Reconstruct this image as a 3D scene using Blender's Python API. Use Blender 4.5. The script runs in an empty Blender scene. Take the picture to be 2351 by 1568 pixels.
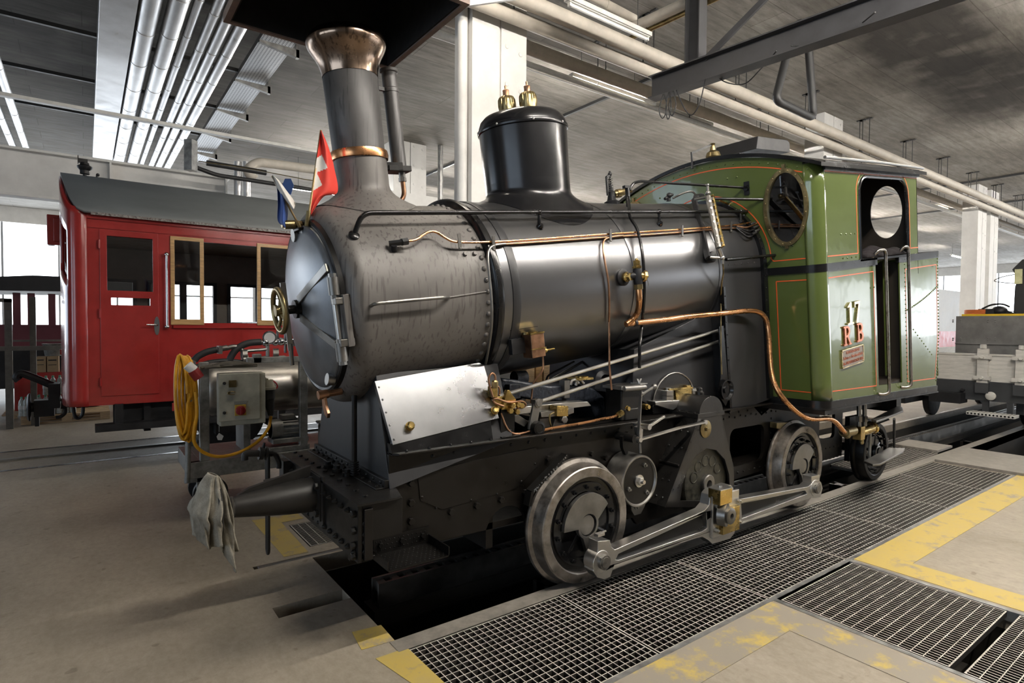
import bpy, math, random
from mathutils import Vector, Matrix
from mathutils.geometry import tessellate_polygon
random.seed(7)
SC = bpy.context.scene
COL = SC.collection
PI = math.pi
def V3(*a): return Vector(a[0]) if len(a) == 1 else Vector(a)
# ---------------------------------------------------------------- camera geometry (measured from the photograph)
YAW, PITCH, ROLL, FPX = 0.9353064, -0.02785377, 0.00794192, 1327.41883
EYE = Vector((0, 0, 1.7))
_f = Vector((math.cos(YAW)*math.cos(PITCH), math.sin(YAW)*math.cos(PITCH), math.sin(PITCH)))
_r = Vector((math.sin(YAW), -math.cos(YAW), 0)); _u = _r.cross(_f)
CR = (_r*math.cos(ROLL) + _u*math.sin(ROLL)).normalized(); CU = CR.cross(_f); CF = _f
TH = math.radians(7.1)                      # the boiler and cab lean nose-down on the level frame
U = Vector((math.cos(TH), 0, math.sin(TH))); VV = Vector((0, 1, 0)); W = Vector((-math.sin(TH), 0, math.cos(TH)))
ORG = Vector((0, 3.53, 1.7))
LT = Matrix(((U.x, 0, W.x, ORG.x), (0, 1, 0, ORG.y), (U.z, 0, W.z, ORG.z), (0, 0, 0, 1)))
LTI = LT.inverted()
def ray(x, y): return CR*((x-1175.5)/FPX) + CU*(-(y-784)/FPX) + CF
def at(x, y, X=None, Y=None, Z=None):
    d = ray(x, y)
    for i, v in enumerate((X, Y, Z)):
        if v is not None: return EYE + d*((v-EYE[i])/d[i])
def L(p): return LTI @ Vector(p)
def T(u, v, w): return LT @ Vector((u, v, w))
def atv(x, y, v): return L(at(x, y, Y=3.53+v))
def atu(x, y, u):
    d = ray(x, y); return L(EYE + d*((u-(EYE-ORG).dot(U))/d.dot(U)))
def atw(x, y, w):
    d = ray(x, y); return L(EYE + d*((w-(EYE-ORG).dot(W))/d.dot(W)))
WC = -0.039                                  # boiler axis height in the leaning frame
def oncyl(x, y, r, vc=0, wc=WC):
    d = ray(x, y); o = EYE-ORG
    a = (d.y, d.dot(W)); b = (o.y-vc, o.dot(W)-wc)
    A = a[0]**2+a[1]**2; B = 2*(a[0]*b[0]+a[1]*b[1]); c = b[0]**2+b[1]**2-r*r
    D = max(B*B-4*A*c, 0)
    return L(EYE + d*((-B-math.sqrt(D))/(2*A)))
# ---------------------------------------------------------------- mesh builder
def perp(ax):
    ax = Vector(ax).normalized()
    h = Vector((0, 0, 1)) if abs(ax.z) < .9 else Vector((1, 0, 0))
    a = h.cross(ax).normalized(); return a, ax.cross(a)
def fillet(pts, r, n=5):
    if r <= 0 or len(pts) < 3: return [Vector(p) for p in pts]
    out = [Vector(pts[0])]
    for i in range(1, len(pts)-1):
        p0, p, p1 = Vector(pts[i-1]), Vector(pts[i]), Vector(pts[i+1])
        d0, d1 = p0-p, p1-p
        rr = min(r, d0.length*.48, d1.length*.48)
        a, b = p+d0.normalized()*rr, p+d1.normalized()*rr
        for k in range(n+1):
            t = k/n; out.append(a*(1-t)**2 + p*2*t*(1-t) + b*t*t)
    out.append(Vector(pts[-1])); return out
def spline(pts, n=6, closed=False):
    P = [Vector(p) for p in pts]; out = []; m = len(P)
    for i in range(m if closed else m-1):
        if closed: a, b, c, d = P[(i-1) % m], P[i], P[(i+1) % m], P[(i+2) % m]
        else: a, b, c, d = P[max(i-1, 0)], P[i], P[i+1], P[min(i+2, m-1)]
        for k in range(n):
            t = k/n
            out.append(.5*((2*b) + (c-a)*t + (2*a-5*b+4*c-d)*t*t + (3*b-a-3*c+d)*t**3))
    if not closed: out.append(P[-1])
    return out
def relax(P, k=8):
    P = [Vector(p) for p in P]
    for _ in range(k): P = [P[0]]+[P[i]*.5+(P[i-1]+P[i+1])*.25 for i in range(1, len(P)-1)]+[P[-1]]
    return P
def arc(r, a0, a1, n): return [(r*math.cos(math.radians(a0+(a1-a0)*i/n)), r*math.sin(math.radians(a0+(a1-a0)*i/n))) for i in range(n+1)]
def rrect(x0, y0, x1, y1, r, n=6):
    o = []
    for cx, cy, a in ((x1-r, y1-r, 0), (x0+r, y1-r, 90), (x0+r, y0+r, 180), (x1-r, y0+r, 270)):
        o += [(cx+px, cy+py) for px, py in arc(r, a, a+90, n)]
    return o
def ell(cx, cy, rx, ry, n=32): return [(cx+rx*math.cos(2*PI*i/n), cy+ry*math.sin(2*PI*i/n)) for i in range(n)]
class MB:
    def __init__(s, fr=None): s.v = []; s.f = []; s.m = []; s.k = 0; s.fr = fr
    def add(s, vs, fs):
        b = len(s.v); s.v += [Vector(p) for p in vs]
        s.f += [tuple(b+i for i in f) for f in fs]; s.m += [s.k]*len(fs); return s
    def box(s, x0, x1, y0, y1, z0, z1):
        return s.add([(x, y, z) for x in (x0, x1) for y in (y0, y1) for z in (z0, z1)],
                     [(0, 1, 3, 2), (4, 6, 7, 5), (0, 4, 5, 1), (2, 3, 7, 6), (0, 2, 6, 4), (1, 5, 7, 3)])
    def bar(s, p0, p1, w, h, up=(0, 0, 1), off=(0, 0)):
        p0, p1 = Vector(p0), Vector(p1); d = (p1-p0).normalized(); a = d.cross(Vector(up)).normalized(); b = a.cross(d)
        q = [p+a*(i*w/2+off[0])+b*(j*h/2+off[1]) for p in (p0, p1) for i, j in ((-1, -1), (1, -1), (1, 1), (-1, 1))]
        return s.add(q, [(3, 2, 1, 0), (4, 5, 6, 7), (0, 1, 5, 4), (1, 2, 6, 5), (2, 3, 7, 6), (3, 0, 4, 7)])
    def ring(s, rings, closed=False, cap=(True, True)):
        n = len(rings[0]); m = len(rings); fs = []
        for i in range(m if closed else m-1):
            for j in range(n):
                a, b = i*n+j, i*n+(j+1) % n; c, d = ((i+1) % m)*n+(j+1) % n, ((i+1) % m)*n+j
                fs.append((a, b, c, d))
        if not closed:
            if cap[0]: fs.append(tuple(range(n-1, -1, -1)))
            if cap[1]: fs.append(tuple((m-1)*n+j for j in range(n)))
        return s.add([p for r in rings for p in r], fs)
    def cyl(s, p0, p1, r0, r1=None, n=20, cap=(True, True)):
        p0, p1 = Vector(p0), Vector(p1); r1 = r0 if r1 is None else r1; a, b = perp(p1-p0)
        cs = [(math.cos(2*PI*i/n), math.sin(2*PI*i/n)) for i in range(n)]
        return s.ring([[p0+(a*c+b*d)*r0 for c, d in cs], [p1+(a*c+b*d)*r1 for c, d in cs]], cap=cap)
    def tube(s, pts, r, n=10, closed=False, fil=0, rad=None):
        P = fillet(pts, fil) if fil else [Vector(p) for p in pts]
        Q = [P[0]]
        for p in P[1:]:
            if (p-Q[-1]).length > 1e-6: Q.append(p)
        P = Q; m = len(P); rings = []; a = None
        for i in range(m):
            t = (P[(i+1) % m]-P[i-1]) if closed else (P[min(i+1, m-1)]-P[max(i-1, 0)])
            t.normalize()
            if a is None: a, b = perp(t)
            else:
                a = a-t*a.dot(t); a.normalize(); b = t.cross(a)
            rr = rad(i/(m-1)) if rad else r
            rings.append([P[i]+(a*math.cos(2*PI*j/n)+b*math.sin(2*PI*j/n))*rr for j in range(n)])
        return s.ring(rings, closed)
    def lathe(s, o, ax, prof, n=40, cap=(True, True), closed=False):
        o, ax = Vector(o), Vector(ax).normalized(); a, b = perp(ax)
        return s.ring([[o+ax*h+(a*math.cos(2*PI*i/n)+b*math.sin(2*PI*i/n))*max(r, 1e-4) for i in range(n)] for r, h in prof], closed, cap)
    def sph(s, c, r, n=12, m=8, sc=(1, 1, 1)):
        c = Vector(c); R = []
        for i in range(m+1):
            t = PI*i/m; q = max(math.sin(t), 1e-4)
            R.append([c+Vector((r*sc[0]*q*math.cos(2*PI*j/n), r*sc[1]*q*math.sin(2*PI*j/n), -r*sc[2]*math.cos(t))) for j in range(n)])
        return s.ring(R)
    def dome(s, c, ax, r, h, n=10):
        return s.lathe(c, ax, [(r, -.002), (r, 0), (r*.86, h*.5), (r*.5, h*.87), (0, h)], n)
    def hexb(s, c, ax, r, h, stud=0):
        c, ax = Vector(c), Vector(ax).normalized()
        s.lathe(c, ax, [(r, -.002), (r, h*.85), (r*.88, h)], 6)
        if stud: s.cyl(c+ax*h*.9, c+ax*(h+stud), r*.5, n=10)
        return s
    def prism(s, poly, o, ax, ay, dz, holes=()):
        o, ax, ay, dz = Vector(o), Vector(ax), Vector(ay), Vector(dz)
        loops = [list(poly)]+[list(h) for h in holes]
        flat = [p for l in loops for p in l]
        tris = tessellate_polygon([[Vector((p[0], p[1], 0)) for p in l] for l in loops])
        n = len(flat); vs = [o+ax*p[0]+ay*p[1] for p in flat]; vs += [v+dz for v in vs]
        fs = []
        for t in tris:
            fs += [(t[2], t[1], t[0]), (t[0]+n, t[1]+n, t[2]+n)]
        b = 0
        for l in loops:
            k = len(l)
            for i in range(k): fs.append((b+i, b+(i+1) % k, b+(i+1) % k+n, b+i+n))
            b += k
        return s.add(vs, fs)
    def grid(s, fn, nu, nv, thick=0, cu=False):
        P = [[Vector(fn(i/(nu if cu else nu-1) if nu > 1 else 0, j/(nv-1))) for j in range(nv)] for i in range(nu)]
        fs = [((i*nv+j), ((i+1) % nu)*nv+j, ((i+1) % nu)*nv+j+1, i*nv+j+1) for i in range(nu if cu else nu-1) for j in range(nv-1)]
        return s.add([p for r in P for p in r], fs)
    def build(s, name, mats, par=None, bevel=0, ang=35, solid=0, seg=2, recalc=True):
        me = bpy.data.meshes.new(name)
        vs = [s.fr @ p for p in s.v] if s.fr is not None else s.v
        me.from_pydata([tuple(p) for p in vs], [], s.f)
        for mm in (mats if isinstance(mats, (list, tuple)) else [mats]): me.materials.append(mm)
        me.polygons.foreach_set('material_index', s.m)
        if recalc:
            import bmesh
            bm = bmesh.new(); bm.from_mesh(me)
            bmesh.ops.recalc_face_normals(bm, faces=bm.faces); bm.to_mesh(me); bm.free()
        me.polygons.foreach_set('use_smooth', [True]*len(me.polygons))
        me.set_sharp_from_angle(angle=math.radians(ang)); me.update()
        o = bpy.data.objects.new(name, me); COL.objects.link(o)
        if solid:
            md = o.modifiers.new('s', 'SOLIDIFY'); md.thickness = solid; md.offset = 0
        if bevel:
            md = o.modifiers.new('b', 'BEVEL'); md.width = bevel; md.segments = seg; md.limit_method = 'ANGLE'; md.angle_limit = math.radians(40); md.harden_normals = True
        if par is not None: child(o, par)
        return o
def world_of(o):
    m = o.matrix_basis.copy()
    if o.parent is not None: m = world_of(o.parent) @ o.matrix_parent_inverse @ m
    return m
def child(o, par): o.parent = par; o.matrix_parent_inverse = world_of(par).inverted()
def tag(o, label=None, cat=None, group=None, kind=None):
    for k, v in (('label', label), ('category', cat), ('group', group), ('kind', kind)):
        if v: o[k] = v
    return o
def thing(name, loc, label, cat, group=None):
    o = bpy.data.objects.new(name, None); o.empty_display_size = .1; o.location = loc; COL.objects.link(o)
    return tag(o, label, cat, group)
def copy_tree(o, par=None):
    c = o.copy(); COL.objects.link(c)
    if par is not None:
        inv = o.matrix_parent_inverse.copy(); c.parent = par; c.matrix_parent_inverse = inv
    for ch in o.children: copy_tree(ch, c)
    return c
# ---------------------------------------------------------------- materials
def NT(m): return m.node_tree.nodes, m.node_tree.links
def mat(name, col, rough=.5, metal=0, var=.15, scale=6, bump=0, bscale=60, coat=0, rvar=.1, stretch=(1, 1, 1), col2=None, spec=.5, detail=6, lo=.35, hi=.7):
    m = bpy.data.materials.new(name); m.use_nodes = True; n, l = NT(m); b = n['Principled BSDF']
    tc = n.new('ShaderNodeTexCoord'); mp = n.new('ShaderNodeMapping'); mp.inputs['Scale'].default_value = stretch
    l.new(tc.outputs['Object'], mp.inputs['Vector'])
    nz = n.new('ShaderNodeTexNoise'); nz.inputs['Scale'].default_value = scale; nz.inputs['Detail'].default_value = detail; nz.inputs['Roughness'].default_value = .65
    l.new(mp.outputs[0], nz.inputs['Vector'])
    cr = n.new('ShaderNodeValToRGB'); cr.color_ramp.elements[0].position = lo; cr.color_ramp.elements[1].position = hi
    c2 = col2 or tuple(max(0, c*(1-var)) for c in col); c1 = col if col2 else tuple(min(1, c*(1+var*.6)) for c in col)
    cr.color_ramp.elements[0].color = (*c2, 1); cr.color_ramp.elements[1].color = (*c1, 1)
    l.new(nz.outputs['Fac'], cr.inputs['Fac']); l.new(cr.outputs['Color'], b.inputs['Base Color'])
    mr = n.new('ShaderNodeMapRange'); mr.inputs['From Min'].default_value = .3; mr.inputs['From Max'].default_value = .7
    mr.inputs['To Min'].default_value = max(.02, rough-rvar); mr.inputs['To Max'].default_value = min(1, rough+rvar)
    l.new(nz.outputs['Fac'], mr.inputs['Value']); l.new(mr.outputs[0], b.inputs['Roughness'])
    b.inputs['Metallic'].default_value = metal; b.inputs['Coat Weight'].default_value = coat; b.inputs['Coat Roughness'].default_value = .05
    b.inputs['Specular IOR Level'].default_value = spec
    if bump:
        n2 = n.new('ShaderNodeTexNoise'); n2.inputs['Scale'].default_value = bscale; n2.inputs['Detail'].default_value = 4
        l.new(mp.outputs[0], n2.inputs['Vector'])
        bp = n.new('ShaderNodeBump'); bp.inputs['Strength'].default_value = bump; bp.inputs['Distance'].default_value = .01
        l.new(n2.outputs['Fac'], bp.inputs['Height']); l.new(bp.outputs[0], b.inputs['Normal'])
    return m
def emis(name, col, s):
    m = bpy.data.materials.new(name); m.use_nodes = True; n, l = NT(m); n.remove(n['Principled BSDF'])
    e = n.new('ShaderNodeEmission'); e.inputs['Color'].default_value = (*col, 1); e.inputs['Strength'].default_value = s
    l.new(e.outputs[0], n['Material Output'].inputs['Surface']); return m
def glass(name, tint=(.9, .92, .92), rough=.02, refl=0):
    m = bpy.data.materials.new(name); m.use_nodes = True; n, l = NT(m); n.remove(n['Principled BSDF'])
    t = n.new('ShaderNodeBsdfTransparent'); t.inputs['Color'].default_value = (*tint, 1)
    g = n.new('ShaderNodeBsdfGlossy'); g.inputs['Roughness'].default_value = rough
    x = n.new('ShaderNodeMixShader'); fr = n.new('ShaderNodeFresnel'); fr.inputs['IOR'].default_value = 1.5+refl
    l.new(fr.outputs[0], x.inputs[0]); l.new(t.outputs[0], x.inputs[1]); l.new(g.outputs[0], x.inputs[2])
    l.new(x.outputs[0], n['Material Output'].inputs['Surface']); return m
M = {}
M['black'] = mat('black_enamel', (.006, .006, .0065), .24, 0, .3, 6, rvar=.06, spec=.4)
M['satin'] = mat('satin_black', (.0075, .0068, .0062), .40, 0, .4, 7, rvar=.10, bump=.03, bscale=90, spec=.28)
M['frameblk'] = mat('oily_black_paint', (.0072, .0060, .0050), .38, 0, .5, 5, rvar=.12, bump=.03, bscale=70, spec=.28)
M['steel'] = mat('bright_steel', (.60, .585, .56), .33, 1, .10, 5, rvar=.05)
M['dsteel'] = mat('dull_steel', (.27, .26, .245), .42, 1, .25, 6, rvar=.08)
M['tyre'] = mat('worn_tyre_steel', (.33, .30, .27), .40, .9, .4, 14, rvar=.15)
M['brass'] = mat('brass', (.64, .46, .17), .25, 1, .3, 14, rvar=.1)
M['dbrass'] = mat('tarnished_brass', (.33, .26, .13), .38, 1, .4, 14, rvar=.12)
M['copper'] = mat('copper', (.70, .35, .16), .27, 1, .25, 8, rvar=.06)
M['dcopper'] = mat('dull_copper', (.40, .22, .13), .40, 1, .4, 12, rvar=.12)
M['panel'] = mat('polished_sheet_steel', (.27, .27, .28), .28, 1, .15, 2.2, rvar=.05, bump=.01, bscale=8)
M['conc'] = mat('plain_concrete', (.34, .32, .29), .9, 0, .25, 4)
M['white'] = mat('white_paint', (.62, .61, .59), .55, 0, .10, 3)
M['whited'] = mat('aged_white_steel', (.58, .575, .56), .5, 0, .12, 3)
M['galv'] = mat('galvanised_steel', (.40, .40, .39), .45, .85, .35, 11, rvar=.12)
M['rubber'] = mat('black_rubber', (.018, .018, .019), .55, 0, .3, 9)
M['dark'] = mat('dark_iron', (.014, .014, .016), .5, .3, .4, 8)
M['wood'] = mat('varnished_wood', (.42, .25, .10), .4, 0, .3, 7, stretch=(1, 1, 8))
M['palewood'] = mat('raw_pallet_wood', (.50, .35, .20), .8, 0, .3, 9, stretch=(1, 6, 6))
M['glass'] = glass('clear_pane')
M['pglass'] = glass('reflecting_porthole_glass', (.6, .62, .68), .02, 1.1)
M['dglass'] = glass('cab_glass', (.55, .56, .6))
# ================================================================ the hall
ZC = 5.75
def concrete_boards():
    m = bpy.data.materials.new('board_marked_concrete'); m.use_nodes = True; n, l = NT(m); b = n['Principled BSDF']
    tc = n.new('ShaderNodeTexCoord')
    def noise(sc, st, det=6, r=.6):
        mp = n.new('ShaderNodeMapping'); mp.inputs['Scale'].default_value = st; l.new(tc.outputs['Object'], mp.inputs['Vector'])
        z = n.new('ShaderNodeTexNoise'); z.inputs['Scale'].default_value = sc; z.inputs['Detail'].default_value = det; z.inputs['Roughness'].default_value = r
        l.new(mp.outputs[0], z.inputs['Vector']); return z.outputs['Fac']
    def ramp(f, a, b_, ca, cb):
        r = n.new('ShaderNodeValToRGB'); r.color_ramp.elements[0].position = a; r.color_ramp.elements[1].position = b_
        r.color_ramp.elements[0].color = (*ca, 1); r.color_ramp.elements[1].color = (*cb, 1); l.new(f, r.inputs['Fac']); return r.outputs['Color']
    def mix(a, c, f, mode='MULTIPLY'):
        x = n.new('ShaderNodeMix'); x.data_type = 'RGBA'; x.blend_type = mode
        if isinstance(f, (int, float)): x.inputs[0].default_value = f
        else: l.new(f, x.inputs[0])
        l.new(a, x.inputs[6])
        if isinstance(c, tuple): x.inputs[7].default_value = (*c, 1)
        else: l.new(c, x.inputs[7])
        return x.outputs[2]
    grain = ramp(noise(5, (.35, 2.2, 1), 9, .72), .34, .64, (.19, .178, .162), (.345, .33, .305))
    big = ramp(noise(.45, (1, 1, 1), 4), .38, .62, (.72, .70, .67), (1, 1, 1))
    c = mix(grain, big, 1.0)
    br = n.new('ShaderNodeTexBrick'); br.inputs['Scale'].default_value = 1; br.offset = .37
    br.inputs['Brick Width'].default_value = 2.0; br.inputs['Row Height'].default_value = .5; br.inputs['Mortar Size'].default_value = .006
    br.inputs['Color1'].default_value = (1, 1, 1, 1); br.inputs['Color2'].default_value = (.78, .77, .76, 1); br.inputs['Mortar'].default_value = (.45, .42, .4, 1)
    l.new(tc.outputs['Object'], br.inputs['Vector']); c = mix(c, br.outputs['Color'], .8)
    spots = ramp(noise(16, (.4, 1.6, 1), 5, .7), .60, .72, (1, 1, 1), (.45, .43, .4)); c = mix(c, spots, .8)
    # soot stain above the track, then one wider darker area
    def blob(cx, cy, rx, ry):
        mp = n.new('ShaderNodeMapping'); mp.inputs['Location'].default_value = (-cx/rx, -cy/ry, -ZC/9); mp.inputs['Scale'].default_value = (1/rx, 1/ry, 1/9)
        l.new(tc.outputs['Object'], mp.inputs['Vector'])
        z = n.new('ShaderNodeTexNoise'); z.inputs['Scale'].default_value = 1.4; z.inputs['Detail'].default_value = 4; l.new(tc.outputs['Object'], z.inputs['Vector'])
        add = n.new('ShaderNodeMix'); add.data_type = 'VECTOR'; add.inputs[0].default_value = .35
        l.new(mp.outputs[0], add.inputs[4]); l.new(z.outputs['Color'], add.inputs[5])
        g = n.new('ShaderNodeTexGradient'); g.gradient_type = 'SPHERICAL'; l.new(mp.outputs[0], g.inputs['Vector'])
        a = n.new('ShaderNodeMath'); a.operation = 'MULTIPLY'; l.new(g.outputs['Fac'], a.inputs[0])
        r2 = n.new('ShaderNodeMapRange'); r2.inputs['From Min'].default_value = .3; r2.inputs['From Max'].default_value = .7; r2.inputs['To Min'].default_value = .75; r2.inputs['To Max'].default_value = 2.2
        l.new(z.outputs['Fac'], r2.inputs['Value']); l.new(r2.outputs[0], a.inputs[1]); a.use_clamp = True
        return a.outputs[0]
    c = mix(c, (.13, .12, .115), blob(9.6, 3.25, 4.2, 1.25)); c = mix(c, (.25, .23, .22), blob(12.8, 3.1, 2.6, 1.4))
    c = mix(c, (.30, .29, .29), blob(-1.5, 8.5, 6.5, 6.0))  # broad darker area of ceiling around the clad pipes
    l.new(c, b.inputs['Base Color']); b.inputs['Roughness'].default_value = .85
    bp = n.new('ShaderNodeBump'); bp.inputs['Strength'].default_value = .25; bp.inputs['Distance'].default_value = .01
    l.new(noise(9, (.15, 4, 1), 6), bp.inputs['Height']); l.new(bp.outputs[0], b.inputs['Normal'])
    return m
def floor_mat():
    m = bpy.data.materials.new('worn_screed'); m.use_nodes = True; n, l = NT(m); b = n['Principled BSDF']
    tc = n.new('ShaderNodeTexCoord')
    def noise(sc, st=(1, 1, 1), det=6, r=.6):
        mp = n.new('ShaderNodeMapping'); mp.inputs['Scale'].default_value = st; l.new(tc.outputs['Object'], mp.inputs['Vector'])
        z = n.new('ShaderNodeTexNoise'); z.inputs['Scale'].default_value = sc; z.inputs['Detail'].default_value = det; z.inputs['Roughness'].default_value = r
        l.new(mp.outputs[0], z.inputs['Vector']); return z.outputs['Fac']
    def ramp(f, a, b_, ca, cb):
        r = n.new('ShaderNodeValToRGB'); r.color_ramp.elements[0].position = a; r.color_ramp.elements[1].position = b_
        r.color_ramp.elements[0].color = (*ca, 1); r.color_ramp.elements[1].color = (*cb, 1); l.new(f, r.inputs['Fac']); return r.outputs['Color']
    def mul(a, c, f):
        x = n.new('ShaderNodeMix'); x.data_type = 'RGBA'; x.blend_type = 'MULTIPLY'; x.inputs[0].default_value = f
        l.new(a, x.inputs[6]); l.new(c, x.inputs[7]); return x.outputs[2]
    c = ramp(noise(1.3, (1, .55, 1), 8, .65), .32, .68, (.25, .213, .165), (.36, .312, .252))
    c = mul(c, ramp(noise(26, (1, .6, 1), 6, .75), .3, .62, (.70, .69, .67), (1.05, 1.05, 1.05)), .7)
    c = mul(c, ramp(noise(5, (.7, 1.6, 1), 5, .7), .28, .40, (.62, .6, .58), (1, 1, 1)), .8)
    c = mul(c, ramp(noise(9, (1, 1, 1), 2, .4), .70, .74, (1, 1, 1), (.5, .48, .46)), .6)
    l.new(c, b.inputs['Base Color'])
    r = n.new('ShaderNodeMapRange'); r.inputs['To Min'].default_value = .42; r.inputs['To Max'].default_value = .72; l.new(noise(3, (1, .6, 1)), r.inputs['Value']); l.new(r.outputs[0], b.inputs['Roughness'])
    bp = n.new('ShaderNodeBump'); bp.inputs['Strength'].default_value = .12; bp.inputs['Distance'].default_value = .01
    l.new(noise(40), bp.inputs['Height']); l.new(bp.outputs[0], b.inputs['Normal'])
    return m
def worn_yellow(a=.36, c=.47):
    m = bpy.data.materials.new('worn_yellow_paint'); m.use_nodes = True; n, l = NT(m); b = n['Principled BSDF']
    tc = n.new('ShaderNodeTexCoord'); mp = n.new('ShaderNodeMapping'); mp.inputs['Scale'].default_value = (1, 1, 1); l.new(tc.outputs['Object'], mp.inputs['Vector'])
    z = n.new('ShaderNodeTexNoise'); z.inputs['Scale'].default_value = 4; z.inputs['Detail'].default_value = 9; z.inputs['Roughness'].default_value = .72; l.new(mp.outputs[0], z.inputs['Vector'])
    r = n.new('ShaderNodeValToRGB'); e = r.color_ramp.elements; e[0].position = a; e[0].color = (.27, .235, .19, 1); e[1].position = c; e[1].color = (.47, .345, .085, 1)
    e2 = r.color_ramp.elements.new(.70); e2.color = (.42, .325, .13, 1)
    l.new(z.outputs['Fac'], r.inputs['Fac']); l.new(r.outputs['Color'], b.inputs['Base Color']); b.inputs['Roughness'].default_value = .6
    return m
M['ceil'] = concrete_boards(); M['floor'] = floor_mat(); M['yellow'] = worn_yellow()
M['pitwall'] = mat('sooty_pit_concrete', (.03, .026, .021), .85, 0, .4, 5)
M['lip'] = mat('steel_edged_lip', (.25, .225, .195), .6, .2, .3, 12)
def struct(mb, name, m, **k): return tag(mb.build(name, m, **k), kind='structure')
X0, X1, Y0, Y1 = -14, 46, -9, 27
# floor: one slab pierced by the inspection pit (x 1.31 .. 13.6), the rack slot, the grating wells
PX0, PX1, PYN, PYF = 1.31, 30.0, 2.83, 4.20
def rect(x0, y0, x1, y1): return [(x0, y0), (x1, y0), (x1, y1), (x0, y1)]
GX = [1.335, 2.385, 3.435, 4.485, 5.535, 6.585, 7.635, 8.685]; GY0, GY1 = 1.915, 2.715
BX0, BX1 = 3.43, 4.475; BY1 = 1.895; BYS = [1.895, .96, .0, -.96, -1.9]
tag(MB().prism(rect(X0, Y0, X1, Y1), (0, 0, -.12), (1, 0, 0), (0, 1, 0), (0, 0, .12), holes=[
    rect(PX0, PYN, PX1, PYF), rect(.88, 3.44, PX0-.003, 3.585), rect(.92, 4.225, PX1, 4.275),
    rect(1.325, GY0-.01, 8.70, GY1), rect(9.95, 1.95, PX1, GY1), rect(BX0, BYS[-1], BX1, GY0-.03), rect(1.36, 4.42, 12.0, 5.0)]).build('floor', M['floor']), kind='structure')
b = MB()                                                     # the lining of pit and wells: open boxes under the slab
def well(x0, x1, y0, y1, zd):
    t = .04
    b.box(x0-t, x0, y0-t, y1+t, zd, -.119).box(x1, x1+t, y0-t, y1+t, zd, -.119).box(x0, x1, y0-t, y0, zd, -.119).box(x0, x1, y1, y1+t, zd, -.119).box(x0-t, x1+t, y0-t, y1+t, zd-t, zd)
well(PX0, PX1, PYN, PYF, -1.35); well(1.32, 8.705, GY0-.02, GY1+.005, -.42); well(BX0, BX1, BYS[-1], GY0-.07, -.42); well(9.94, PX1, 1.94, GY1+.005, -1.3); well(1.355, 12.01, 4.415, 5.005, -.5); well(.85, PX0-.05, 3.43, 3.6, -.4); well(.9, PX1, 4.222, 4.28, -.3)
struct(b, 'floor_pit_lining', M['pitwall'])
b = MB()
b.box(PX0-.02, 40, GY1, PYN, -.119, .004)                      # near lip carrying the rail
struct(b, 'trim_1', M['lip'])
struct(MB().box(X0, X1, Y0, Y1, ZC, ZC+.3), 'ceiling', M['ceil'])
# walls of window bands (daylight)
M['day'] = emis('daylit_frosted_glazing', (.86, .93, 1.0), 3.2)
M['dayleft'] = emis('daylit_blue_glazing', (.70, .84, 1.0), 2.2)
M['daynear'] = emis('daylit_clear_glazing', (.93, .96, 1.0), 2.2)
M['mull'] = mat('grey_window_mullion', (.30, .31, .33), .5)
def window_wall(name, axis, pos, a0, a1, z0, z1, n, m, side):
    b = MB(); t = .2
    def bx(a, c, z, zz, d0, d1):
        if axis == 'Y': b.box(a, c, pos+d0, pos+d1, z, zz)
        else: b.box(pos+d0, pos+d1, a, c, z, zz)
    lo, hi = (0, .25)
    bx(a0, a1, 0, z0, lo, hi); bx(a0, a1, z1, ZC, lo, hi)
    o = struct(b, 'wall_'+name, M['white'])
    for k in range(n):
        s0 = a0+(a1-a0)*k/n; s1 = a0+(a1-a0)*(k+1)/n
        b = MB(); bx(s0+.12, s1-.12, z0, z1, .10, .13)
        w = struct(b, 'window_%d' % (window_wall.n+1), m); window_wall.n += 1
        b = MB(); bx(s0-.0, s0+.12, z0, z1, .02, .2); bx(s1-.12, s1, z0, z1, .02, .2)
        q = int((s1-s0)/1.4)
        for j in range(1, q): x = s0+(s1-s0)*j/q; bx(x-.03, x+.03, z0, z1, .06, .16)
        bx(s0, s1, (z0+z1)/2-.03, (z0+z1)/2+.03, .06, .16)
        child(b.build('window_frame', M['mull']), w)
window_wall.n = 0
window_wall('far', 'Y', Y1, X0, X1, .4, 5.2, 9, M['day'], 1)
window_wall('right', 'X', X1, Y0, Y1, .4, 5.2, 5, M['day'], 1)
M['drab'] = mat('drab_grey_wall', (.16, .15, .14), .7)
window_wall('near', 'Y', Y0-.25, 17, X1, 1.2, 4.2, 4, M['daynear'], -1)
struct(MB().box(X0, 17, Y0-.25, Y0, 0, ZC), 'wall_near_solid', M['drab'])
window_wall('left', 'X', X0-.25, Y0, 5, .9, 4.6, 2, M['dayleft'], -1)
window_wall('left_rear', 'X', X0-.25, 17, Y1, .9, 4.6, 2, M['dayleft'], -1)
struct(MB().box(X0-.25, X0, 5, 17, 0, ZC), 'wall_left_solid', M['drab'])
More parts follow.
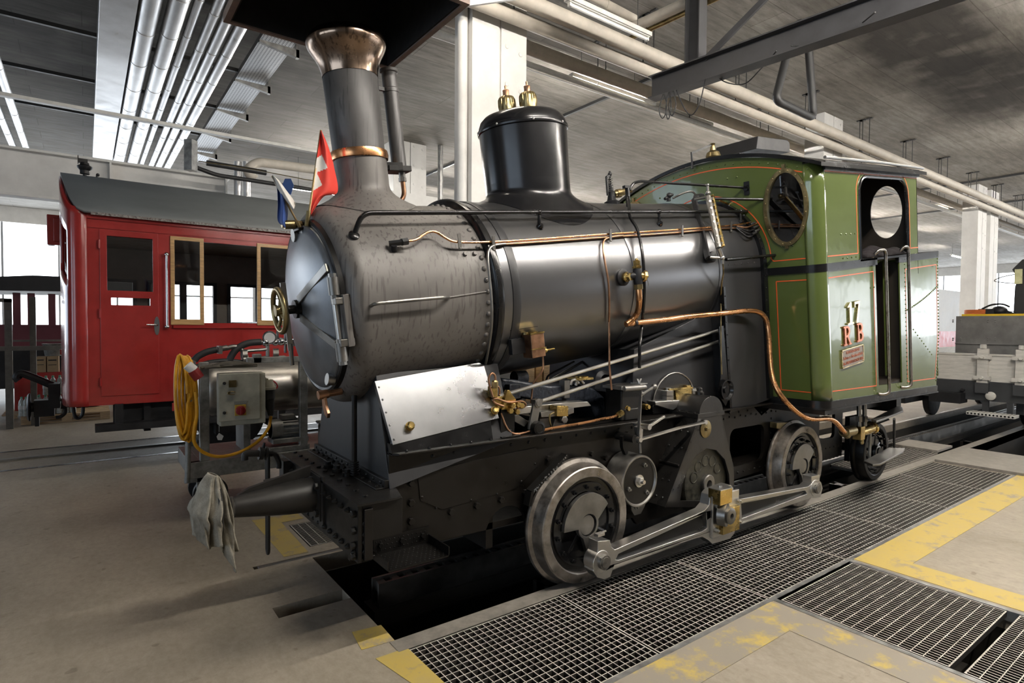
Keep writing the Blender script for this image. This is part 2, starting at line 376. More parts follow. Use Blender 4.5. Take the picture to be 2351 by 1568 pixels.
# columns
def column(x, y, w=.74, d=.37, name='column'):
    b = MB(); b.box(x, x+w/2-.012, y, y+d, 0, ZC).box(x+w/2+.012, x+w, y, y+d, 0, ZC).box(x+.02, x+w-.02, y+.02, y+d-.02, 0, ZC)
    for k in range(5):
        for q in (.62, .88): b.lathe((x+w*q, y, 4.0+k*.42-(.04 if q > .8 else 0)), (0, -1, 0), [(.028, 0), (.024, .008), (.02, .008)], 14)
    return struct(b, name, M['white'], bevel=.012)
for x in (-4.6, 3.39, 11.2, 20.1, 21.2): column(x, 5.36, name='column')
for x in (5.45, 13.6, 22, 30): column(x, 11.8, .80, .5)
b = MB(); b.cyl((3.33, 5.46, 0), (3.33, 5.46, ZC), .055, n=18); o = b.build('downpipe', M['whited']); tag(o, 'pale grey downpipe running down the side of the white column behind the chimney', 'pipe')
b = MB(); b.cyl((6.5, 11.6, 0), (6.5, 11.6, ZC), .06, n=16).cyl((6.5, 11.6, 2.4), (6.5, 11.6, 2.55), .075, n=16)
tag(b.build('downpipe', M['galv']), 'grey metal downpipe beside the far white column, seen past the exhaust cylinder', 'pipe')
# ---------------------------------------------------------------- yellow floor lines
M['yellowworn'] = worn_yellow(.50, .62)
def strip(name, pts, m=None, z=.003):
    b = MB(); b.prism([(p[0], p[1]) for p in pts], (0, 0, z-.002), (1, 0, 0), (0, 1, 0), (0, 0, .002)); struct(b, name, m or M['yellow'])
yl = [(1948, 1284), (2155, 1180), (2351, 1080)]
strip('floor_marking', [(4.53, 1.89), (13, 1.89), (13, 1.60), (4.80, 1.60), (4.80, -2), (4.53, -2)])
strip('floor_marking', [(1.2, 1.895), (3.40, 1.895), (3.40, -2), (3.16, -2), (3.16, 1.64), (1.2, 1.64)], M['yellowworn'])
strip('floor_marking', [at(862, 1513, Z=0), at(935, 1488, Z=0), at(1020, 1568, Z=0), at(960, 1580, Z=0)])
strip('floor_marking', [at(808, 1452, Z=0), at(875, 1436, Z=0), at(906, 1471, Z=0), at(830, 1493, Z=0)])
strip('floor_marking', [at(578, 1195, Z=0), at(683, 1179, Z=0), at(697, 1190, Z=0), at(646, 1200, Z=0), at(708, 1268, Z=0), at(652, 1279, Z=0)])
# ---------------------------------------------------------------- gratings
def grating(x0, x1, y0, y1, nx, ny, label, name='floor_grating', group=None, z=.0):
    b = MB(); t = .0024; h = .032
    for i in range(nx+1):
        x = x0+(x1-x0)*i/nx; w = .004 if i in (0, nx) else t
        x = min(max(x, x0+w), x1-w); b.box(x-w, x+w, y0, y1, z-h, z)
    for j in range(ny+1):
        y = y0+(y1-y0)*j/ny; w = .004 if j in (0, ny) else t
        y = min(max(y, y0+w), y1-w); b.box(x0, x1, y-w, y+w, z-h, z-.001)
    b.m = [0 if k % 6 == 5 else 1 for k in range(len(b.f))]  # bright material on the top faces, dark one on all others
    return tag(b.build(name, [M['grate'], M['barside']], recalc=False), label, 'grating', group)
M['barside'] = mat('dark_bar_side', (.035, .03, .025), .8)
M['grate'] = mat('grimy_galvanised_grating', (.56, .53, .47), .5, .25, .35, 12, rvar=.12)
GL = ['steel floor grating at the pit corner beside the near yellow patch', 'steel floor grating below the front driving wheel', 'steel floor grating beneath the brass block of the coupling rod',
      'steel floor grating touching the corner of the bright yellow line', 'steel floor grating fifth along the pit, before the rear driving wheel', 'steel floor grating with a dusty heap beside the cab step',
      'steel floor grating last in the row, before the wooden boards']
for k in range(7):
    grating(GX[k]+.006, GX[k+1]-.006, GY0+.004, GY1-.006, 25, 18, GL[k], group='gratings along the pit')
BL = ['square steel grating in the side channel next to the pit gratings', 'square steel grating in the side channel, second from the pit gratings']
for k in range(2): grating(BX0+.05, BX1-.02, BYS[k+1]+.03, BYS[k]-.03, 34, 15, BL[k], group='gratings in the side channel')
tag(MB().box(BX0, BX0+.035, BYS[-1], BY1-.0, -.06, .003).box(BX1-.012, BX1+.025, BYS[-1], BY1, -.06, .003).box(1.33, 8.70, GY0-.03, GY0, -.06, .004).build('grating_support_frame', M['galv']),
    'galvanised angle frame edging the floor gratings', 'frame')
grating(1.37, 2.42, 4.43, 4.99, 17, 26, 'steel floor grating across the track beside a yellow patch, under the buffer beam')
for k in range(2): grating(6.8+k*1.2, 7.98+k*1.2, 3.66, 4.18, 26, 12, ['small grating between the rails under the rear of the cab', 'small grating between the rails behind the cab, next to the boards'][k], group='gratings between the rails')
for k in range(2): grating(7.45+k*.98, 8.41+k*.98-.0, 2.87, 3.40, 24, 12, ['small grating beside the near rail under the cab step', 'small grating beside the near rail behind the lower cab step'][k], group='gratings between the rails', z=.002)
tag(MB().box(7.43, 9.36, 2.86, 3.38, -.036, -.004).build('pit_cover_plate', M['lip']), 'flat cover plate over the pit beside the near rail behind the cab', 'plate')
# ---------------------------------------------------------------- rails and rack
b = MB(); prof = [(-.033, 0), (.033, 0), (.033, -.04), (.008, -.05), (.008, -.13), (-.008, -.13), (-.008, -.05), (-.033, -.04)]
for nm, y, lab in (('rail', 2.80, 'steel running rail on the near side, under the wheels'), ('rail', 4.25, 'steel running rail on the far side of the pit')):
    b = MB().prism(prof, (.95 if y > 3 else 1.30, y, -.001), (0, 1, 0), (0, 0, 1), (38, 0, 0)); tag(b.build(nm, M['dsteel'], bevel=.004), lab, 'rail')
b = MB()
b.box(1.5, 34, 3.455, 3.475, -.13, .03).box(1.5, 34, 3.555, 3.575, -.13, .03)
rk = thing('rack_rail', (1.25, 3.515, 0), 'ladder rack rail running down the middle of the track', 'rack rail')
b.build('side_bar', M['dsteel'], rk)
b = MB()
for i in range(170): x = 1.52+i*.1; b.box(x, x+.05, 3.475, 3.555, -.05, .015)
tag(b.build('tooth', M['dsteel'], rk, recalc=False), kind='stuff')
b = MB().box(1.46, 30, 3.43, 3.60, -.23, -.135).box(1.46, 30, 3.42, 3.61, -.145, -.13).box(1.46, 30, 3.42, 3.61, -.235, -.22); b.build('girder', M['pitwall'], rk)
b = MB()
for x in (2.42, 6.6, 10.8):
    b.box(x, x+.13, 2.90, 2.98, -1.35, -.02).box(x, x+.02, 2.86, 3.02, -1.35, -.02).box(x+.11, x+.13, 2.86, 3.02, -1.35, -.02)
struct(b, 'trim_2', M['frameblk'])
for k, (xa, xb, ya, yb) in enumerate(((8.72, 9.94, .9, 2.70), (9.37, 9.95, 2.87, 3.42), (9.2, 9.8, 3.63, 4.19))):
    lab = ['wide grey timber board across the end of the gratings', 'grey timber board between near rail and rack behind the cab', 'grey timber board with raw edge between rack and far rail'][k]
    tag(MB().box(xa, xb, ya, yb, -.0, .035).build('timber_board', M['lip'], bevel=.004), lab, 'board')
# rails of the coach track set in the floor
for y, lab in ((8.60, 'grooved rail in the floor between trolley and red coach'), (9.99, 'grooved rail in the floor, far one under the red coach')):
    b = MB().box(-10, 18, y-.035, y+.035, -.03, -.001); tag(b.build('rail', M['dsteel']), lab, 'rail')
tag(MB().box(-10, 18, 9.25, 9.36, -.03, .012).box(-10, 18, 9.27, 9.34, .0, .02).build('rack_rail', M['dsteel']), 'low rack rail in the floor between the rails of the red coach', 'rack rail')
b = MB().box(-10, 18, 8.64, 8.70, .0, .0035).box(-10, 18, 9.89, 9.95, 0, .0035); struct(b, 'floor_groove_marking', M['black'])
# ---------------------------------------------------------------- camera
cd = bpy.data.cameras.new('camera'); cam = bpy.data.objects.new('camera', cd); COL.objects.link(cam)
cd.sensor_width = 36; cd.lens = 36*FPX/2351; cd.clip_start = .05; cd.clip_end = 200
cam.matrix_world = Matrix(((CR.x, CU.x, -CF.x, EYE.x), (CR.y, CU.y, -CF.y, EYE.y), (CR.z, CU.z, -CF.z, EYE.z), (0, 0, 0, 1)))
SC.camera = cam
SC.view_settings.view_transform = 'Standard'; SC.view_settings.look = 'None'; SC.view_settings.gamma = 1; SC.view_settings.exposure = .9
w = bpy.data.worlds.new('world'); SC.world = w; w.use_nodes = True; w.node_tree.nodes['Background'].inputs[0].default_value = (.85, .92, 1, 1); w.node_tree.nodes['Background'].inputs[1].default_value = .6
SC.cycles.use_denoising = True; SC.cycles.max_bounces = 8; SC.cycles.diffuse_bounces = 4; SC.cycles.glossy_bounces = 4; SC.cycles.transparent_max_bounces = 16
SC.cycles.caustics_reflective = False; SC.cycles.caustics_refractive = False; SC.cycles.sample_clamp_indirect = 6
# ================================================================ what hangs from the ceiling
M['tube'] = emis('lit_fluorescent_tube', (1, .94, .85), 400)
M['tubefill'] = emis('added_fill_tube', (1, .90, .76), 75)  # weak emission for the fill lamps added over the engine front
M['tubeoff'] = mat('unlit_white_tube', (.75, .75, .73), .4)
M['lampbody'] = mat('white_lamp_tray', (.6, .59, .56), .45)
M['insul'] = mat('beige_lagged_pipe', (.48, .44, .38), .6, 0, .15, 6, stretch=(1, 1, 1))
M['alu'] = mat('aluminium_jacket', (.62, .62, .63), .38, .75, .2, 2.5, rvar=.12)
M['hanger'] = mat('black_hanger_rod', (.03, .03, .03), .5)
M['perf'] = None
def lamp(x0, x1, y, z, lit, label, fill=False):
    t = thing('ceiling_light', ((x0+x1)/2, y, z), label, 'light', 'tube lights under the ceiling')
    b = MB(); b.box(x0, x1, y-.045, y+.045, z, z+.05).box(x0+.02, x1-.02, y-.03, y+.03, z-.012, z); b.build('tray', M['lampbody'], t, bevel=.004)
    MB().cyl((x0+.05, y, z-.03), (x1-.05, y, z-.03), .019, n=12).build('tube', M['tubefill'] if fill else M['tube'] if lit else M['tubeoff'], t)
    for x in (x0+.03, x1-.05): MB().box(x, x+.025, y-.02, y+.02, z-.05, z).build('tube_holder', M['lampbody'], t)
    for x in (x0+.2, x1-.2): MB().cyl((x, y, z+.05), (x, y, ZC), .004, n=6).build('suspension_wire', M['hanger'], t)
    return t
LY, LZ = 6.07, 5.15
lamp(5.45, 6.95, LY, LZ, True, 'lit tube light hanging between the steam dome and the dark crane beam end')
lamp(7.2, 8.7, LY, LZ, False, 'unlit tube light behind the crane beam end in the lit row')
lamp(9.9, 11.2, LY, LZ, True, 'lit tube light just above the green cab roof')
lamp(19.2, 20.0, LY, LZ, True, 'lit tube light beside the double column beyond the wagon')
lamp(13.5, 15, LY, LZ, True, 'lit tube light seen through the cab side opening')
lamp(4.02, 5.30, 4.55, 5.05, False, 'unlit tube light at the top of the frame over the steam dome')
def longpipe(x0, x1, y, z, r, label, m, name='ceiling_pipe', hang=None):
    t = thing(name, (x0, y, z), label, 'pipe', 'pipes along the hall')
    MB().cyl((x0, y, z), (x1, y, z), r, n=24).build('pipe_run', m, t)
    x = x0+1.2
    while x < x1:
        MB().cyl((x, y-r*.5, z+r*.6), (x, y-r*.5, ZC), .008, n=8).box(x-.03, x+.03, y-r*.5-.05, y-r*.5+.05, ZC-.02, ZC).build('hanger_rod', M['hanger'], t); x += 2.1
    return t
longpipe(2.6, 30, 5.03, 5.20, .085, 'upper beige lagged pipe crossing in front of the white columns', M['insul'])
longpipe(2.6, 30, 5.20, 5.09, .075, 'lower beige lagged pipe crossing in front of the white columns', M['insul'])
longpipe(2.6, 30, 5.88, 5.22, .085, 'upper beige lagged pipe passing behind the white columns', M['insul'])
longpipe(2.6, 30, 6.02, 5.08+.0, .05, 'thin white pipe beside the row of lit tubes', M['lampbody'])
longpipe(2.6, 30, 5.12, 5.34, .02, 'thin dark conduit above the beige pipes', M['hanger'])
# rails across the ceiling (dark slots)
for x, lab in ((7.4, 'dark mounting channel across the ceiling between dome and crane beam end'), (19.5, 'dark mounting channel across the ceiling above the double column'), (23.5, 'dark mounting channel across the ceiling beyond the double column')):
    tag(MB().box(x, x+.05, 5.4 if x < 10 else 1, 26, ZC-.05, ZC).build('mounting_channel', M['hanger']), lab, 'channel')
for z0, x, lab in ((5.2, 5.35, 'beige pipe crossing under the ceiling behind the unlit tube light'),):
    p = [at(1590, 0, Z=5.35), at(1460, 60, Z=5.35)]
    d = (p[1]-p[0]).normalized()
    tag(MB().cyl(p[0]-d*2, p[1]+d*.05, .06, n=18).build('ceiling_pipe', M['insul']), lab, 'pipe')
    p = [at(1620, 8, Z=5.3), at(1490, 68, Z=5.3)]; d = (p[1]-p[0]).normalized()
    tag(MB().cyl(p[0]-d*2, p[1]+d*.3, .03, n=14).build('ceiling_pipe', M['dbrass']), 'dark brown pipe under the ceiling beside the crane post', 'pipe')
    b = MB(); a = at(1390, 10, Z=5.45); c = at(1456, 45, Z=5.45); b.cyl(a-(c-a), a, .05, n=18).cyl(a, c, .056, n=18)
    tag(b.build('ceiling_pipe', M['insul']), 'short lagged pipe stub above the unlit tube light', 'pipe')
# aluminium-clad pipes and ducts running across on the left
def ypipe(px0, px1, y0, y1, Z, r, name, label, m):
    a, c = at(px0, y0, Z=Z), at(px1, y1, Z=Z); x = (a.x+c.x)/2
    b = MB(); ya = 4.2; yb = c.y+.4
    n = int((yb-ya)/1.0)
    for k in range(n):
        q0 = ya+(yb-ya)*k/n; q1 = ya+(yb-ya)*(k+1)/n
        b.cyl((x, q0, Z), (x, q1-.004, Z), r, n=22).cyl((x, q1-.05, Z), (x, q1-.004, Z), r+.004, n=22)
    return tag(b.build(name, m), label, 'pipe', 'clad pipes beside the flat duct')
for i, (a, c, r) in enumerate(((354, 264, .108), (417, 295, .100), (460, 318, .046), (498, 345, .055))):
    ypipe(a, c, 9, 387, 5.25, r, 'clad_pipe', ['thickest silver clad pipe beside the flat duct', 'second silver clad pipe from the flat duct, with patched bands', 'thin silver clad pipe, third from the flat duct', 'fourth silver clad pipe from the flat duct'][i], M['alu'])
for i, (a, ay, c, r) in enumerate(((530, 42, 357, .066), (564, 60, 376, .07))):
    ypipe(a, c, ay, 387, 5.25, r, 'clad_pipe', ['fifth silver clad pipe from the flat duct', 'silver clad pipe beside the soot hood, sixth from the flat duct'][i], M['alu'])
for i, (a, ay, c, cy_) in enumerate(((0, 240, 28, 350), (8, 150, 55, 350))):
    ypipe(a, c, ay, cy_, 5.2, .055, 'clad_pipe', ['pale pipe beyond the flat duct, farther from it of the pair', 'pale pipe beyond the flat duct, closer to it of the pair'][i], M['alu'])
tag(MB().box(.155, .50, 4.5, 15.2, 5.18, 5.42).build('flat_duct', M['alu'], bevel=.01), 'broad flat silver ventilation duct beside the round clad pipes', 'duct')
# crosswise mounting channels above the pipe bundle
b = MB()
for y in (5.8, 7.6, 9.4, 11.2, 13): tag(MB().box(-1.0, 2.0, y, y+.05, 5.42, 5.47).build('mounting_channel', M['hanger']), 'dark mounting channel above the silver clad pipes', 'channel', 'channels above the clad pipes')
# thin strip crossing below the clad pipes
tag(MB().box(-6, 5.3, 10.62, 10.72, 4.80, 4.85).build('lighting_strip', M['lampbody'], bevel=.004), 'long thin white strip crossing below the silver clad pipes', 'strip light')
# perforated cable tray on brackets
def perforated():
    m = bpy.data.materials.new('perforated_galvanised'); m.use_nodes = True; n, l = NT(m); b = n['Principled BSDF']
    b.inputs['Metallic'].default_value = .7; b.inputs['Roughness'].default_value = .45
    tc = n.new('ShaderNodeTexCoord'); v = n.new('ShaderNodeTexVoronoi'); v.inputs['Scale'].default_value = 24; v.inputs['Randomness'].default_value = 0
    mp = n.new('ShaderNodeMapping'); mp.inputs['Scale'].default_value = (1, 1, 0); l.new(tc.outputs['Object'], mp.inputs[0]); l.new(mp.outputs[0], v.inputs['Vector'])
    r = n.new('ShaderNodeValToRGB'); r.color_ramp.interpolation = 'CONSTANT'; r.color_ramp.elements[0].color = (.04, .04, .05, 1); r.color_ramp.elements[1].position = .26; r.color_ramp.elements[1].color = (.42, .43, .45, 1)
    l.new(v.outputs['Distance'], r.inputs['Fac']); l.new(r.outputs[0], b.inputs['Base Color']); return m
M['perf'] = perforated()
t = thing('cable_tray', (2.0, 9, 5.35), 'perforated steel cable tray on brackets between clad pipes and chimney', 'cable tray')
MB().box(1.86, 2.26, 4.6, 15, 5.38, 5.385).box(1.855, 1.86, 4.6, 15, 5.38, 5.45).box(2.26, 2.265, 4.6, 15, 5.38, 5.45).build('tray', M['perf'], t)
for k in range(6):
    y = 6.55+k*1.5; b = MB(); b.box(2.30, 2.34, y-.03, y+.03, 5.25, ZC-.004).prism([(1.84, 5.36), (2.34, 5.36), (2.34, 5.25), (1.84, 5.33)], (0, y-.03, 0), (1, 0, 0), (0, 0, 1), (0, .06, 0)); b.build('bracket', M['galv'], t)
# big white plate girder with stiffeners beyond the coach
gy = 12.0
t = thing('plate_girder', (0, gy, 3.9), 'large white painted steel plate girder beyond the red coach roof', 'girder')
MB().box(-9, 2.16, gy, gy+.02, 3.7, 4.40).box(-9, 2.2, gy-.12, gy+.12, 4.38, 4.42).box(-9, 2.2, gy-.12, gy+.12, 3.66, 3.70).build('web', M['white'], t, bevel=.004)
for x in (-7.5, -4.3, -2.4, .35, 2.12): MB().box(x, x+.03, gy-.12, gy, 3.7, 4.38).build('stiffener', M['white'], t)
# dark pipes and ducting beyond the coach roof
q = lambda x, y, Y: at(x, y, Y=Y)
tag(MB().tube([q(452, 385, 10.6), q(497, 402, 10.6), q(720, 436, 10.6), q(800, 448, 10.6)], .035, 12, fil=.1).build('black_pipe', M['rubber']), 'black pipe with a bend hanging above the red coach roof, lower one', 'pipe')
tag(MB().cyl(q(474, 374, 10.6), q(611, 397, 10.6), .045, n=16).build('black_pipe', M['rubber']), 'short straight black pipe above the red coach roof, upper one', 'pipe')
tag(MB().tube([q(585, 372+40, 11.2), q(565, 392, 11.2), q(590, 372, 11.2), q(790, 398, 11.2)], .085, 14, fil=.25).build('ventilation_duct', M['insul']), 'round beige duct with elbow behind the flags', 'duct')
for a, lab in ((546, 'vertical silver duct behind the coach roof, next to the white girder end'), (566, 'vertical silver duct behind the coach roof, next to the beige elbow duct')):
    tag(MB().cyl(q(a, 372, 11.5), q(a, 472, 11.5), .065, n=18).build('ventilation_duct', M['alu']), lab, 'duct')
tag(MB().cyl(q(438, 322, 10.4), q(438, 392, 10.4), .095, n=4).build('hanging_post', M['galv']), 'square grey post hanging from the ceiling where the black pipes begin', 'post')
tag(MB().box(5.0, 6.38, 11.5, 11.55, 1, 4.55).build('wall_panel', M['white']), 'pale panel standing behind the coach roof and the flags', 'panel')
tag(MB().tube([q(455, 370, 10.3), q(560, 385, 10.3), q(700, 412, 10.3), q(790, 425, 10.3)], .008, 6).build('tension_wire', M['dbrass']), 'thin rusty wire under the ceiling behind the flags', 'wire')
t = thing('hanging_tag', q(660, 421, 10.3), 'blue hanging tag on the wire between the two flags', 'tag')
MB().prism([(-.05, .11), (.05, .11), (.10, 0), (.05, -.16), (-.05, -.16), (-.1, 0)], q(661, 425, 10.3), (.8, -.6, 0), (0, 0, 1), (.006, .008, 0)).build('plate', mat('blue_plastic', (.03, .07, .22), .4), t)
MB().box(-.045, .045, -.016, -.012, -.10, .07).build('sticker', mat('orange_print', (.6, .25, .05), .5), t).matrix_world = Matrix.Translation(q(661, 425, 10.3))
# ---------------------------------------------------------------- soot hood above the chimney
t = thing('smoke_hood', (1.28, 3.5, 3.6), 'black smoke hood with brown metal rim above the chimney', 'smoke hood')
M['soot'] = mat('soot', (.004, .004, .004), .9)
M['rim'] = mat('sooty_brown_rim', (.20, .15, .125), .55, .2, .4, 6)
hx0, hx1, hy0, hy1, hz = .75, 1.81, 2.98, 4.02, 3.60
b = MB(); b.box(hx0, hx1, hy0, hy0+.012, hz, 4.2).box(hx0, hx1, hy1-.012, hy1, hz, 4.2).box(hx0, hx0+.012, hy0, hy1, hz, 4.2).box(hx1-.012, hx1, hy0, hy1, hz, 4.2)
b.prism([(hx0, 4.2), (hx1, 4.2), (1.5, 4.9), (1.06, 4.9)], (0, hy0, 0), (1, 0, 0), (0, 0, 1), (0, hy1-hy0, 0))
b.build('hood_body', M['soot'], t)
b = MB(); e = .035
b.box(hx0-e, hx1+e, hy0-e, hy0, hz-.01, hz+.05).box(hx0-e, hx1+e, hy1, hy1+e, hz-.01, hz+.05).box(hx0-e, hx0, hy0, hy1, hz-.01, hz+.05).box(hx1, hx1+e, hy0, hy1, hz-.01, hz+.05)
b.build('rim', M['rim'], t)
MB().cyl((1.28, 3.5, 4.85), (1.28, 3.5, ZC), .22, n=24).build('flue', M['soot'], t)
MB().bar((hx1+.02, 2.98, 3.62), Vector((hx1+.02, 2.98, 3.62))+(at(1125, -5, Z=3.75)-Vector((hx1+.02, 2.98, 3.62)))*4, .05, .06).build('support_arm', M['whited'], t)
tag(MB().box(.45, 1.2, 4.6, 4.72, 4.55, 4.72).box(.45, 1.2, 4.58, 4.60, 4.53, 4.74).cyl((.7, 4.66, 4.7), (.7, 4.66, ZC-.002), .008, n=6).build('cable_duct', M['whited']), 'pale perforated cable duct touching the edge of the black smoke hood', 'duct')
# ---------------------------------------------------------------- dark crane girder (I-beam with braces)
t = thing('crane_girder', (6.3, 4.7, 4.6), 'dark grey I-beam crane girder hanging under the ceiling with braces', 'crane girder')
M['crane'] = mat('anthracite_paint', (.036, .036, .039), .45, 0, .25, 5)
CZ = 4.45
pa = at(1497, 205, Z=CZ); pb = at(2085, 0, Z=CZ); d = (pb-pa); d.z = 0; d.normalize(); pe = pa+d*8
def ib(p0, p1, h, w, tf=.014, tw=.010):
    b = MB(); b.bar(p0, p1, tw, h).bar(p0+Vector((0, 0, h/2)), p1+Vector((0, 0, h/2)), w, tf).bar(p0-Vector((0, 0, h/2)), p1-Vector((0, 0, h/2)), w, tf); return b
ib(pa, pe, .24, .16).build('beam', M['crane'], t)
pp = pa+d*.55
b = MB(); q0 = Vector((pp.x, pp.y, CZ+.12)); q1 = Vector((pp.x, pp.y, ZC-.35)); b.bar(q0, q1, .012, .16, up=d).bar(q0+d*.08, q1+d*.08, .16, .012, up=d).bar(q0-d*.08, q1-d*.08, .16, .012, up=d); b.build('post', M['crane'], t)
b = MB(); b.bar(q1-d*.1, q1+d*7, .1, .1); b.build('top_rail', M['crane'], t)
MB().bar(q0+d*.12, q1+d*1.5, .03, .06).build('diagonal_brace', M['crane'], t)
for k in (3.4, 5.2): MB().bar(Vector((pa.x, pa.y, CZ+.12))+d*k, Vector((pa.x, pa.y, ZC))+d*k, .1, .1, up=d).build('post', M['crane'], t)
b = MB(); c0 = at(1535, 212, Z=CZ-.13)
for k, (dx, dr) in enumerate(((-.07, .09), (0, .06), (.05, .08))):
    b.tube([c0+d*dx+Vector((0, 0, 0)), c0+d*(dx-dr*.7)+Vector((0, 0, -.17)), c0+d*dx+Vector((0, 0, -.30-.04*(k == 1))), c0+d*(dx+dr*.7)+Vector((0, 0, -.17)), c0+d*(dx+.01)], .006, 8, fil=.12)
b.build('cable_loop', M['rubber'], t)
def sag(name, pts, r, label=None): return MB().tube(spline(pts, 8), r, 8).build(name, M['rubber'], t)
sag('hanging_cable', [at(1553, 208, Z=CZ-.13), at(1572, 250, Z=4.25), at(1588, 264, Z=4.2), at(1605, 240, Z=4.25), at(1620, 180, Z=CZ-.12)], .006)
sag('hanging_cable', [at(1640, 172, Z=CZ-.1), at(1670, 190, Z=4.3), at(1710, 192, Z=4.3), at(1745, 160, Z=4.36), at(1783, 117, Z=CZ-.1)], .006)
sag('hanging_cable', [at(1816, 105, Z=CZ-.1), at(1870, 107, Z=4.35), at(1930, 90, Z=4.38), at(1970, 60, Z=4.4), at(2010, 28, Z=CZ-.1)], .006)
hz_ = at(1795, 225, Y=4.2)
tag(MB().tube([at(1855, -20, Y=4.0), at(1853, 60, Y=4.0), at(1868, 272, Y=4.0), at(1780, 230, Y=4.0), at(1808, 120, Y=4.0), at(1850, 20, Y=4.0)], .05, 14, fil=.12).build('hose_loop', M['rubber']), 'thick black hose hanging in a triangular loop from the ceiling', 'hose')
# more lamps, mostly outside the frame; all but the near row added for light
for x in (-.3, 1.7): lamp(x, x+1.5, 4.3, 5.2, True, 'added fill tube light over the front of the engine, above the frame', True)  # unseen lamps added to brighten the trolley and the front floor
for x in (1.4, 3.2, 5.0, 6.8, 8.6): lamp(x, x+1.5, .35, 4.9, True, 'lit tube light over the near side of the pit, out of frame')  # first tube of this row added to brighten the front floor
for x in (4, 8, 12, 16, 20, 25, 30): lamp(x, x+1.5, 14.5, 5.0, True, 'added fill tube light over the far tracks')  # row added for its light over the far tracks
for x in (17, 22, 27, 33): lamp(x, x+1.5, 9.8, 5.2, True, 'added fill tube light over the far tracks')  # added to brighten the background beyond the wagon
for x in (15, 20, 25): lamp(x, x+1.5, 1.5, 5.0, True, 'added fill tube light over the wagon track')  # unseen row added for light behind the engine
# ================================================================ the rack locomotive: boiler and everything on it (leaning frame: u rearwards, v to the far side, w up)
loco = thing('steam_locomotive', (3.5, 3.53, 0), 'black and green rack steam locomotive numbered 17 RB standing over the inspection pit', 'locomotive')
def streaked(name, c1, c2, drip, rough, metal=0):
    m = mat(name, c1, rough, metal, .3, 5, col2=c2, rvar=.12, bump=.02, bscale=80); n, l = NT(m); b = n['Principled BSDF']
    src = b.inputs['Base Color'].links[0].from_socket
    tc = n.new('ShaderNodeTexCoord'); mp = n.new('ShaderNodeMapping'); mp.inputs['Scale'].default_value = (1, 1, .035); l.new(tc.outputs['Object'], mp.inputs[0])
    z = n.new('ShaderNodeTexNoise'); z.inputs['Scale'].default_value = 55; z.inputs['Detail'].default_value = 2; l.new(mp.outputs[0], z.inputs['Vector'])
    r = n.new('ShaderNodeValToRGB'); r.color_ramp.elements[0].position = .56; r.color_ramp.elements[0].color = (0, 0, 0, 1); r.color_ramp.elements[1].position = .64; r.color_ramp.elements[1].color = (1, 1, 1, 1)
    l.new(z.outputs['Fac'], r.inputs['Fac'])
    z2 = n.new('ShaderNodeTexNoise'); z2.inputs['Scale'].default_value = 3; l.new(tc.outputs['Object'], z2.inputs['Vector'])
    mu = n.new('ShaderNodeMath'); mu.operation = 'MULTIPLY'; l.new(r.outputs[0], mu.inputs[0]); l.new(z2.outputs['Fac'], mu.inputs[1])
    x = n.new('ShaderNodeMix'); x.data_type = 'RGBA'; l.new(mu.outputs[0], x.inputs[0]); l.new(src, x.inputs[6]); x.inputs[7].default_value = (*drip, 1)
    l.new(x.outputs[2], b.inputs['Base Color']); return m
M['smokebox'] = streaked('heat_greyed_smokebox_paint', (.150, .138, .128), (.115, .106, .10), (.035, .03, .027), .50, .15)
M['chimney'] = streaked('chimney_paint', (.085, .081, .080), (.06, .058, .058), (.006, .006, .006), .46, .15)
M['cap'] = streaked('streaked_copper_cap', (.34, .25, .19), (.20, .14, .10), (.012, .01, .01), .20, 1)
M['clad'] = mat('blued_steel_cladding', (.17, .17, .175), .30, .9, .06, 1.2, rvar=.02)
M['dome'] = mat('glossy_black_dome', (.012, .012, .0135), .22, .2, .3, 3, rvar=.05)
M['firebox'] = mat('grey_black_casing', (.026, .026, .028), .40, .2, .15, 3, rvar=.04)
AX = (1, 0, 0)
LOOK = {'brass': 'bright brass', 'dbrass': 'tarnished brass', 'copper': 'polished copper', 'dcopper': 'dull copper', 'steel': 'polished steel', 'panel': 'polished sheet steel', 'green': 'gloss green', 'lining': 'orange red', 'goldnum': 'pale polished brass', 'rednum': 'red bronze', 'cap': 'streaked copper', 'clad': 'blued steel', 'chrome': 'chromed', 'wood': 'varnished wood'}
def part(mb, name, m, par=None, **k):
    o = mb.build(name, M[m] if isinstance(m, str) else m, par or loco, **k)
    if m in LOOK and LOOK[m].split()[-1] not in name: o['label'] = LOOK[m]+' '+name.replace('_', ' ')
    return o
def B(): return MB(LT)
def onr(ang, r, u): a = math.radians(ang); return Vector((u, -r*math.cos(a), WC+r*math.sin(a)))      # 0 deg = near side, 90 = top
def nrm(ang): a = math.radians(ang); return Vector((0, -math.cos(a), math.sin(a)))
O0 = (0, 0, WC)
# smokebox
pr = [(.02, 1.128), (.50, 1.128)]+[(.50+.10*math.sin(t*PI/14), 1.228-.10*math.cos(t*PI/14)) for t in range(1, 8)]+[(.60, 2.03), (.02, 2.03)]
b = B().lathe(O0, AX, pr, 96)
for k in range(54):
    if not 88 < k*6.667 < 92: b.dome(onr(k*6.667, .60, 1.985), nrm(k*6.667), .017, .012)
for x, y in ((1067, 584), (1089, 583)):
    p = oncyl(x, y, .6); b.hexb(p, (0, p.y, p.z-WC), .014, .014)
sb = part(b, 'smokebox', 'smokebox', ang=40)
b = B(); b.tube([oncyl(852, 702, .605), oncyl(861, 697, .66), oncyl(1020, 682.5, .66), oncyl(1031, 683, .605)], .010, 10, fil=.03); part(b, 'grab_handle', 'dsteel', sb)
b = B(); b.tube([oncyl(x, 683-(x-1030)*.152, .6) for x in (1030, 1060, 1090, 1118)], .006, 6); part(b, 'weld_seam', 'smokebox', sb)
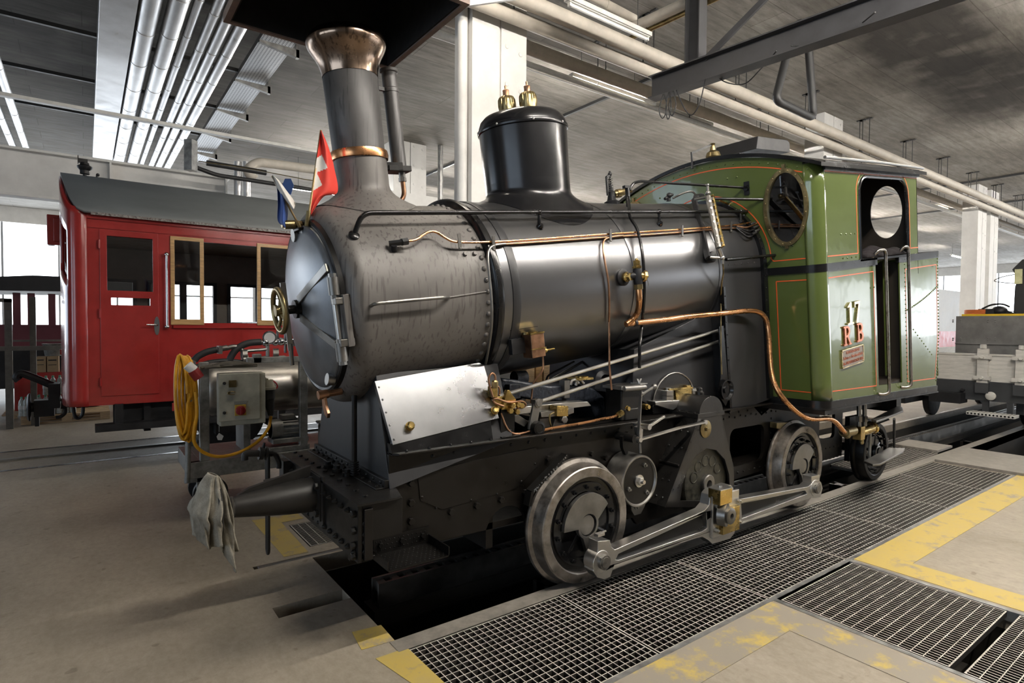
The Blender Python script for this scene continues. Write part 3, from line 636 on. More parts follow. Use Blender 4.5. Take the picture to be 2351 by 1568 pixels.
# door: dished disc, ring, crossed straps, hand wheel
UD = 1.10
b = B(); b.lathe(O0, AX, [(.002, 1.030)]+[(.05+.43*t/10, 1.030+.062*(t/10)**2.2) for t in range(0, 11)]+[(.487, 1.10), (.487, 1.135), (.01, 1.135)], 80)
M['door'] = mat('grey_painted_door', (.24, .255, .28), .36, .6, .35, 1.8, rvar=.08)
door = part(b, 'smokebox_door', 'door', ang=50)
b = B(); b.lathe(O0, AX, [(.489, 1.134), (.489, 1.105), (.505, 1.10), (.520, 1.105), (.525, 1.134)], 80); part(b, 'door_ring', 'satin')
hub = Vector((1.02, 0, WC))
for s, ang in ((1, 24), (-1, -24)):
    e = Vector((1.075, -.47*math.cos(math.radians(ang)), WC+.52*math.sin(math.radians(ang))))
    b = B(); b.bar(hub+Vector((0, -.03, .05*s)), e, .05, .014, up=(1, 0, 0)); part(b, 'door_strap', 'dsteel', door, bevel=.004)
b = B(); b.cyl((1.0, 0, WC), (1.04, 0, WC), .055, n=24).cyl((.93, 0, WC), (1.02, 0, WC), .026, n=16); part(b, 'spindle', 'satin', door)
hw = Vector((.915, .0, WC+.0))
b = B(); R = .125
b.tube([hw+Vector((0, R*math.cos(t*2*PI/40), R*math.sin(t*2*PI/40))) for t in range(40)], .016, 12, closed=True).cyl(hw-Vector((.025, 0, 0)), hw+Vector((.03, 0, 0)), .032, n=20)
for k in range(5):
    a = k*2*PI/5+.3; b.tube([hw, hw+Vector((.012, .5*R*math.cos(a), .5*R*math.sin(a))), hw+Vector((0, R*math.cos(a), R*math.sin(a)))], .010, 8)
part(b, 'handwheel', 'dbrass', door)
b = B(); b.bar((.945, -.03, WC+.16), (.955, .02, WC-.24), .018, .03, up=(1, 0, 0)).cyl((.955, .015, WC-.2), (.955, .03, WC-.33), .014, .012, n=10); part(b, 'locking_lever', 'dsteel', door)
# hinge post with its two lugs
hv = -.50
b = B(); b.cyl((1.075, hv+.01, .115), (1.075, hv-.0, -.335), .016, n=16); part(b, 'hinge_pin', 'steel', door)
for z0, z1 in ((.115, .02), (-.235, -.335)):
    b = B(); b.cyl((1.075, hv, z0), (1.075, hv, z1), .030, n=20).cyl((1.075, hv, z0+.02), (1.075, hv, z0), .022, n=6).cyl((1.075, hv, z1), (1.075, hv, z1-.02), .022, n=6); part(b, 'hinge_knuckle', 'dsteel', door)
b = B(); b.box(1.06, 1.14, hv-.045, hv+.03, .005, -.035+.005).box(1.06, 1.14, hv-.045, hv+.03, -.255, -.215); part(b, 'hinge_lug', 'dsteel', bevel=.004)
b = B(); b.box(1.10, 1.135, hv-.05, hv+.05, -.26, .02); part(b, 'hinge_plate', 'smokebox', bevel=.004)
# clamps top and bottom with the wing nut
b = B(); b.cyl((1.06, -.02, .455), (1.17, -.02, .455), .022, n=6).cyl((1.0, -.02, .455), (1.06, -.02, .455), .026, n=20).cyl((.985, -.02, .455), (1.0, -.02, .455), .02, n=6); part(b, 'door_clamp', 'dbrass')
b = B(); b.box(1.06, 1.25, -.08, .02, .415, .432).box(1.08, 1.12, -.08, .02, .36, .43); part(b, 'lamp_bracket', 'satin', bevel=.004)
p = atu(752, 905, 1.08)
b = B(); b.cyl((1.05, -.24, -.535), (1.14, -.24, -.535), .022, n=6).cyl((1.00, -.24, -.535), (1.06, -.24, -.535), .026, n=18).prism([(-.02, 0), (.02, 0), (.024, -.05), (.05, -.09), (.03, -.12), (-.01, -.10), (-.024, -.05)], (1.025, -.24, -.55), (0, -1, 0), (0, 0, 1), (.018, 0, 0)); part(b, 'wing_nut', 'dcopper', bevel=.003)
part(B().cyl((1.06, -.245, -.45), (1.10, -.245, -.46), .035, n=14), 'door_latch', 'dsteel', door); part(B().cyl((1.06, .05, .40), (1.10, .05, .40), .04, n=14), 'door_latch', 'dsteel', door)
# chimney
b = B(); n = 64
def flare(i, j):                                        # saddle flange that follows the smokebox roof
    a = 2*PI*i; t = j; r = .163+.15*max(0, 1-t/.42)**2.2+.02*max(0, .1-t)
    v = r*math.sin(a); base = WC+math.sqrt(max(.60**2-v*v, 0))+.004
    return (1.52+r*math.cos(a), v, base+(.86-base)*t)
b.grid(flare, n, 16, cu=True)
for k in range(10):
    a = 2*PI*(k+.5)/10; v = .29*math.sin(a); z = WC+math.sqrt(.36-v*v); b.dome((1.52+.29*math.cos(a), v, z), (0, v, z-WC), .016, .012)
part(b, 'chimney_base', 'smokebox')
cx = (1.518, 0, 0)
ch = part(B().lathe(cx, (0, 0, 1), [(.10, .84), (.161, .86), (.160, .90), (.163, 1.06), (.168, 1.345), (.165, 1.35), (.10, 1.35)], 64), 'chimney', 'chimney')
part(B().lathe(cx, (0, 0, 1), [(.155, .842), (.176, .846), (.180, .87), (.176, .895), (.155, .90)], 64, closed=True), 'copper_band', 'copper', ch)
cp = [(.169, 1.35), (.172, 1.38), (.182, 1.42), (.200, 1.46), (.222, 1.495), (.238, 1.525), (.242, 1.552), (.234, 1.578), (.215, 1.596), (.19, 1.603), (.165, 1.60), (.16, 1.55), (.15, 1.36)]
part(B().lathe(cx, (0, 0, 1), cp, 72, closed=True), 'chimney_cap', 'cap', ch)
# exhaust cylinder behind the chimney
ex = thing('x', (0, 0, 0), None, None); bpy.data.objects.remove(ex)
eu, ev = 1.80, .03
b = B().lathe((eu, ev, 0), (0, 0, 1), [(.02, .80), (.052, .80), (.054, .825), (.049, .83), (.049, 1.30), (.053, 1.302), (.053, 1.325), (.049, 1.33), (.049, 1.425), (.058, 1.43), (.058, 1.448), (.02, 1.452)], 32)
ex = part(b, 'exhaust_cylinder', 'chimney')
part(B().bar((1.66, 0, 1.315), (1.79, ev, 1.315), .018, .022), 'bracket', 'satin', ex)
part(B().bar((1.66, 0, .82), (1.80, ev-.05, .82), .03, .05).box(1.70, 1.86, ev-.06, ev+.06, .79, .826), 'bracket', 'satin', ex, bevel=.003)
part(B().lathe((eu+.01, ev-.01, 0), (0, 0, 1), [(.01, .73), (.026, .73), (.026, .755), (.022, .757), (.022, .80)], 6), 'union_nut', 'dsteel', ex)
part(B().tube([(eu+.01, ev-.01, .74), (eu+.012, ev-.01, .64), (eu-.03, ev-.01, .59), (eu-.05, ev-.01, .54)], .016, 12, fil=.05), 'drain_pipe', 'dcopper', ex)
# boiler barrel with cladding bands
bb = part(B().lathe(O0, AX, [(.3, 2.09), (.627, 2.09), (.627, 4.37), (.3, 4.37)], 128), 'boiler_barrel', 'clad')
for u0 in (2.155, 3.27, 4.335):
    part(B().lathe(O0, AX, [(.6, u0), (.631, u0), (.633, u0+.012), (.633, u0+.048), (.631, u0+.06), (.6, u0+.06)], 128), 'cladding_band', 'firebox' if u0 < 3 else 'clad', bb)
part(B().lathe(O0, AX, [(.58, 2.02), (.625, 2.022), (.642, 2.035), (.648, 2.055), (.642, 2.078), (.625, 2.09), (.58, 2.095)], 128), 'joint_ring', 'black')
# firebox: arched wrapper with straight sides down to the frame
def wrap(u0, u1, r, wb, n=40):
    pts = [(r, wb)]+[(r*math.cos(t*PI/n), WC+r*math.sin(t*PI/n)) for t in range(n+1)]+[(-r, wb)]
    return B().prism(pts, (u0, 0, 0), (0, -1, 0), (0, 0, 1), (u1-u0, 0, 0))
b = wrap(4.37, 5.03, .628, -1.30)
for k in range(6): b.dome((4.47+k*.1, -.626, -.02), (0, -1, 0), .007, .006, 8)
fb = part(b, 'firebox_casing', 'firebox', ang=30)
b = B()
pts = [(.66, -1.28)]+[(.66*math.cos(t*PI/40), WC+.66*math.sin(t*PI/40)) for t in range(41)]+[(-.66, -1.28)]
q = [(.625, -1.28)]+[(.625*math.cos(t*PI/40), WC+.625*math.sin(t*PI/40)) for t in range(41)]+[(-.625, -1.28)]
b.prism(pts+q[::-1], (4.965, 0, 0), (0, -1, 0), (0, 0, 1), (.06, 0, 0))
for k in range(24):
    a = -4+k*8
    b.dome(onr(a, .66, 4.99), nrm(a), .009, .007, 8)
for k in range(10): b.dome((4.99, -.66, -.15-k*.11), (0, -1, 0), .009, .007, 8)
part(b, 'firebox_angle_ring', 'black')
b = B().prism([(3.36, -.60), (4.37, -.40), (4.37, -1.30), (3.75, -1.22), (3.30, -.95)], (0, -.50, 0), AX, (0, 0, 1), (0, 1.0, 0)); part(b, 'ash_pan', 'firebox', bevel=.004)
b = B().box(4.355, 4.385, -.645, -.60, -1.28, -.20)
for k in range(9): b.dome((4.37, -.645, -.28-k*.11), (0, -1, 0), .007, .006, 8)
part(b, 'casing_strip', 'black', fb)
p0 = atv(1664, 895, -.64)
b = B().lathe((p0.x, -.64, p0.z), (0, -1, 0), [(.02, 0), (.075, 0), (.09, .03), (.082, .03), (.07, .008), (.03, .008), (.03, .02), (.01, .02)], 24)
b.prism([(-.085, .02), (-.05, .12), (-.03, .55), (.03, .55), (.05, .12), (.085, .02), (.07, -.06), (0, -.14), (-.07, -.06)], (p0.x, -.63, p0.z), AX, (0, 0, 1), (0, -.012, 0))
part(b, 'washout_cover', 'black', fb)
# dome
b = B(); du = 2.85
def dflare(i, j):
    a = 2*PI*i; r = .325+.16*max(0, 1-j/.6)**2.4; v = r*math.sin(a); base = WC+math.sqrt(max(.627**2-v*v, 0))+.003
    return (du+r*math.cos(a), v, base+(.74-base)*j)
b.grid(dflare, 72, 14, cu=True); part(b, 'dome_base', 'dome')
dm = part(B().lathe((du, 0, 0), (0, 0, 1), [(.2, .72), (.325, .73), (.330, .95), (.334, 1.115), (.2, 1.12)], 80), 'steam_dome', 'dome')
b = B().lathe((du, 0, 0), (0, 0, 1), [(.335, 1.11), (.343, 1.115), (.346, 1.128), (.343, 1.14), (.335, 1.145), (.332, 1.165), (.318, 1.20), (.29, 1.228), (.24, 1.245), (.15, 1.258), (.01, 1.262)], 80)
dc = part(b, 'dome_cover', 'dome', dm)
b = B()
for k in range(8): a = k*PI/4+.35; b.dome((du-.345*math.cos(a), -.345*math.sin(a), 1.128), (-math.cos(a), -math.sin(a), 0), .009, .006, 8)
part(b, 'cover_screw', 'steel', dm)
for uu, vv in ((2.90, -.035), (2.80, .10)):
    b = B()
    def bell(i, j):
        a = 2*PI*i; k = .003*(1 if math.sin(a*36) > 0 else -1)
        prf = [(.062, 1.245), (.066, 1.28), (.066, 1.36), (.064, 1.385), (.052, 1.405), (.03, 1.414), (.001, 1.415)]
        f = j*(len(prf)-1); q = min(int(f), len(prf)-2); t = f-q; r = prf[q][0]*(1-t)+prf[q+1][0]*t; z = prf[q][1]*(1-t)+prf[q+1][1]*t
        r += k if z > 1.33 else 0
        return (uu+r*math.cos(a), vv+r*math.sin(a), z)
    b.grid(bell, 72, 26, cu=True); sv = part(b, 'safety_valve', 'dbrass', ang=50)
    part(B().lathe((uu, vv, 0), (0, 0, 1), [(.065, 1.23), (.072, 1.24), (.071, 1.28), (.064, 1.285)], 36), 'base_collar', 'firebox', sv)
    part(B().lathe((uu, vv, 0), (0, 0, 1), [(.018, 1.41), (.024, 1.415), (.024, 1.45), (.026, 1.455), (.02, 1.46), (.008, 1.462), (.008, 1.49), (.003, 1.492)], 20), 'adjusting_cap', 'dcopper', sv)
# hand rail along the boiler
hv_, hw_ = -.485, .452
def railp(x): p = atv(x, 489, hv_); return Vector((p.x, hv_, hw_))
r0, r1 = railp(843), railp(1722)
b = B(); e = oncyl(812, 542, .60); b.tube([e, r0+Vector((-.03, .0, .0)), r1, r1+Vector((.06, .0, -.02))], .0145, 14, fil=.06).lathe(e, (0, e.y, e.z-WC), [(.03, 0), (.03, .012), (.018, .02)], 16)
hr = part(b, 'handrail', 'black')
for x in (1238, 1513, 1700):
    p = railp(x); a = math.atan2(p.z-WC, -p.y); s = Vector((p.x-.012, -.625*math.cos(a-.12), WC+.625*math.sin(a-.12)))
    part(B().cyl(s, p, .014, .010, 12).sph(p, .022).lathe(s, (0, s.y, s.z-WC), [(.026, 0), (.026, .01), (.014, .03)], 14), 'handrail_stanchion', 'black', hr)
# small pipes along the barrel
def cp_(pts, r, rad, name, m, n=10, k=5, par=None): return part(B().tube(relax(spline([oncyl(x, y, rad) for x, y in pts], k), 6), r, n), name, m, par)
cp_([(918, 555), (940, 553), (957, 550), (972, 538), (988, 531), (1003, 533), (1018, 543), (1034, 552), (1052, 556), (1128, 556), (1250, 548), (1400, 537), (1560, 527), (1690, 517), (1726, 510)], .0078, .655, 'oil_pipe', 'copper')
cp_([(1135, 562), (1250, 555), (1400, 544), (1560, 534), (1690, 522), (1722, 530)], .0075, .645, 'oil_pipe', 'dcopper')
cp_([(1160, 560), (1132, 563), (1120, 577), (1121, 610), (1130, 700), (1128, 760), (1119, 815), (1115, 835)], .008, .655, 'oil_pipe', 'dsteel')
cp_([(1430, 541), (1402, 544), (1388, 550), (1384, 562), (1388, 600), (1397, 645), (1399, 700), (1398, 742)], .0075, .65, 'oil_pipe', 'dcopper')
part(B().tube([atv(1398, 740, -.655), atv(1399, 840, -.655), atv(1404, 895, -.655)], .007, 8), 'oil_pipe', 'dcopper')
for x, y in ((1052, 556), (1398, 541), (1563, 531), (1675, 521), (1130, 560)):
    p = oncyl(x, y, .65); t = Vector((1, 0, 0)); part(B().bar(p+Vector((0, -.02, .045)), p+Vector((0, -.012, -.045)), .022, .006, up=nrm(math.degrees(math.atan2(p.z-WC, -p.y)))).dome(p+Vector((0, -.015, -.038)), nrm(15), .008, .008), 'pipe_clip', 'dsteel')
a = oncyl(893, 560, .625); c = oncyl(925, 556, .655)
part(B().cyl(a, c, .018, n=6).cyl(oncyl(935, 554, .655), oncyl(922, 556, .655), .022, n=6).cyl(oncyl(905, 575, .6), oncyl(905, 562, .64), .016, n=12), 'oil_check_valve', 'dark')
# pipes where they pass into the cab plate
for dx, dy in ((0, 0), (6, 8), (10, 16), (4, 22)):
    part(B().tube(spline([oncyl(1690, 519+dy*.2, .65), oncyl(1715+dx, 522+dy, .67), oncyl(1738+dx, 512+dy*.6, .69)], 5), .007, 8), 'oil_pipe', 'dark' if dy else 'dcopper')
    part(B().cyl(oncyl(1722+dx, 516+dy, .68), oncyl(1732+dx, 512+dy, .69), .014, n=6), 'union_nut', 'dark')
# long black rod curving down from the regulator valve
part(B().tube(spline([oncyl(1440, 432, .66), oncyl(1444, 470, .675), oncyl(1446, 497, .675), oncyl(1463, 527, .675), oncyl(1473, 570, .675), oncyl(1478, 620, .675), oncyl(1479, 680, .675), oncyl(1474, 740, .675)]+[atv(1469, 790, -.66), atv(1468, 845, -.66)], 6), .012, 10), 'control_rod', 'black')
# clack valve on the barrel
p = oncyl(1428, 637, .627); a0 = math.degrees(math.atan2(p.z-WC, -p.y)); nn = nrm(a0)
cv = part(B().lathe(p, nn, [(.06, -.01), (.062, .018), (.05, .026), (.03, .03)], 30), 'clack_valve', 'dark')
def ck(x, y, o): d = .627+o; return oncyl(x, y, d)
part(B().lathe(p, nn, [(.03, .02), (.036, .03), (.036, .05), (.028, .06)], 24).lathe(p+nn*.06, nn, [(.03, 0), (.03, .03)], 6), 'boss_nut', 'brass', cv)
q0 = ck(1440, 635, .06); q1 = ck(1464, 632, .10)
part(B().cyl(q0, q1, .026, n=18).lathe(q1+Vector((0, 0, -.07)), (0, 0, 1), [(.028, 0), (.032, .02), (.032, .11), (.028, .12)], 24), 'valve_body', 'dark', cv)
part(B().lathe(q1+Vector((0, 0, .05)), (0, 0, 1), [(.036, 0), (.036, .015), (.026, .018), (.026, .055)], 6).sph(q1+Vector((0, 0, .11)), .012), 'valve_cap', 'brass', cv)
part(B().lathe(q1+Vector((0, 0, -.10)), (0, 0, 1), [(.034, 0), (.034, .035)], 6), 'union_nut', 'dbrass', cv)
q2 = ck(1483, 634, .13); part(B().cyl(q1, q2, .024, n=16).cyl(q1+(q2-q1)*.7, q2, .040, n=8).dome(q2, (q2-q1), .02, .02), 'side_plug', 'brass', cv)
part(B().tube([q2, q2+Vector((.01, -.01, -.05)), q2+Vector((.01, -.01, -.07))], .003, 6), 'split_pin', 'steel', cv)
# feed pipe: from the clack round and along, over the casing and down to the injector
fp = [q1+Vector((0, 0, -.10)), q1+Vector((.0, 0, -.20)), oncyl(1460, 728, .71), oncyl(1438, 744, .70)]
part(B().tube(relax(spline(fp, 7), 12), .022, 14), 'feed_pipe', 'copper')
pp = [oncyl(1438, 744, .70), oncyl(1480, 739, .70), oncyl(1540, 733, .70), oncyl(1580, 726, .70), atv(1640, 722, -.665), atv(1690, 716, -.675), atv(1728, 712, -.70), atv(1750, 718, -.74), atv(1763, 740, -.76), atv(1766, 780, -.78), atv(1768, 840, -.82), atv(1776, 885, -.88), atv(1800, 920, -.96), atv(1838, 955, -1.0), atv(1868, 966, -1.0), atv(1905, 957, -1.0), atv(1922, 972, -1.0), atv(1938, 992, -1.0)]
part(B().tube(relax(spline(pp, 8), 40), .0225, 16), 'feed_pipe', 'copper')
for x, y in ((1457, 741), (1673, 717)):
    p = oncyl(x, y, .70); part(B().cyl(p-Vector((.012, 0, 0)), p+Vector((.012, 0, .0)), .028, n=18).bar(p, oncyl(x, y-14, .63), .02, .02), 'pipe_clamp', 'dark')
# oil box on the barrel
p = oncyl(1225, 790, .70)
ob = part(B().box(p.x-.055, p.x+.055, p.y-.05, p.y+.05, p.z-.085, p.z+.07), 'oil_box', 'dcopper', bevel=.006)
part(B().box(p.x-.06, p.x+.06, p.y-.056, p.y-.04, p.z-.03, p.z-.024).box(p.x-.057, p.x+.057, p.y-.052, p.y+.052, p.z+.068, p.z+.078), 'brass_rim', 'brass', ob)
part(B().lathe((p.x, p.y, p.z+.07), (0, 0, 1), [(.03, .0), (.035, .012), (.02, .02), (.008, .022)], 16).lathe((p.x-.06, p.y, p.z+.07), (0, 0, 1), [(.02, 0), (.02, .015)], 12), 'lid', 'dbrass', ob)
part(B().box(p.x-.16, p.x-.05, p.y+.02, p.y+.06, p.z-.05, p.z+.05).bar((p.x-.16, p.y+.03, p.z+.12), (p.x+.07, p.y+.03, p.z+.12), .012, .03).bar((p.x-.14, p.y+.05, p.z+.12), (p.x-.14, p.y+.05, p.z), .02, .02), 'bracket', 'dark', ob, bevel=.003)
part(B().cyl((p.x+.05, p.y-.03, p.z-.05), (p.x+.13, p.y-.05, p.z-.045), .006, n=8).sph((p.x+.065, p.y-.035, p.z-.05), .016), 'drain_cock', 'brass', ob)
part(B().tube(spline([atv(1246, 818, p.y), atv(1247, 840, p.y), atv(1243, 855, p.y), atv(1225, 880, p.y+.05), atv(1219, 925, p.y+.05)], 5), .006, 8), 'oil_pipe', 'dcopper')
# water gauge / lubricator glass on a slanted bar
g0, g1 = oncyl(1600, 470, .70), oncyl(1625, 592, .68)
lb = part(B().bar(oncyl(1593, 455, .72), g1, .022, .05, up=nrm(40)).lathe(oncyl(1625, 592, .63), nrm(5), [(.045, 0), (.045, .05), (.03, .06)], 24).cyl(oncyl(1597, 452, .71), oncyl(1612, 450, .76), .024, n=12), 'lubricator', 'dark', bevel=.003)
s0, s1 = oncyl(1626, 452, .80), oncyl(1650, 570, .76)
part(B().cyl(s0, s1, .024, n=8), 'sight_body', 'dsteel', lb)
b = B(); dd = (s1-s0)
for k in range(7): c = s0+dd*(.1+.135*k); b.hexb(c+Vector((-.015, -.012, 0)), (-.4, -.9, .2), .012, .012)
part(b, 'gland_nut', 'steel', lb)
o_ = Vector((.04, -.012, .01)); part(B().bar(s0+o_, s1+o_, .014, .032, up=(0, 1, 0)), 'brass_guard', 'brass', lb)
b = B()
for k in range(8): c = s0+dd*(.06+.125*k)+Vector((.025, -.02, .008)); b.box(c.x-.008, c.x+.008, c.y-.006, c.y+.006, c.z-.012, c.z+.012)
part(b, 'guard_tooth', 'dsteel', lb)
part(B().sph(s0+Vector((0, 0, .03)), .024).cyl(s0+Vector((0, 0, .02)), s0+Vector((0, 0, .09)), .012, n=6).cyl(oncyl(1595, 458, .73), s0, .013, n=10).sph(s0+Vector((0, 0, .10)), .014), 'top_cock', 'dsteel', lb)
e1 = oncyl(1658, 592, .75)
part(B().cyl(s1, e1, .017, n=10).sph(e1, .022).cyl(oncyl(1630, 590, .68), e1, .012, n=10).cyl(e1, e1+Vector((0, 0, -.05)), .014, n=6), 'bottom_cock', 'steel', lb)
part(B().tube(spline([e1, oncyl(1661, 625, .72), oncyl(1657, 650, .68), oncyl(1655, 690, .66)]+[atv(1655, 720, -.655), atv(1655, 800, -.655), atv(1657, 860, -.655)], 5), .006, 8), 'oil_pipe', 'dbrass')
part(B().cyl(oncyl(1667, 596, .72), atu(1779, 586, 5.03), .014, n=12), 'operating_rod', 'black')
part(B().cyl(atv(1632, 456, -.3), atu(1752, 458, 5.03), .013, n=10), 'operating_rod', 'black')
part(B().tube(spline([atv(1598, 448, -.25), atv(1588, 440, -.25), atv(1570, 443, -.22), atv(1545, 455, -.2)], 5), .009, 8), 'oil_pipe', 'dsteel')
part(B().tube(spline([atv(1652, 460, -.3), atv(1672, 470, -.3), atv(1674, 481, -.3), atv(1640, 482, -.3), atv(1560, 483, -.3)], 5), .008, 8), 'oil_pipe', 'copper')
# safety whistle valve and regulator rod on the top
p = oncyl(1405, 466, .627); 
wv = part(B().lathe(p, (0, 0, 1), [(.06, -.02), (.065, .01), (.04, .02), (.03, .06), (.034, .09), (.02, .10), (.02, .15)], 20), 'whistle_valve', 'dark')
part(B().tube([p+Vector((.0, 0, .10))+Vector((.018*math.cos(k*.8), .018*math.sin(k*.8), k*.0022)) for k in range(50)], .004, 6), 'spring', 'dsteel', wv)
part(B().cyl(p+Vector((0, 0, .15)), p+Vector((0, 0, .26)), .008, n=8).sph(p+Vector((0, 0, .235)), .018).cyl(p+Vector((-.045, 0, .06)), p+Vector((-.045, 0, .21)), .009, n=8).bar(p+Vector((-.045, 0, .21)), p+Vector((0, 0, .23)), .02, .015), 'spindle', 'dark', wv)
part(B().cyl(p+Vector((.02, -.01, .07)), p+Vector((.14, -.03, .09)), .028, n=12).cyl(p+Vector((.05, -.012, .075)), p+Vector((.09, -.02, .08)), .036, n=12).cyl(p+Vector((.14, -.03, .09)), p+Vector((.20, -.05, .09)), .010, n=8), 'side_flange', 'dbrass', wv)
t0 = atv(1440, 432, -.25)
part(B().bar(t0+Vector((-.04, 0, .01)), t0+Vector((.03, 0, .01)), .03, .02).bar(t0, atv(1444, 490, -.3), .02, .03, up=(0, 1, 0)), 'regulator_lever', 'dark')
part(B().tube([atv(1446, 436, -.25), atv(1449, 428, -.25), atv(1455, 420, -.25), atv(1470, 416, -.25), atv(1500, 418, -.25), atu(1710, 431, 5.03)], .0115, 10, fil=.05), 'regulator_rod', 'black')
q = atu(1711, 432, 5.0); part(B().cyl(q, q+Vector((.03, 0, 0)), .028, n=6).box(q.x+.018, q.x+.03, q.y-.025, q.y+.025, q.z-.06, q.z+.06), 'rod_bracket', 'black')
p = oncyl(1535, 462, .63); part(B().cyl(p, p+Vector((0, 0, .05)), .02, n=8).sph(p+Vector((0, -.01, .05)), .025).cyl(p+Vector((-.05, 0, .02)), p+Vector((.06, 0, .06)), .014, n=8), 'top_valve', 'dark')
# pipe/rod beside the near rear of the smokebox joint
p = oncyl(1115, 838, .62); part(B().cyl(p+Vector((0, 0, .02)), p+Vector((0, 0, -.05)), .024, n=6), 'pipe_union', 'dsteel')
# ================================================================ level frame, wheels and motion (world axes)
YF = 2.93                                                  # outer face of the near frame plate
def xz(pts, Y): return [((p := at(x, y, Y=Y)).x, p.z) for x, y in pts]
def plate(pts, y0, y1, holes=()): return MB().prism(pts, (0, y0, 0), (1, 0, 0), (0, 0, 1), (0, y1-y0, 0), holes=holes)
def G(): return MB()
# --- frame plates
def garc(cx, cz, r, a0, a1, n=10): return [(cx+r*math.cos(math.radians(a0+(a1-a0)*i/n)), cz+r*math.sin(math.radians(a0+(a1-a0)*i/n))) for i in range(n+1)]
fpts = [(1.11, .80), (1.11, .45), (1.62, .44)]+garc(2.13, .40, .16, 165, 15)+[(2.30, .36), (2.30, .26), (3.3, .26), (3.35, .20), (4.35, .20), (4.45, .34), (5.05, .36), (5.2, .28), (5.75, .28), (6.15, .30)]+[(6.68, .30), (6.68, .96), (5.25, .96), (5.05, .88), (4.9, .985), (1.33, .985), (1.33, .80)]
h1 = rrect(4.55, .46, 5.10, .80, .08)
h2 = rrect(6.16, .52, 6.5, .86, .05)
for y0, y1 in ((YF, YF+.03), (4.10, 4.13)):
    b = plate(fpts, y0, y1, [h1, h2])
    if y0 == YF:
        for x, z, r in ([(1.46, .70, .021), (1.46, .595, .021), (1.72, .60, .021), (1.90, .605, .021), (2.08, .61, .021), (2.27, .625, .021), (2.46, .64, .021), (2.46, .735, .02), (2.62, .80, .02), (1.46, .81, .018), (2.46, .82, .02), (2.86, .80, .018), (3.0, .75, .018)]): b.hexb((x, y0, z), (0, -1, 0), r, .022)
        for k in range(24): b.dome((1.6+k*.14, y0, .945), (0, -1, 0), .011, .008, 8)
        for k in range(13): b.dome((4.45+k*.085, y0, .90+.012*(k % 2)), (0, -1, 0), .010, .008, 8)
        for k in range(8): b.dome((5.22, y0, .42+k*.07), (0, -1, 0), .011, .009, 8)
        for k in range(9): b.dome((4.5+k*.09, y0, .40), (0, -1, 0), .011, .009, 8)
        for k in range(9): b.dome((5.95+k*.09, y0, .42), (0, -1, 0), .010, .008, 8)
    part(b, 'frame_plate', 'frameblk')
b = G(); b.prism([(1.50, .86), (2.36, .905), (2.38, .78), (2.20, .66), (1.66, .625), (1.52, .70)], (0, YF-.006, 0), (1, 0, 0), (0, 0, 1), (0, .006, 0))
for x, z in ((1.50+.03, .72), (1.62, .64), (1.86, .645), (2.05, .65), (2.24, .70), (2.35, .80)): b.dome((x, YF-.006, z), (0, -1, 0), .008, .006, 8)
part(b, 'inspection_cover', 'frameblk', bevel=.003)
# running board with its bright worn edge
b = G(); b.prism([(1.335, 2.90), (1.36, 2.865), (5.4, 2.865), (5.4, 3.05), (1.335, 3.05)], (0, 0, .985), (1, 0, 0), (0, 1, 0), (0, 0, .014)); part(b, 'running_board', 'frameblk', bevel=.004)
part(G().box(1.335, 5.4, 4.05, 4.2, .985, .999), 'running_board', 'frameblk')
part(G().box(1.4, 6.6, 2.97, 4.09, .42, .46).box(2.0, 2.05, 2.97, 4.09, .3, .95).box(3.2, 3.26, 2.97, 4.09, .25, .95).box(4.4, 4.45, 2.97, 4.09, .25, .95).box(5.8, 5.86, 2.97, 4.09, .3, .95), 'frame_stretcher', 'frameblk')
# --- buffer beam
bx, by0, by1, bz0, bz1 = 1.085, 2.755, 4.12, .50, .795
b = G().box(bx, bx+.022, by0, by1, bz0, bz1).box(bx+.022, 1.33, by0+.005, by0+.02, bz0+.1, bz1).box(bx+.022, bx+.10, by0+.02, by1, bz0, bz0+.015)
for k in range(16):
    y = by0+.04+k*.09
    b.lathe((bx, y, bz1-.055), (-1, 0, 0), [(.017, 0), (.013, .012), (.004, .026)], 10)
    b.lathe((bx, y, bz0+.05), (-1, 0, 0), [(.017, 0), (.013, .012), (.004, .022)], 10)
for z in (bz1-.05, bz1-.135, bz1-.21, bz0+.03): b.hexb((bx, by0+.035, z), (-1, 0, 0), .020, .024)
for z in (bz1-.10, bz1-.155, bz0+.10, bz0+.05): b.hexb((bx+.04, by0+.02, z), (0, -1, 0), .018, .022)
part(b, 'buffer_beam', 'satin', bevel=.003)
part(G().box(bx+.03, bx+.075, by0-.012, by0+.02, bz0+.01, bz0+.27), 'beam_angle', 'frameblk', bevel=.003)
b = G().prism([(bx-.012, by0-.02), (bx+.20, by0-.02), (bx+.235, by0+.0), (1.36, 2.9), (1.36, by1), (bx-.012, by1)], (0, 0, bz1), (1, 0, 0), (0, 1, 0), (0, 0, .010))
for k in range(11): b.hexb((bx+.075, by0+.09+k*.125, bz1+.010), (0, 0, 1), .014, .010)
for k, (dx, y) in enumerate(((.13, 3.42), (.12, 3.55), (.15, 3.30))): b.lathe((bx+dx, y, bz1+.01), (0, 0, 1), [(.03, 0), (.03, .02), (.018, .022), (.018, .04)], 12)
part(b, 'beam_top_plate', 'satin')
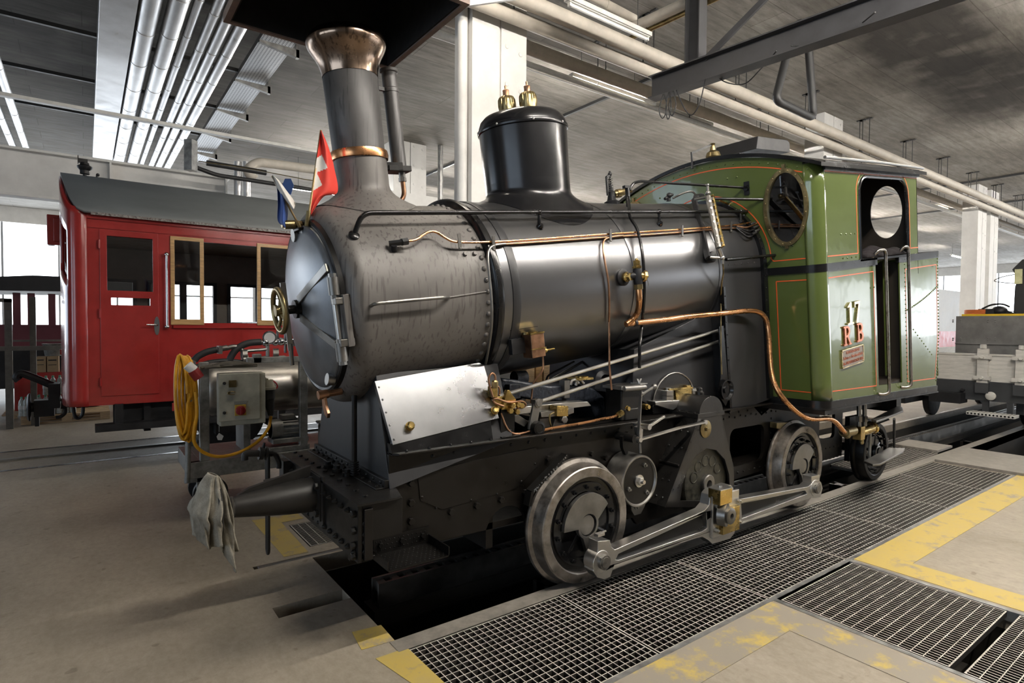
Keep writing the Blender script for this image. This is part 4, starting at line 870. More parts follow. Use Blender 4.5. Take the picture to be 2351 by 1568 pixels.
# --- saddle under the smokebox
b = MB()
fr = [(2.905, .80), (3.10, 1.42), (3.93, 1.42), (4.13, .80)]
b.ring([[(1.325, y, z) for y, z in fr], [(2.16, y, z) for y, z in [(2.905, .98), (3.085, 1.45), (3.95, 1.45), (4.13, .98)]]])
part(b, 'saddle', 'firebox', bevel=.003)
b = G().box(1.30, 1.325, 2.92, 4.12, .805, .85).box(1.25, 1.325, 2.92, 4.12, .805, .812)
for k in range(12): b.dome((1.30, 2.97+k*.1, .832), (-1, 0, 0), .010, .008, 8); b.dome((1.28, 2.97+k*.1, .812), (0, 0, 1), .012, .01, 8)
part(b, 'saddle_angle', 'satin', bevel=.002)
b = G().cyl((1.265, 3.27, .80), (1.265, 3.27, 1.32), .016, n=12)
for k in range(6): b.cyl((1.265, 3.27, .815+k*.014), (1.265, 3.27, .823+k*.014), .027, n=14)
part(b, 'drain_tube', 'frameblk')
q = [T(*atv(860, 875, -.455)), T(*atv(1100, 832, -.455)), T(*atv(1112, 840, -.47)), T(*atv(1146, 960, -.61)), T(*atv(902, 1022, -.61))]
b = MB(); nn_ = (q[1]-q[0]).cross(q[4]-q[0]).normalized(); nn_ = nn_ if nn_.y < 0 else -nn_
b.ring([[p-nn_*.03 for p in q], q])
e0, e1, e2, e3 = q[0], q[4], q[2], q[3]
for t in (.1, .3, .5, .7, .92):
    b.dome(e0+(e1-e0)*t+Vector((.015, 0, 0)), nn_, .007, .005, 8)
for t in (.3, .65): b.dome(e2+(e3-e2)*t-Vector((.012, 0, 0)), nn_, .007, .005, 8)
pn = part(b, 'cylinder_cover_plate', 'panel', bevel=.002)
for x, y in ((939, 980), (1133, 944)):
    c = e0+(at(x, y, Y=2.95)-e0); d_ = ray(x, y); t_ = (q[0]-EYE).dot(nn_)/d_.dot(nn_); c = EYE+d_*t_
    part(MB().lathe(c, nn_, [(.022, 0), (.026, .01), (.026, .018)], 20).lathe(c+nn_*.016, nn_, [(.023, 0), (.023, .02), (.018, .026)], 8), 'plug', 'brass', pn)
b = MB(); z0 = [(1.335, 2.895, .985), (2.0, 2.895, .985), (2.0, 2.93, 1.12), (1.335, 2.93, 1.045)]
b.ring([[Vector(p)+Vector((0, .04, 0)) for p in z0], [Vector(p) for p in z0]])
for k in range(5): b.dome((1.42+k*.14, 2.897, 1.003), (0, -1, .2), .008, .006, 8)
part(b, 'saddle_skirt', 'black')
# --- central buffer
M['bufr'] = mat('worn_black_buffer', (.022, .02, .018), .5, .2, .4, 6, bump=.04, bscale=60)
yb, zb = 3.42, .70
b = MB().lathe((bx, yb, zb-.005), (-1, 0, 0), [(.02, .0), (.10, .0), (.10, .04), (.092, .16), (.075, .30), (.058, .43), (.055, .445), (.02, .445)], 28)
b.box(bx-.02, bx, yb-.14, yb+.14, zb-.13, zb+.125).box(bx-.012, bx, yb-.17, yb+.17, zb-.16, zb+.13)
for y in (-.105, .105): b.hexb((bx-.02, yb+y, zb+.07), (-1, 0, 0), .022, .02); b.hexb((bx-.02, yb+y, zb-.09), (-1, 0, 0), .022, .02)
bf = part(b, 'buffer_housing', 'bufr')
part(MB().cyl((bx-.40, yb, zb-.005), (bx-.52, yb, zb-.005), .032, n=20).lathe((bx-.445, yb, zb-.005), (-1, 0, 0), [(.056, 0), (.062, .006), (.058, .014), (.03, .014)], 18), 'plunger', 'dsteel', bf)
part(MB().lathe((bx-.51, yb, zb-.005), (-1, 0, 0), [(.03, 0), (.15, .008), (.155, .016), (.14, .028), (.01, .036)], 32), 'buffer_head', 'bufr', bf)
part(MB().prism([(0, 0), (.40, .05), (.40, .11), (.06, .03)], (bx-.42, yb+.02, zb+.05), (1, 0, 0), (0, 0, 1), (0, .03, 0)).bar((bx-.27, yb+.06, zb+.095), (bx, yb+.06, zb+.11), .05, .012), 'rib', 'bufr', bf)
# --- hanging coupling link and brake hose elbow at the far end of the beam
x0 = .93; y0 = 3.90
b = G().tube([(x0, y0+.012, .88), (x0, y0+.012, .24), (x0, y0-.012, .215), (x0, y0-.028, .24), (x0, y0-.028, .86)], .0105, 10, fil=.02); part(b, 'coupling_link', 'bufr')
b = G().tube([at(562, 1056, Y=y0), at(562, 1041, Y=y0), at(590, 1041, Y=y0), at(625, 1041, Y=y0)], .021, 14, fil=.03).cyl(at(594, 1041, Y=y0), at(604, 1041, Y=y0), .04, n=18).cyl(at(608, 1041, Y=y0), at(614, 1041, Y=y0), .04, n=18)
b.tube([at(614, 1041, Y=y0), at(632, 1041, Y=y0), at(641, 1062, Y=y0), at(640, 1075, Y=y0)], .016, 10, fil=.03).cyl(at(604, 1030, Y=y0), at(607, 1016, Y=y0), .012, .007, 8).box(x0+.10, bx, y0+.0, y0+.1, .68, .80)
part(b, 'brake_hose_coupling', 'bufr')
# --- front footstep
b = G(); b.box(1.235, 1.575, YF-.012, YF-.004, .445, .545).box(1.215, 1.575, 2.69, YF-.006, .445, .453).box(1.215, 1.221, 2.69, YF-.006, .445, .50).box(1.569, 1.575, 2.69, YF-.006, .445, .50)
for i in range(12):
    for j in range(9): b.dome((1.24+i*.028+.014*(j % 2), 2.71+j*.023, .453), (0, 0, 1), .0042, .003, 6)
    for j in range(3): b.dome((1.25+i*.027+.013*(j % 2), YF-.012, .475+j*.024), (0, -1, 0), .0042, .003, 6)
for x in (1.275, 1.40, 1.53): b.hexb((x, YF-.012, .503), (0, -1, 0), .015, .015)
part(b, 'footstep', 'satin')
# --- wheels
M['spoke'] = mat('black_wheel_centre', (.006, .006, .0065), .22, 0, .3, 6, rvar=.05)
def wheel(cx, cz, R, near=True, s=1, crank=True):
    yo = 2.735 if near else 4.325; d = 1 if near else -1         # outer face, d towards the track centre
    b = MB(); o = (cx, yo, cz); A = (0, d, 0)
    b.lathe(o, A, [(R*.80, .02), (R*.80, .004), (R*.82, 0), (R*.955, 0), (R*.972, .006), (R, .05), (R*1.01, .088), (R*1.07, .10), (R*1.08, .115), (R*1.07, .13), (R*.9, .135), (R*.80, .12)], 96, closed=True)
    w_ = part(b, 'wheel', 'tyre' if s == 1 else 'frameblk', ang=25)
    b = MB(); b.lathe(o, A, [(R*.80, .03), (R*.72, .035), (R*.70, .018), (R*.56, .018), (R*.55, .05), (R*.3, .06), (R*.22, .055), (R*.20, .01), (.01, .01), (.01, .13), (R*.8, .12)], 72)
    for k in range(14):
        a = k*2*PI/14+.2; c = Vector((cx+R*.63*math.cos(a), yo+.018*d, cz+R*.63*math.sin(a))); b.hexb(c, (0, -d, 0), .015, .014, .016)
    for k in range(7):
        a = k*2*PI/7+.45; c1 = Vector((cx+R*.2*math.cos(a), yo+.045*d, cz+R*.2*math.sin(a))); c2 = Vector((cx+R*.56*math.cos(a), yo+.045*d, cz+R*.56*math.sin(a))); b.cyl(c1, c2, .026, .02, 10)
    part(b, 'wheel_centre', 'spoke', w_, ang=30)
    if not (near and crank): return w_
    # bright counterweight sector joined to the crank boss
    rs, ri = R*.54, R*.235
    oc = [(rs*math.cos(math.radians(t)), rs*math.sin(math.radians(t))) for t in range(32, 188, 6)]
    px, pz = .045, -.19
    oc += [(-ri*.95, -.012)]+[(ri*math.cos(math.radians(t)), ri*math.sin(math.radians(t))) for t in range(200, 250, 10)]+[(px-.05, pz), (px+.05, pz)]+[(ri*math.cos(math.radians(t)), ri*math.sin(math.radians(t))) for t in range(320, 386, 11)]
    inn = [(R*.19*math.cos(t*PI/16), R*.19*math.sin(t*PI/16)) for t in range(32)]
    part(MB().prism(oc, (cx, yo-.012, cz), (1, 0, 0), (0, 0, 1), (0, .03, 0), holes=[inn]), 'counterweight', 'dsteel', w_, bevel=.003)
    part(MB().cyl((cx-.004, yo-.004, cz), (cx-.004, yo+.03, cz), R*.165, n=36), 'axle_end', 'dsteel', w_, bevel=.002)
    return w_
WR = .392
W1, W2 = (2.645, WR), (5.45, WR)
for c in (W1, W2):
    wheel(c[0], c[1], WR); wheel(c[0], c[1], WR, near=False, crank=False)
    part(G().cyl((c[0], 2.85, c[1]), (c[0], 4.22, c[1]), .07, n=20), 'axle', 'frameblk')
for near in (True, False): wheel(7.07, .33, .325, near=near, crank=False, s=2)
part(G().cyl((7.07, 2.70, .33), (7.07, 4.36, .33), .05, n=18).box(6.9, 7.24, 2.95, 3.0, .2, .7).box(6.9, 7.24, 4.06, 4.11, .2, .7), 'trailing_axle', 'frameblk')
part(G().lathe((7.07, 2.735, .33), (0, -1, 0), [(.01, -.01), (.07, -.01), (.07, .02), (.02, .03)], 24), 'axle_cap', 'dsteel')
# guard irons over the front driving wheel
b = G(); pg = [at(1210, 1160, Y=2.86), at(1216, 1128, Y=2.86), at(1297, 1044, Y=2.86)]
for i in range(2): b.bar(pg[i], pg[i+1], .02, .06, up=(0, 1, 0))
part(b, 'mud_scraper', 'satin')
b = G()
for k in range(40): p = pg[1]+(pg[2]-pg[1])*random.random(); b.sph(p+Vector((random.uniform(-.008, .008), -.032, random.uniform(-.012, .012))), random.uniform(.003, .007), 6, 4)
part(b, 'grease_crust', 'dsteel')
# --- coupling rods: fluted, with black recesses
RY = 2.555; RD = .085
def rod(outer, recess, name):
    po = xz(outer, RY); pr_ = [xz(r, RY) for r in recess]
    r_ = part(plate(po, RY, RY+RD, pr_), name, 'steel', bevel=.004)
    for h in pr_: part(plate(h, RY+.022, RY+RD-.022), 'rod_web', 'black', r_)
    return r_
o1 = [(1362, 1312), (1372, 1326), (1388, 1331), (1402, 1324), (1408, 1305), (1412, 1296), (1600, 1236), (1613, 1233), (1626, 1240), (1636, 1249), (1676, 1237), (1686, 1226), (1692, 1206), (1700, 1199), (1855, 1146), (1862, 1142), (1872, 1144), (1884, 1141), (1889, 1121), (1886, 1108), (1882, 1104), (1882, 1090), (1863, 1094), (1864, 1110), (1856, 1117), (1692, 1147), (1686, 1140), (1684, 1120), (1678, 1113), (1640, 1127), (1632, 1136), (1628, 1160), (1618, 1172), (1600, 1180), (1412, 1262), (1404, 1255), (1401, 1240), (1373, 1243), (1373, 1262)]
rec1 = [(1414, 1285), (1420, 1272), (1610, 1184), (1622, 1176), (1624, 1212), (1612, 1220), (1420, 1286)]
rec2 = [(1702, 1157), (1850, 1126), (1853, 1134), (1704, 1190)]
rd = rod(o1, [rec1, rec2], 'coupling_rod')
p1, p2 = at(1388, 1291, Y=RY-.02), at(1877, 1121, Y=RY-.02)
for p, r in ((p1, .058), (p2, .06)):
    part(G().cyl((p.x-.012, RY+RD, p.z), (p.x-.012, RY-.006, p.z), r+.014, n=36), 'rod_end', 'steel', rd, bevel=.004)
    part(G().cyl((p.x, RY, p.z), (p.x, RY-.03, p.z), r*.80, n=32).cyl((p.x, RY-.03, p.z), (p.x, RY-.036, p.z), r*.62, n=32).cyl((p.x, RY-.036, p.z), (p.x, RY-.038, p.z), r*.08, n=8).sph((p.x-.035, RY-.02, p.z+.035), .006, 8, 6), 'crank_pin_cap', 'dsteel', rd, bevel=.002)
a_ = at(1386, 1232, Y=RY); part(G().box(a_.x-.03, a_.x+.03, RY+.02, RY+.055, a_.z-.004, a_.z+.012).cyl((a_.x+.0, RY+.035, a_.z+.01), (a_.x+.05, RY+.03, a_.z+.018), .006, n=8), 'oil_cup', 'steel', rd)
# centre block with brass bearing
c1, c2 = at(1630, 1135, Y=RY), at(1690, 1222, Y=RY)
bk = part(G().box(c1.x+.005, c2.x-.005, RY-.025, RY+.0, c2.z+.03, c1.z-.01), 'crosshead_block', 'steel', rd, bevel=.006)
part(G().box(c1.x+.085, c2.x-.05, RY-.06, RY+.01, c2.z+.05, c1.z-.12), 'bearing_brass', 'brass', rd, bevel=.003)
g = at(1661, 1139, Y=RY-.06); part(G().box(g.x-.075, g.x+.075, RY-.085, RY+.02, g.z-.055, g.z+.055), 'oil_box', 'brass', rd, bevel=.004)
part(G().box(g.x-.078, g.x+.078, RY-.088, RY+.022, g.z+.055, g.z+.062).cyl((g.x, RY-.03, g.z+.06), (g.x, RY-.03, g.z+.075), .015, n=12), 'oil_box_lid', 'steel', rd, bevel=.002)
cc = at(1671, 1183, Y=RY-.09); part(G().cyl((cc.x-.02, RY-.03, cc.z), (cc.x, RY-.085, cc.z), .085, n=32).lathe((cc.x, RY-.085, cc.z), (0, -1, 0), [(.06, 0), (.06, .035), (.05, .04), (.022, .04), (.02, .01), (.001, .01)], 32), 'jackshaft_boss', 'dsteel', rd)
b = G()
for x, z in ((c1.x+.04, c1.z-.085), (c2.x-.02, c1.z-.095), (c1.x+.04, c2.z+.09), (c2.x-.02, c2.z+.10)): b.hexb((x, RY-.025, z), (0, -1, 0), .018, .018, .016)
part(b, 'block_nut', 'steel', rd)
# --- brake drum on the frame
dc_ = at(1470, 1105, Y=2.75)
b = MB().lathe((dc_.x, 2.75, dc_.z), (0, 1, 0), [(.164, .014), (.165, .012), (.172, 0), (.182, .0), (.186, .008), (.186, .11), (.188, .115), (.188, .17), (.1, .18)], 64)
for a in (65, 200, 310): b.hexb((dc_.x+.12*math.cos(math.radians(a)), 2.762, dc_.z+.12*math.sin(math.radians(a))), (0, -1, 0), .017, .014, .014)
bd = part(b, 'brake_drum', 'dsteel', ang=30)
part(MB().cyl((dc_.x, 2.763, dc_.z), (dc_.x, 2.80, dc_.z), .168, n=48), 'drum_face', 'frameblk', bd)
part(MB().cyl((dc_.x, 2.764, dc_.z), (dc_.x, 2.755, dc_.z), .045, n=24).hexb((dc_.x, 2.757, dc_.z), (0, -1, 0), .030, .025, .02), 'drum_nut', 'steel', bd)
part(MB().prism([(-.07, 0), (.09, 0), (.085, -.06), (.04, -.11), (-.03, -.11), (-.06, -.07)], (dc_.x+.03, 2.80, dc_.z-.15), (1, 0, 0), (0, 0, 1), (0, .1, 0)).hexb((dc_.x+.01, 2.80, dc_.z-.20), (0, -1, 0), .018, .016, .014).hexb((dc_.x+.105, 2.80, dc_.z-.16), (0, -1, 0), .018, .016, .014).cyl((dc_.x+.1, 2.86, dc_.z-.17), (dc_.x+.1, 2.80, dc_.z-.17), .03, n=14), 'drum_lug', 'dsteel', bd, bevel=.003)
# --- gear case: tapered guard with rounded hood, window showing the drive gear
M['gearcase'] = mat('greasy_black_gear_case', (.011, .010, .009), .33, 0, .4, 6, rvar=.12, bump=.05, bscale=40)
M['grease'] = mat('grease_spattered_disc', (.075, .07, .05), .45, .5, .5, 22, col2=(.02, .019, .016), rvar=.15)
GY_ = 2.74
go = [(1528, 1165), (1600, 975), (1608, 940), (1620, 925), (1634, 920), (1647, 925), (1655, 940), (1660, 975), (1684, 1075), (1684, 1165)]
gh = [(1562, 1150), (1568, 1110), (1580, 1075), (1598, 1045), (1622, 1030), (1645, 1034), (1664, 1055), (1674, 1090), (1677, 1150)]
po = xz(go, GY_); ph = xz(gh, GY_)
gc = part(plate(po, GY_, GY_+.02, [ph]), 'gear_case', 'gearcase', bevel=.003)
b = G(); rim = po[:10]
for i in range(9):
    (xa, za), (xb, zb_) = rim[i], rim[i+1]; b.bar((xa, GY_+.11, za), (xb, GY_+.11, zb_), .22, .012, up=(za-zb_, 0, xb-xa) if True else None)
part(b, 'case_rim', 'gearcase', gc)
b = G(); pa_ = [(xa, za) for xa, za in (xz([(1545, 1150), (1613, 972)], 2.80))]
for i in range(5):
    t = .1+i*.2; x = po[0][0]+(po[1][0]-po[0][0])*t; z = po[0][1]+(po[1][1]-po[0][1])*t
    for k in range(3): b.dome((x-.012, GY_+.05+k*.06, z), (-1, 0, .35), .009, .007, 8)
b.bar((po[0][0]+(po[1][0]-po[0][0])*.5-.02, GY_+.01, po[0][1]+(po[1][1]-po[0][1])*.5), (po[0][0]+(po[1][0]-po[0][0])*.5-.02, GY_+.21, po[0][1]+(po[1][1]-po[0][1])*.5), .02, .012)
part(b, 'case_rivet', 'gearcase', gc)
gcen = at(1622, 1105, Y=GY_+.03)
b = MB().lathe((gcen.x, GY_+.035, gcen.z), (0, 1, 0), [(.01, 0), (.27, 0), (.275, .01), (.275, .08), (.1, .1)], 64)
for k in range(5):
    a = math.radians(30+k*33); b.lathe((gcen.x+.17*math.cos(a), GY_+.035, gcen.z+.17*math.sin(a)), (0, -1, 0), [(.042, 0), (.045, .004), (.040, .005), (.038, .001)], 24)
dg = part(b, 'drive_gear_disc', 'grease', gc)
part(MB().lathe((gcen.x, GY_+.02, gcen.z-.02), (0, -1, 0), [(.075, -.02), (.078, .012), (.07, .018), (.035, .018), (.03, -.02)], 36), 'gear_hub_ring', 'dsteel', gc)
sd = at(1622, 985, Y=GY_-.01); part(MB().lathe((sd.x, GY_, sd.z), (0, -1, 0), [(.01, 0), (.068, 0), (.07, .006), (.066, .008), (.015, .008), (.014, .022), (.004, .024)], 36), 'index_disc', 'dbrass', gc)
hd = xz([(1608, 942), (1655, 940)], GY_)
b = MB(); xm = (hd[0][0]+hd[1][0])/2; zh = hd[0][1]-.03; rr_ = (hd[1][0]-hd[0][0])/2+.02
b.prism([(rr_*math.cos(t*PI/16), rr_*.85*math.sin(t*PI/16)) for t in range(17)], (xm, GY_-.006, zh), (1, 0, 0), (0, 0, 1), (0, .26, 0)); b.box(xm-rr_-.02, xm+rr_+.02, GY_-.008, GY_+.27, zh-.03, zh+.004)
for k in range(4): b.hexb((xm-rr_-.01, GY_+.03+k*.07, zh+.004), (0, 0, 1), .012, .01)
b.lathe((xm+.02, GY_+.12, zh+rr_*.85), (0, 0, 1), [(.035, -.01), (.035, .02), (.022, .03), (.022, .05), (.01, .06)], 12)
part(b, 'gear_case_hood', 'gearcase', gc, bevel=.003)
# links driven from the index disc
l0, l1 = at(1468, 1009, Y=GY_-.03), at(1619, 969, Y=GY_-.02)
lm = at(1560, 982, Y=GY_-.025)
b = MB(); b.bar(l0, lm, .012, .030, up=(0, 1, 0)).bar(lm, l1, .012, .030, up=(0, 1, 0)).cyl(l0-Vector((0, .015, 0)), l0+Vector((0, .02, 0)), .018, n=16).cyl(l1-Vector((0, .012, 0)), l1+Vector((0, .01, 0)), .018, n=16); part(b, 'drive_link', 'steel', ang=30)
f = lambda x, y: at(x, y, Y=2.76)
b = MB(); b.bar(f(1471, 905), f(1465, 1015), .010, .022, up=(0, 1, 0))
for k in range(9): p = f(1471, 905)*(1-(k+.5)/9)+f(1465, 1015)*((k+.5)/9); b.cyl(p-Vector((0, .012, 0)), p-Vector((0, .006, 0)), .005, n=8)
b.cyl(f(1468, 1012), f(1470, 1040), .010, n=10).sph(f(1468, 1012), .02)
part(b, 'perforated_lever', 'dsteel')
b = MB(); b.bar(f(1490, 979), f(1525, 956), .018, .018, up=(0, 1, 0)).cyl(f(1487, 980)-Vector((0, .02, 0)), f(1487, 980)+Vector((0, .12, 0)), .022, n=16).prism([(-.03, 0), (.03, .01), (.02, -.09), (-.01, -.12)], (f(1481, 982).x, 2.80, f(1481, 982).z), (1, 0, 0), (0, 0, 1), (0, .04, 0)); part(b, 'hand_crank', 'steel', bevel=.002)
b = MB(); b.cyl(f(1458, 1008)-Vector((0, .0, 0)), f(1458, 1008)+Vector((0, .17, 0)), .03, n=18).prism([(-.05, .02), (.02, .05), (.03, -.06), (.0, -.13), (-.04, -.06)], (f(1459, 1012).x, 2.84, f(1459, 1012).z), (1, 0, 0), (0, 0, 1), (0, .03, 0)); part(b, 'lever_bracket', 'satin')
# --- mechanical lubricator pump on the running board
f = lambda x, y: at(x, y, Y=2.97)
a0, a1 = f(1418, 895), f(1468, 985)
lp = part(G().box(a0.x, a1.x-.02, 2.93, 3.10, 1.0, a0.z).box(a0.x+.03, a1.x-.05, 2.92, 3.10, 1.0, 1.09), 'lubricator_pump', 'satin', bevel=.012)
part(G().box(a0.x-.015, a1.x+.0, 2.915, 3.115, a0.z, a0.z+.03).cyl((a0.x, 2.91, a0.z+.012), (a1.x-.01, 2.91, a0.z+.012), .022, n=12), 'pump_lid', 'dsteel', lp, bevel=.006)
w0 = f(1470, 878); part(G().box(w0.x-.02, w0.x+.06, 2.95, 3.05, a0.z+.03, a0.z+.036).prism([(-.03, .03), (-.01, .03), (0, .012), (.01, .03), (.03, .03), (.012, 0), (-.012, 0)], (w0.x, 2.98, a0.z+.04), (1, 0, 0), (0, 0, 1), (0, .008, 0)).cyl((w0.x, 2.984, a0.z+.03), (w0.x, 2.984, a0.z+.05), .012, n=10), 'wing_nut', 'steel', lp)
h0, h1 = f(1472, 905), f(1502, 888)
part(G().lathe(f(1462, 898), (0, -1, 0), [(.05, -.06), (.05, 0), (.04, .02), (.02, .02)], 24).cyl(f(1471, 908), h1, .013, n=10).sph(h1, .025).sph(h0, .024).bar(f(1456, 912), f(1474, 903), .02, .03), 'pump_handle', 'dsteel', lp)
for x, y in ((1440, 938), (1486, 934)):
    p = at(x, y, Y=2.93); part(G().lathe(p, (0, -1, 0), [(.022, -.04), (.022, .0)], 12).hexb(p, (0, -1, 0), .019, .02), 'outlet_nut', 'brass', lp)
part(G().tube(spline([at(x, y, Y=2.93) for x, y in ((1150, 948), (1160, 975), (1172, 992), (1190, 996), (1216, 990))], 5), .007, 8).tube(spline([at(x, y, Y=2.95) for x, y in ((1172, 945), (1170, 975), (1178, 992))], 5), .007, 8), 'oil_pipe', 'dcopper')
part(G().tube(spline([at(x, y, Y=2.92) for x, y in ((1240, 989), (1280, 981), (1340, 971), (1380, 962), (1404, 958), (1420, 952))], 5), .010, 10), 'oil_pipe', 'copper')
p = at(1422, 951, Y=2.92); part(G().lathe(p, (.9, 0, .3), [(.02, -.03), (.024, -.01), (.024, .03)], 8), 'union_nut', 'brass')
p = at(1407, 908, Y=3.05); part(G().lathe(p, (0, 0, 1), [(.008, -.14), (.012, -.07), (.016, -.05), (.028, -.03), (.032, .03), (.026, .03), (.02, 0)], 20).cyl(p-Vector((0, 0, .18)), p-Vector((0, 0, .1)), .025, n=8), 'oil_cup', 'dbrass')
# --- brass pipe manifold behind the cover plate
f = lambda x, y: at(x, y, Y=2.93)
b = G().box(f(1150, 930).x, f(1182, 930).x, 2.93, 2.97, 1.0, f(1150, 935).z).box(f(1150, 930).x-.01, f(1190, 930).x, 2.90, 3.0, 1.0, 1.008); mf = part(b, 'manifold_bracket', 'satin', bevel=.003)
b = G().prism([(-.05, -.03), (.05, -.03), (.06, .03), (.03, .06), (.01, .09), (-.01, .09), (-.03, .03)], (f(1164, 928).x, 2.915, f(1164, 928).z), (1, 0, 0), (0, 0, 1), (0, .03, 0))
b.box(f(1136, 905).x-.02, f(1136, 905).x+.03, 2.94, 2.98, f(1136, 912).z, f(1136, 888).z).prism([(-.04, .02), (.02, .03), (.05, -.04), (.0, -.05)], (f(1146, 921).x, 2.93, f(1146, 921).z), (1, 0, 0), (0, 0, 1), (0, .03, 0))
for x, y in ((1170, 930), (1183, 928), (1190, 930), (1165, 942), (1180, 944)): b.hexb(f(x, y)-Vector((0, .015, 0)), (0, -1, 0), .020, .03)
part(b, 'brass_manifold', 'brass', mf, bevel=.002)
part(G().tube(spline([f(x, y) for x, y in ((1131, 912), (1124, 885), (1122, 868), (1129, 857), (1136, 862), (1138, 880))], 5), .007, 8).tube(spline([f(x, y)+Vector((0, .02, 0)) for x, y in ((1140, 905), (1141, 893), (1147, 888), (1151, 894), (1151, 908))], 5), .006, 8).tube(spline([f(x, y)-Vector((0, .03, 0)) for x, y in ((1150, 931), (1132, 925), (1126, 918), (1134, 914), (1160, 922), (1190, 920), (1200, 926), (1195, 934), (1180, 935))], 5), .007, 8), 'oil_pipe', 'dcopper', mf)
part(G().lathe(f(1136, 884), (0, 0, 1), [(.018, -.02), (.022, 0), (.022, .02), (.014, .03)], 8), 'union_nut', 'dbrass', mf)
# --- reversing and brake rods slanting up to the cab
for pts, nm in ((((1146, 910), (1500, 801), (1758, 726)), 'reversing_rod'), (((1243, 921), (1655, 772), (1762, 746)), 'reversing_rod')):
    P = [at(x, y, Y=2.95) for x, y in pts]; part(MB().tube([P[0], P[-1]], .0135, 10), nm, 'steel')
P0, P1 = at(1650, 774, Y=2.95), at(1764, 738, Y=2.95)
part(MB().tube([P0, P1], .022, 12).cyl(P0, P0+(P1-P0)*.08, .032, n=14), 'rod_sleeve', 'satin')
# reversing lever, shaft and links
f = lambda x, y: at(x, y, Y=2.95)
rl = part(MB().prism(xz([(1224, 925), (1232, 919), (1242, 921), (1240, 930), (1229, 985), (1212, 986)], 2.95), (0, 2.94, 0), (1, 0, 0), (0, 0, 1), (0, .02, 0)), 'reversing_lever', 'dsteel', bevel=.003)
part(MB().lathe(f(1232, 925)-Vector((0, .01, 0)), (0, -1, 0), [(.03, -.02), (.03, .012), (.02, .014), (.02, .02)], 20).prism(xz([(1228, 918), (1246, 916), (1244, 926), (1230, 930)], 2.93), (0, 2.925, 0), (1, 0, 0), (0, 0, 1), (0, .05, 0)), 'lever_pin', 'dsteel', rl)
part(MB().cyl(f(1228, 981)-Vector((0, .05, 0)), f(1228, 981)+Vector((0, .9, 0)), .035, n=20).lathe(f(1228, 981)-Vector((0, .05, 0)), (0, -1, 0), [(.045, -.06), (.045, 0), (.03, .004), (.026, -.002), (.001, -.002)], 24).box(f(1213, 981).x, f(1245, 981).x, 2.92, 3.0, .999, 1.02), 'reversing_shaft', 'satin', rl)
part(MB().prism(xz([(1182, 955), (1190, 952), (1214, 968), (1204, 980), (1182, 968)], 2.98), (0, 2.98, 0), (1, 0, 0), (0, 0, 1), (0, .02, 0)), 'link_arm', 'dsteel', rl, bevel=.003)
# slide bars, block and brass oil box
f = lambda Y: (lambda x, y: at(x, y, Y=Y))
part(MB().prism(xz([(1180, 936), (1300, 924), (1350, 922), (1358, 932), (1182, 953)], 3.05), (0, 3.05, 0), (1, 0, 0), (0, 0, 1), (0, .10, 0)), 'slide_bar', 'steel', bevel=.004)
part(MB().prism(xz([(1200, 915), (1205, 913), (1206, 918), (1180, 922)], 3.3), (0, 3.3, 0), (1, 0, 0), (0, 0, 1), (0, .08, 0)), 'slide_bar', 'steel')
sb_ = part(MB().prism(xz([(1241, 946), (1275, 943), (1275, 955), (1262, 958), (1243, 958)], 2.99), (0, 2.99, 0), (1, 0, 0), (0, 0, 1), (0, .14, 0)).prism(xz([(1303, 938), (1318, 936), (1318, 948), (1304, 953)], 2.99), (0, 2.99, 0), (1, 0, 0), (0, 0, 1), (0, .14, 0)), 'slide_block', 'dsteel', bevel=.003)
q0 = xz([(1278, 932), (1304, 932), (1304, 956), (1278, 956)], 2.97); part(MB().prism(q0, (0, 2.965, 0), (1, 0, 0), (0, 0, 1), (0, .08, 0)), 'oil_box', 'brass', sb_, bevel=.004)
part(MB().tube(spline([at(x, y, Y=2.97) for x, y in ((1272, 947), (1263, 952), (1262, 965), (1266, 982))], 5), .006, 8), 'oil_pipe', 'dbrass', sb_)
part(MB().prism(xz([(1275, 962), (1300, 958), (1296, 985), (1268, 985)], 3.0), (0, 3.0, 0), (1, 0, 0), (0, 0, 1), (0, .08, 0)).hexb(at(1291, 963, Y=2.99), (0, -1, 0), .03, .03).box(at(1235, 975, Y=3.05).x, at(1262, 975, Y=3.05).x, 3.03, 3.1, 1.0, 1.07), 'valve_gear_bracket', 'dsteel', bevel=.006)
# --- heavy dark cast beams between the frames (brake and gear carriers)
M['cast'] = mat('rough_blueblack_casting', (.020, .024, .034), .38, .2, .5, 30, rvar=.15, bump=.5, bscale=45)
fq = f(3.25)
q1 = xz([(1150, 905), (1142, 880), (1150, 868), (1185, 872), (1260, 885), (1330, 883), (1365, 893), (1385, 912), (1388, 960), (1375, 985), (1352, 930), (1300, 922), (1220, 918)], 3.22)
part(MB().prism(q1, (0, 3.20, 0), (1, 0, 0), (0, 0, 1), (0, .30, 0)), 'cast_beam', 'cast', bevel=.02)
part(MB().cyl(at(1180, 868, Y=3.3), at(1205, 866, Y=3.3), .05, n=20), 'beam_end', 'cast')
part(MB().box(at(1160, 872, Y=3.2).x, at(1186, 872, Y=3.2).x, 3.15, 3.25, 1.2, 1.30), 'beam_cap', 'cast', bevel=.004)
for x, y in ((1318, 878), (1330, 879)):
    part(MB().tube([at(x-8, y+6, Y=3.18), at(x-6, y-4, Y=3.18), at(x+2, y-7, Y=3.18), at(x+10, y+2, Y=3.18)], .012, 10, fil=.04), 'clamp_bow', 'steel')
part(MB().box(at(1318, 868, Y=3.2).x, at(1350, 868, Y=3.2).x, 3.14, 3.28, at(1330, 871, Y=3.2).z, at(1330, 866, Y=3.2).z).lathe(at(1336, 866, Y=3.2), (0, 0, 1), [(.05, 0), (.05, .008), (.01, .012)], 16), 'brass_lid', 'brass')
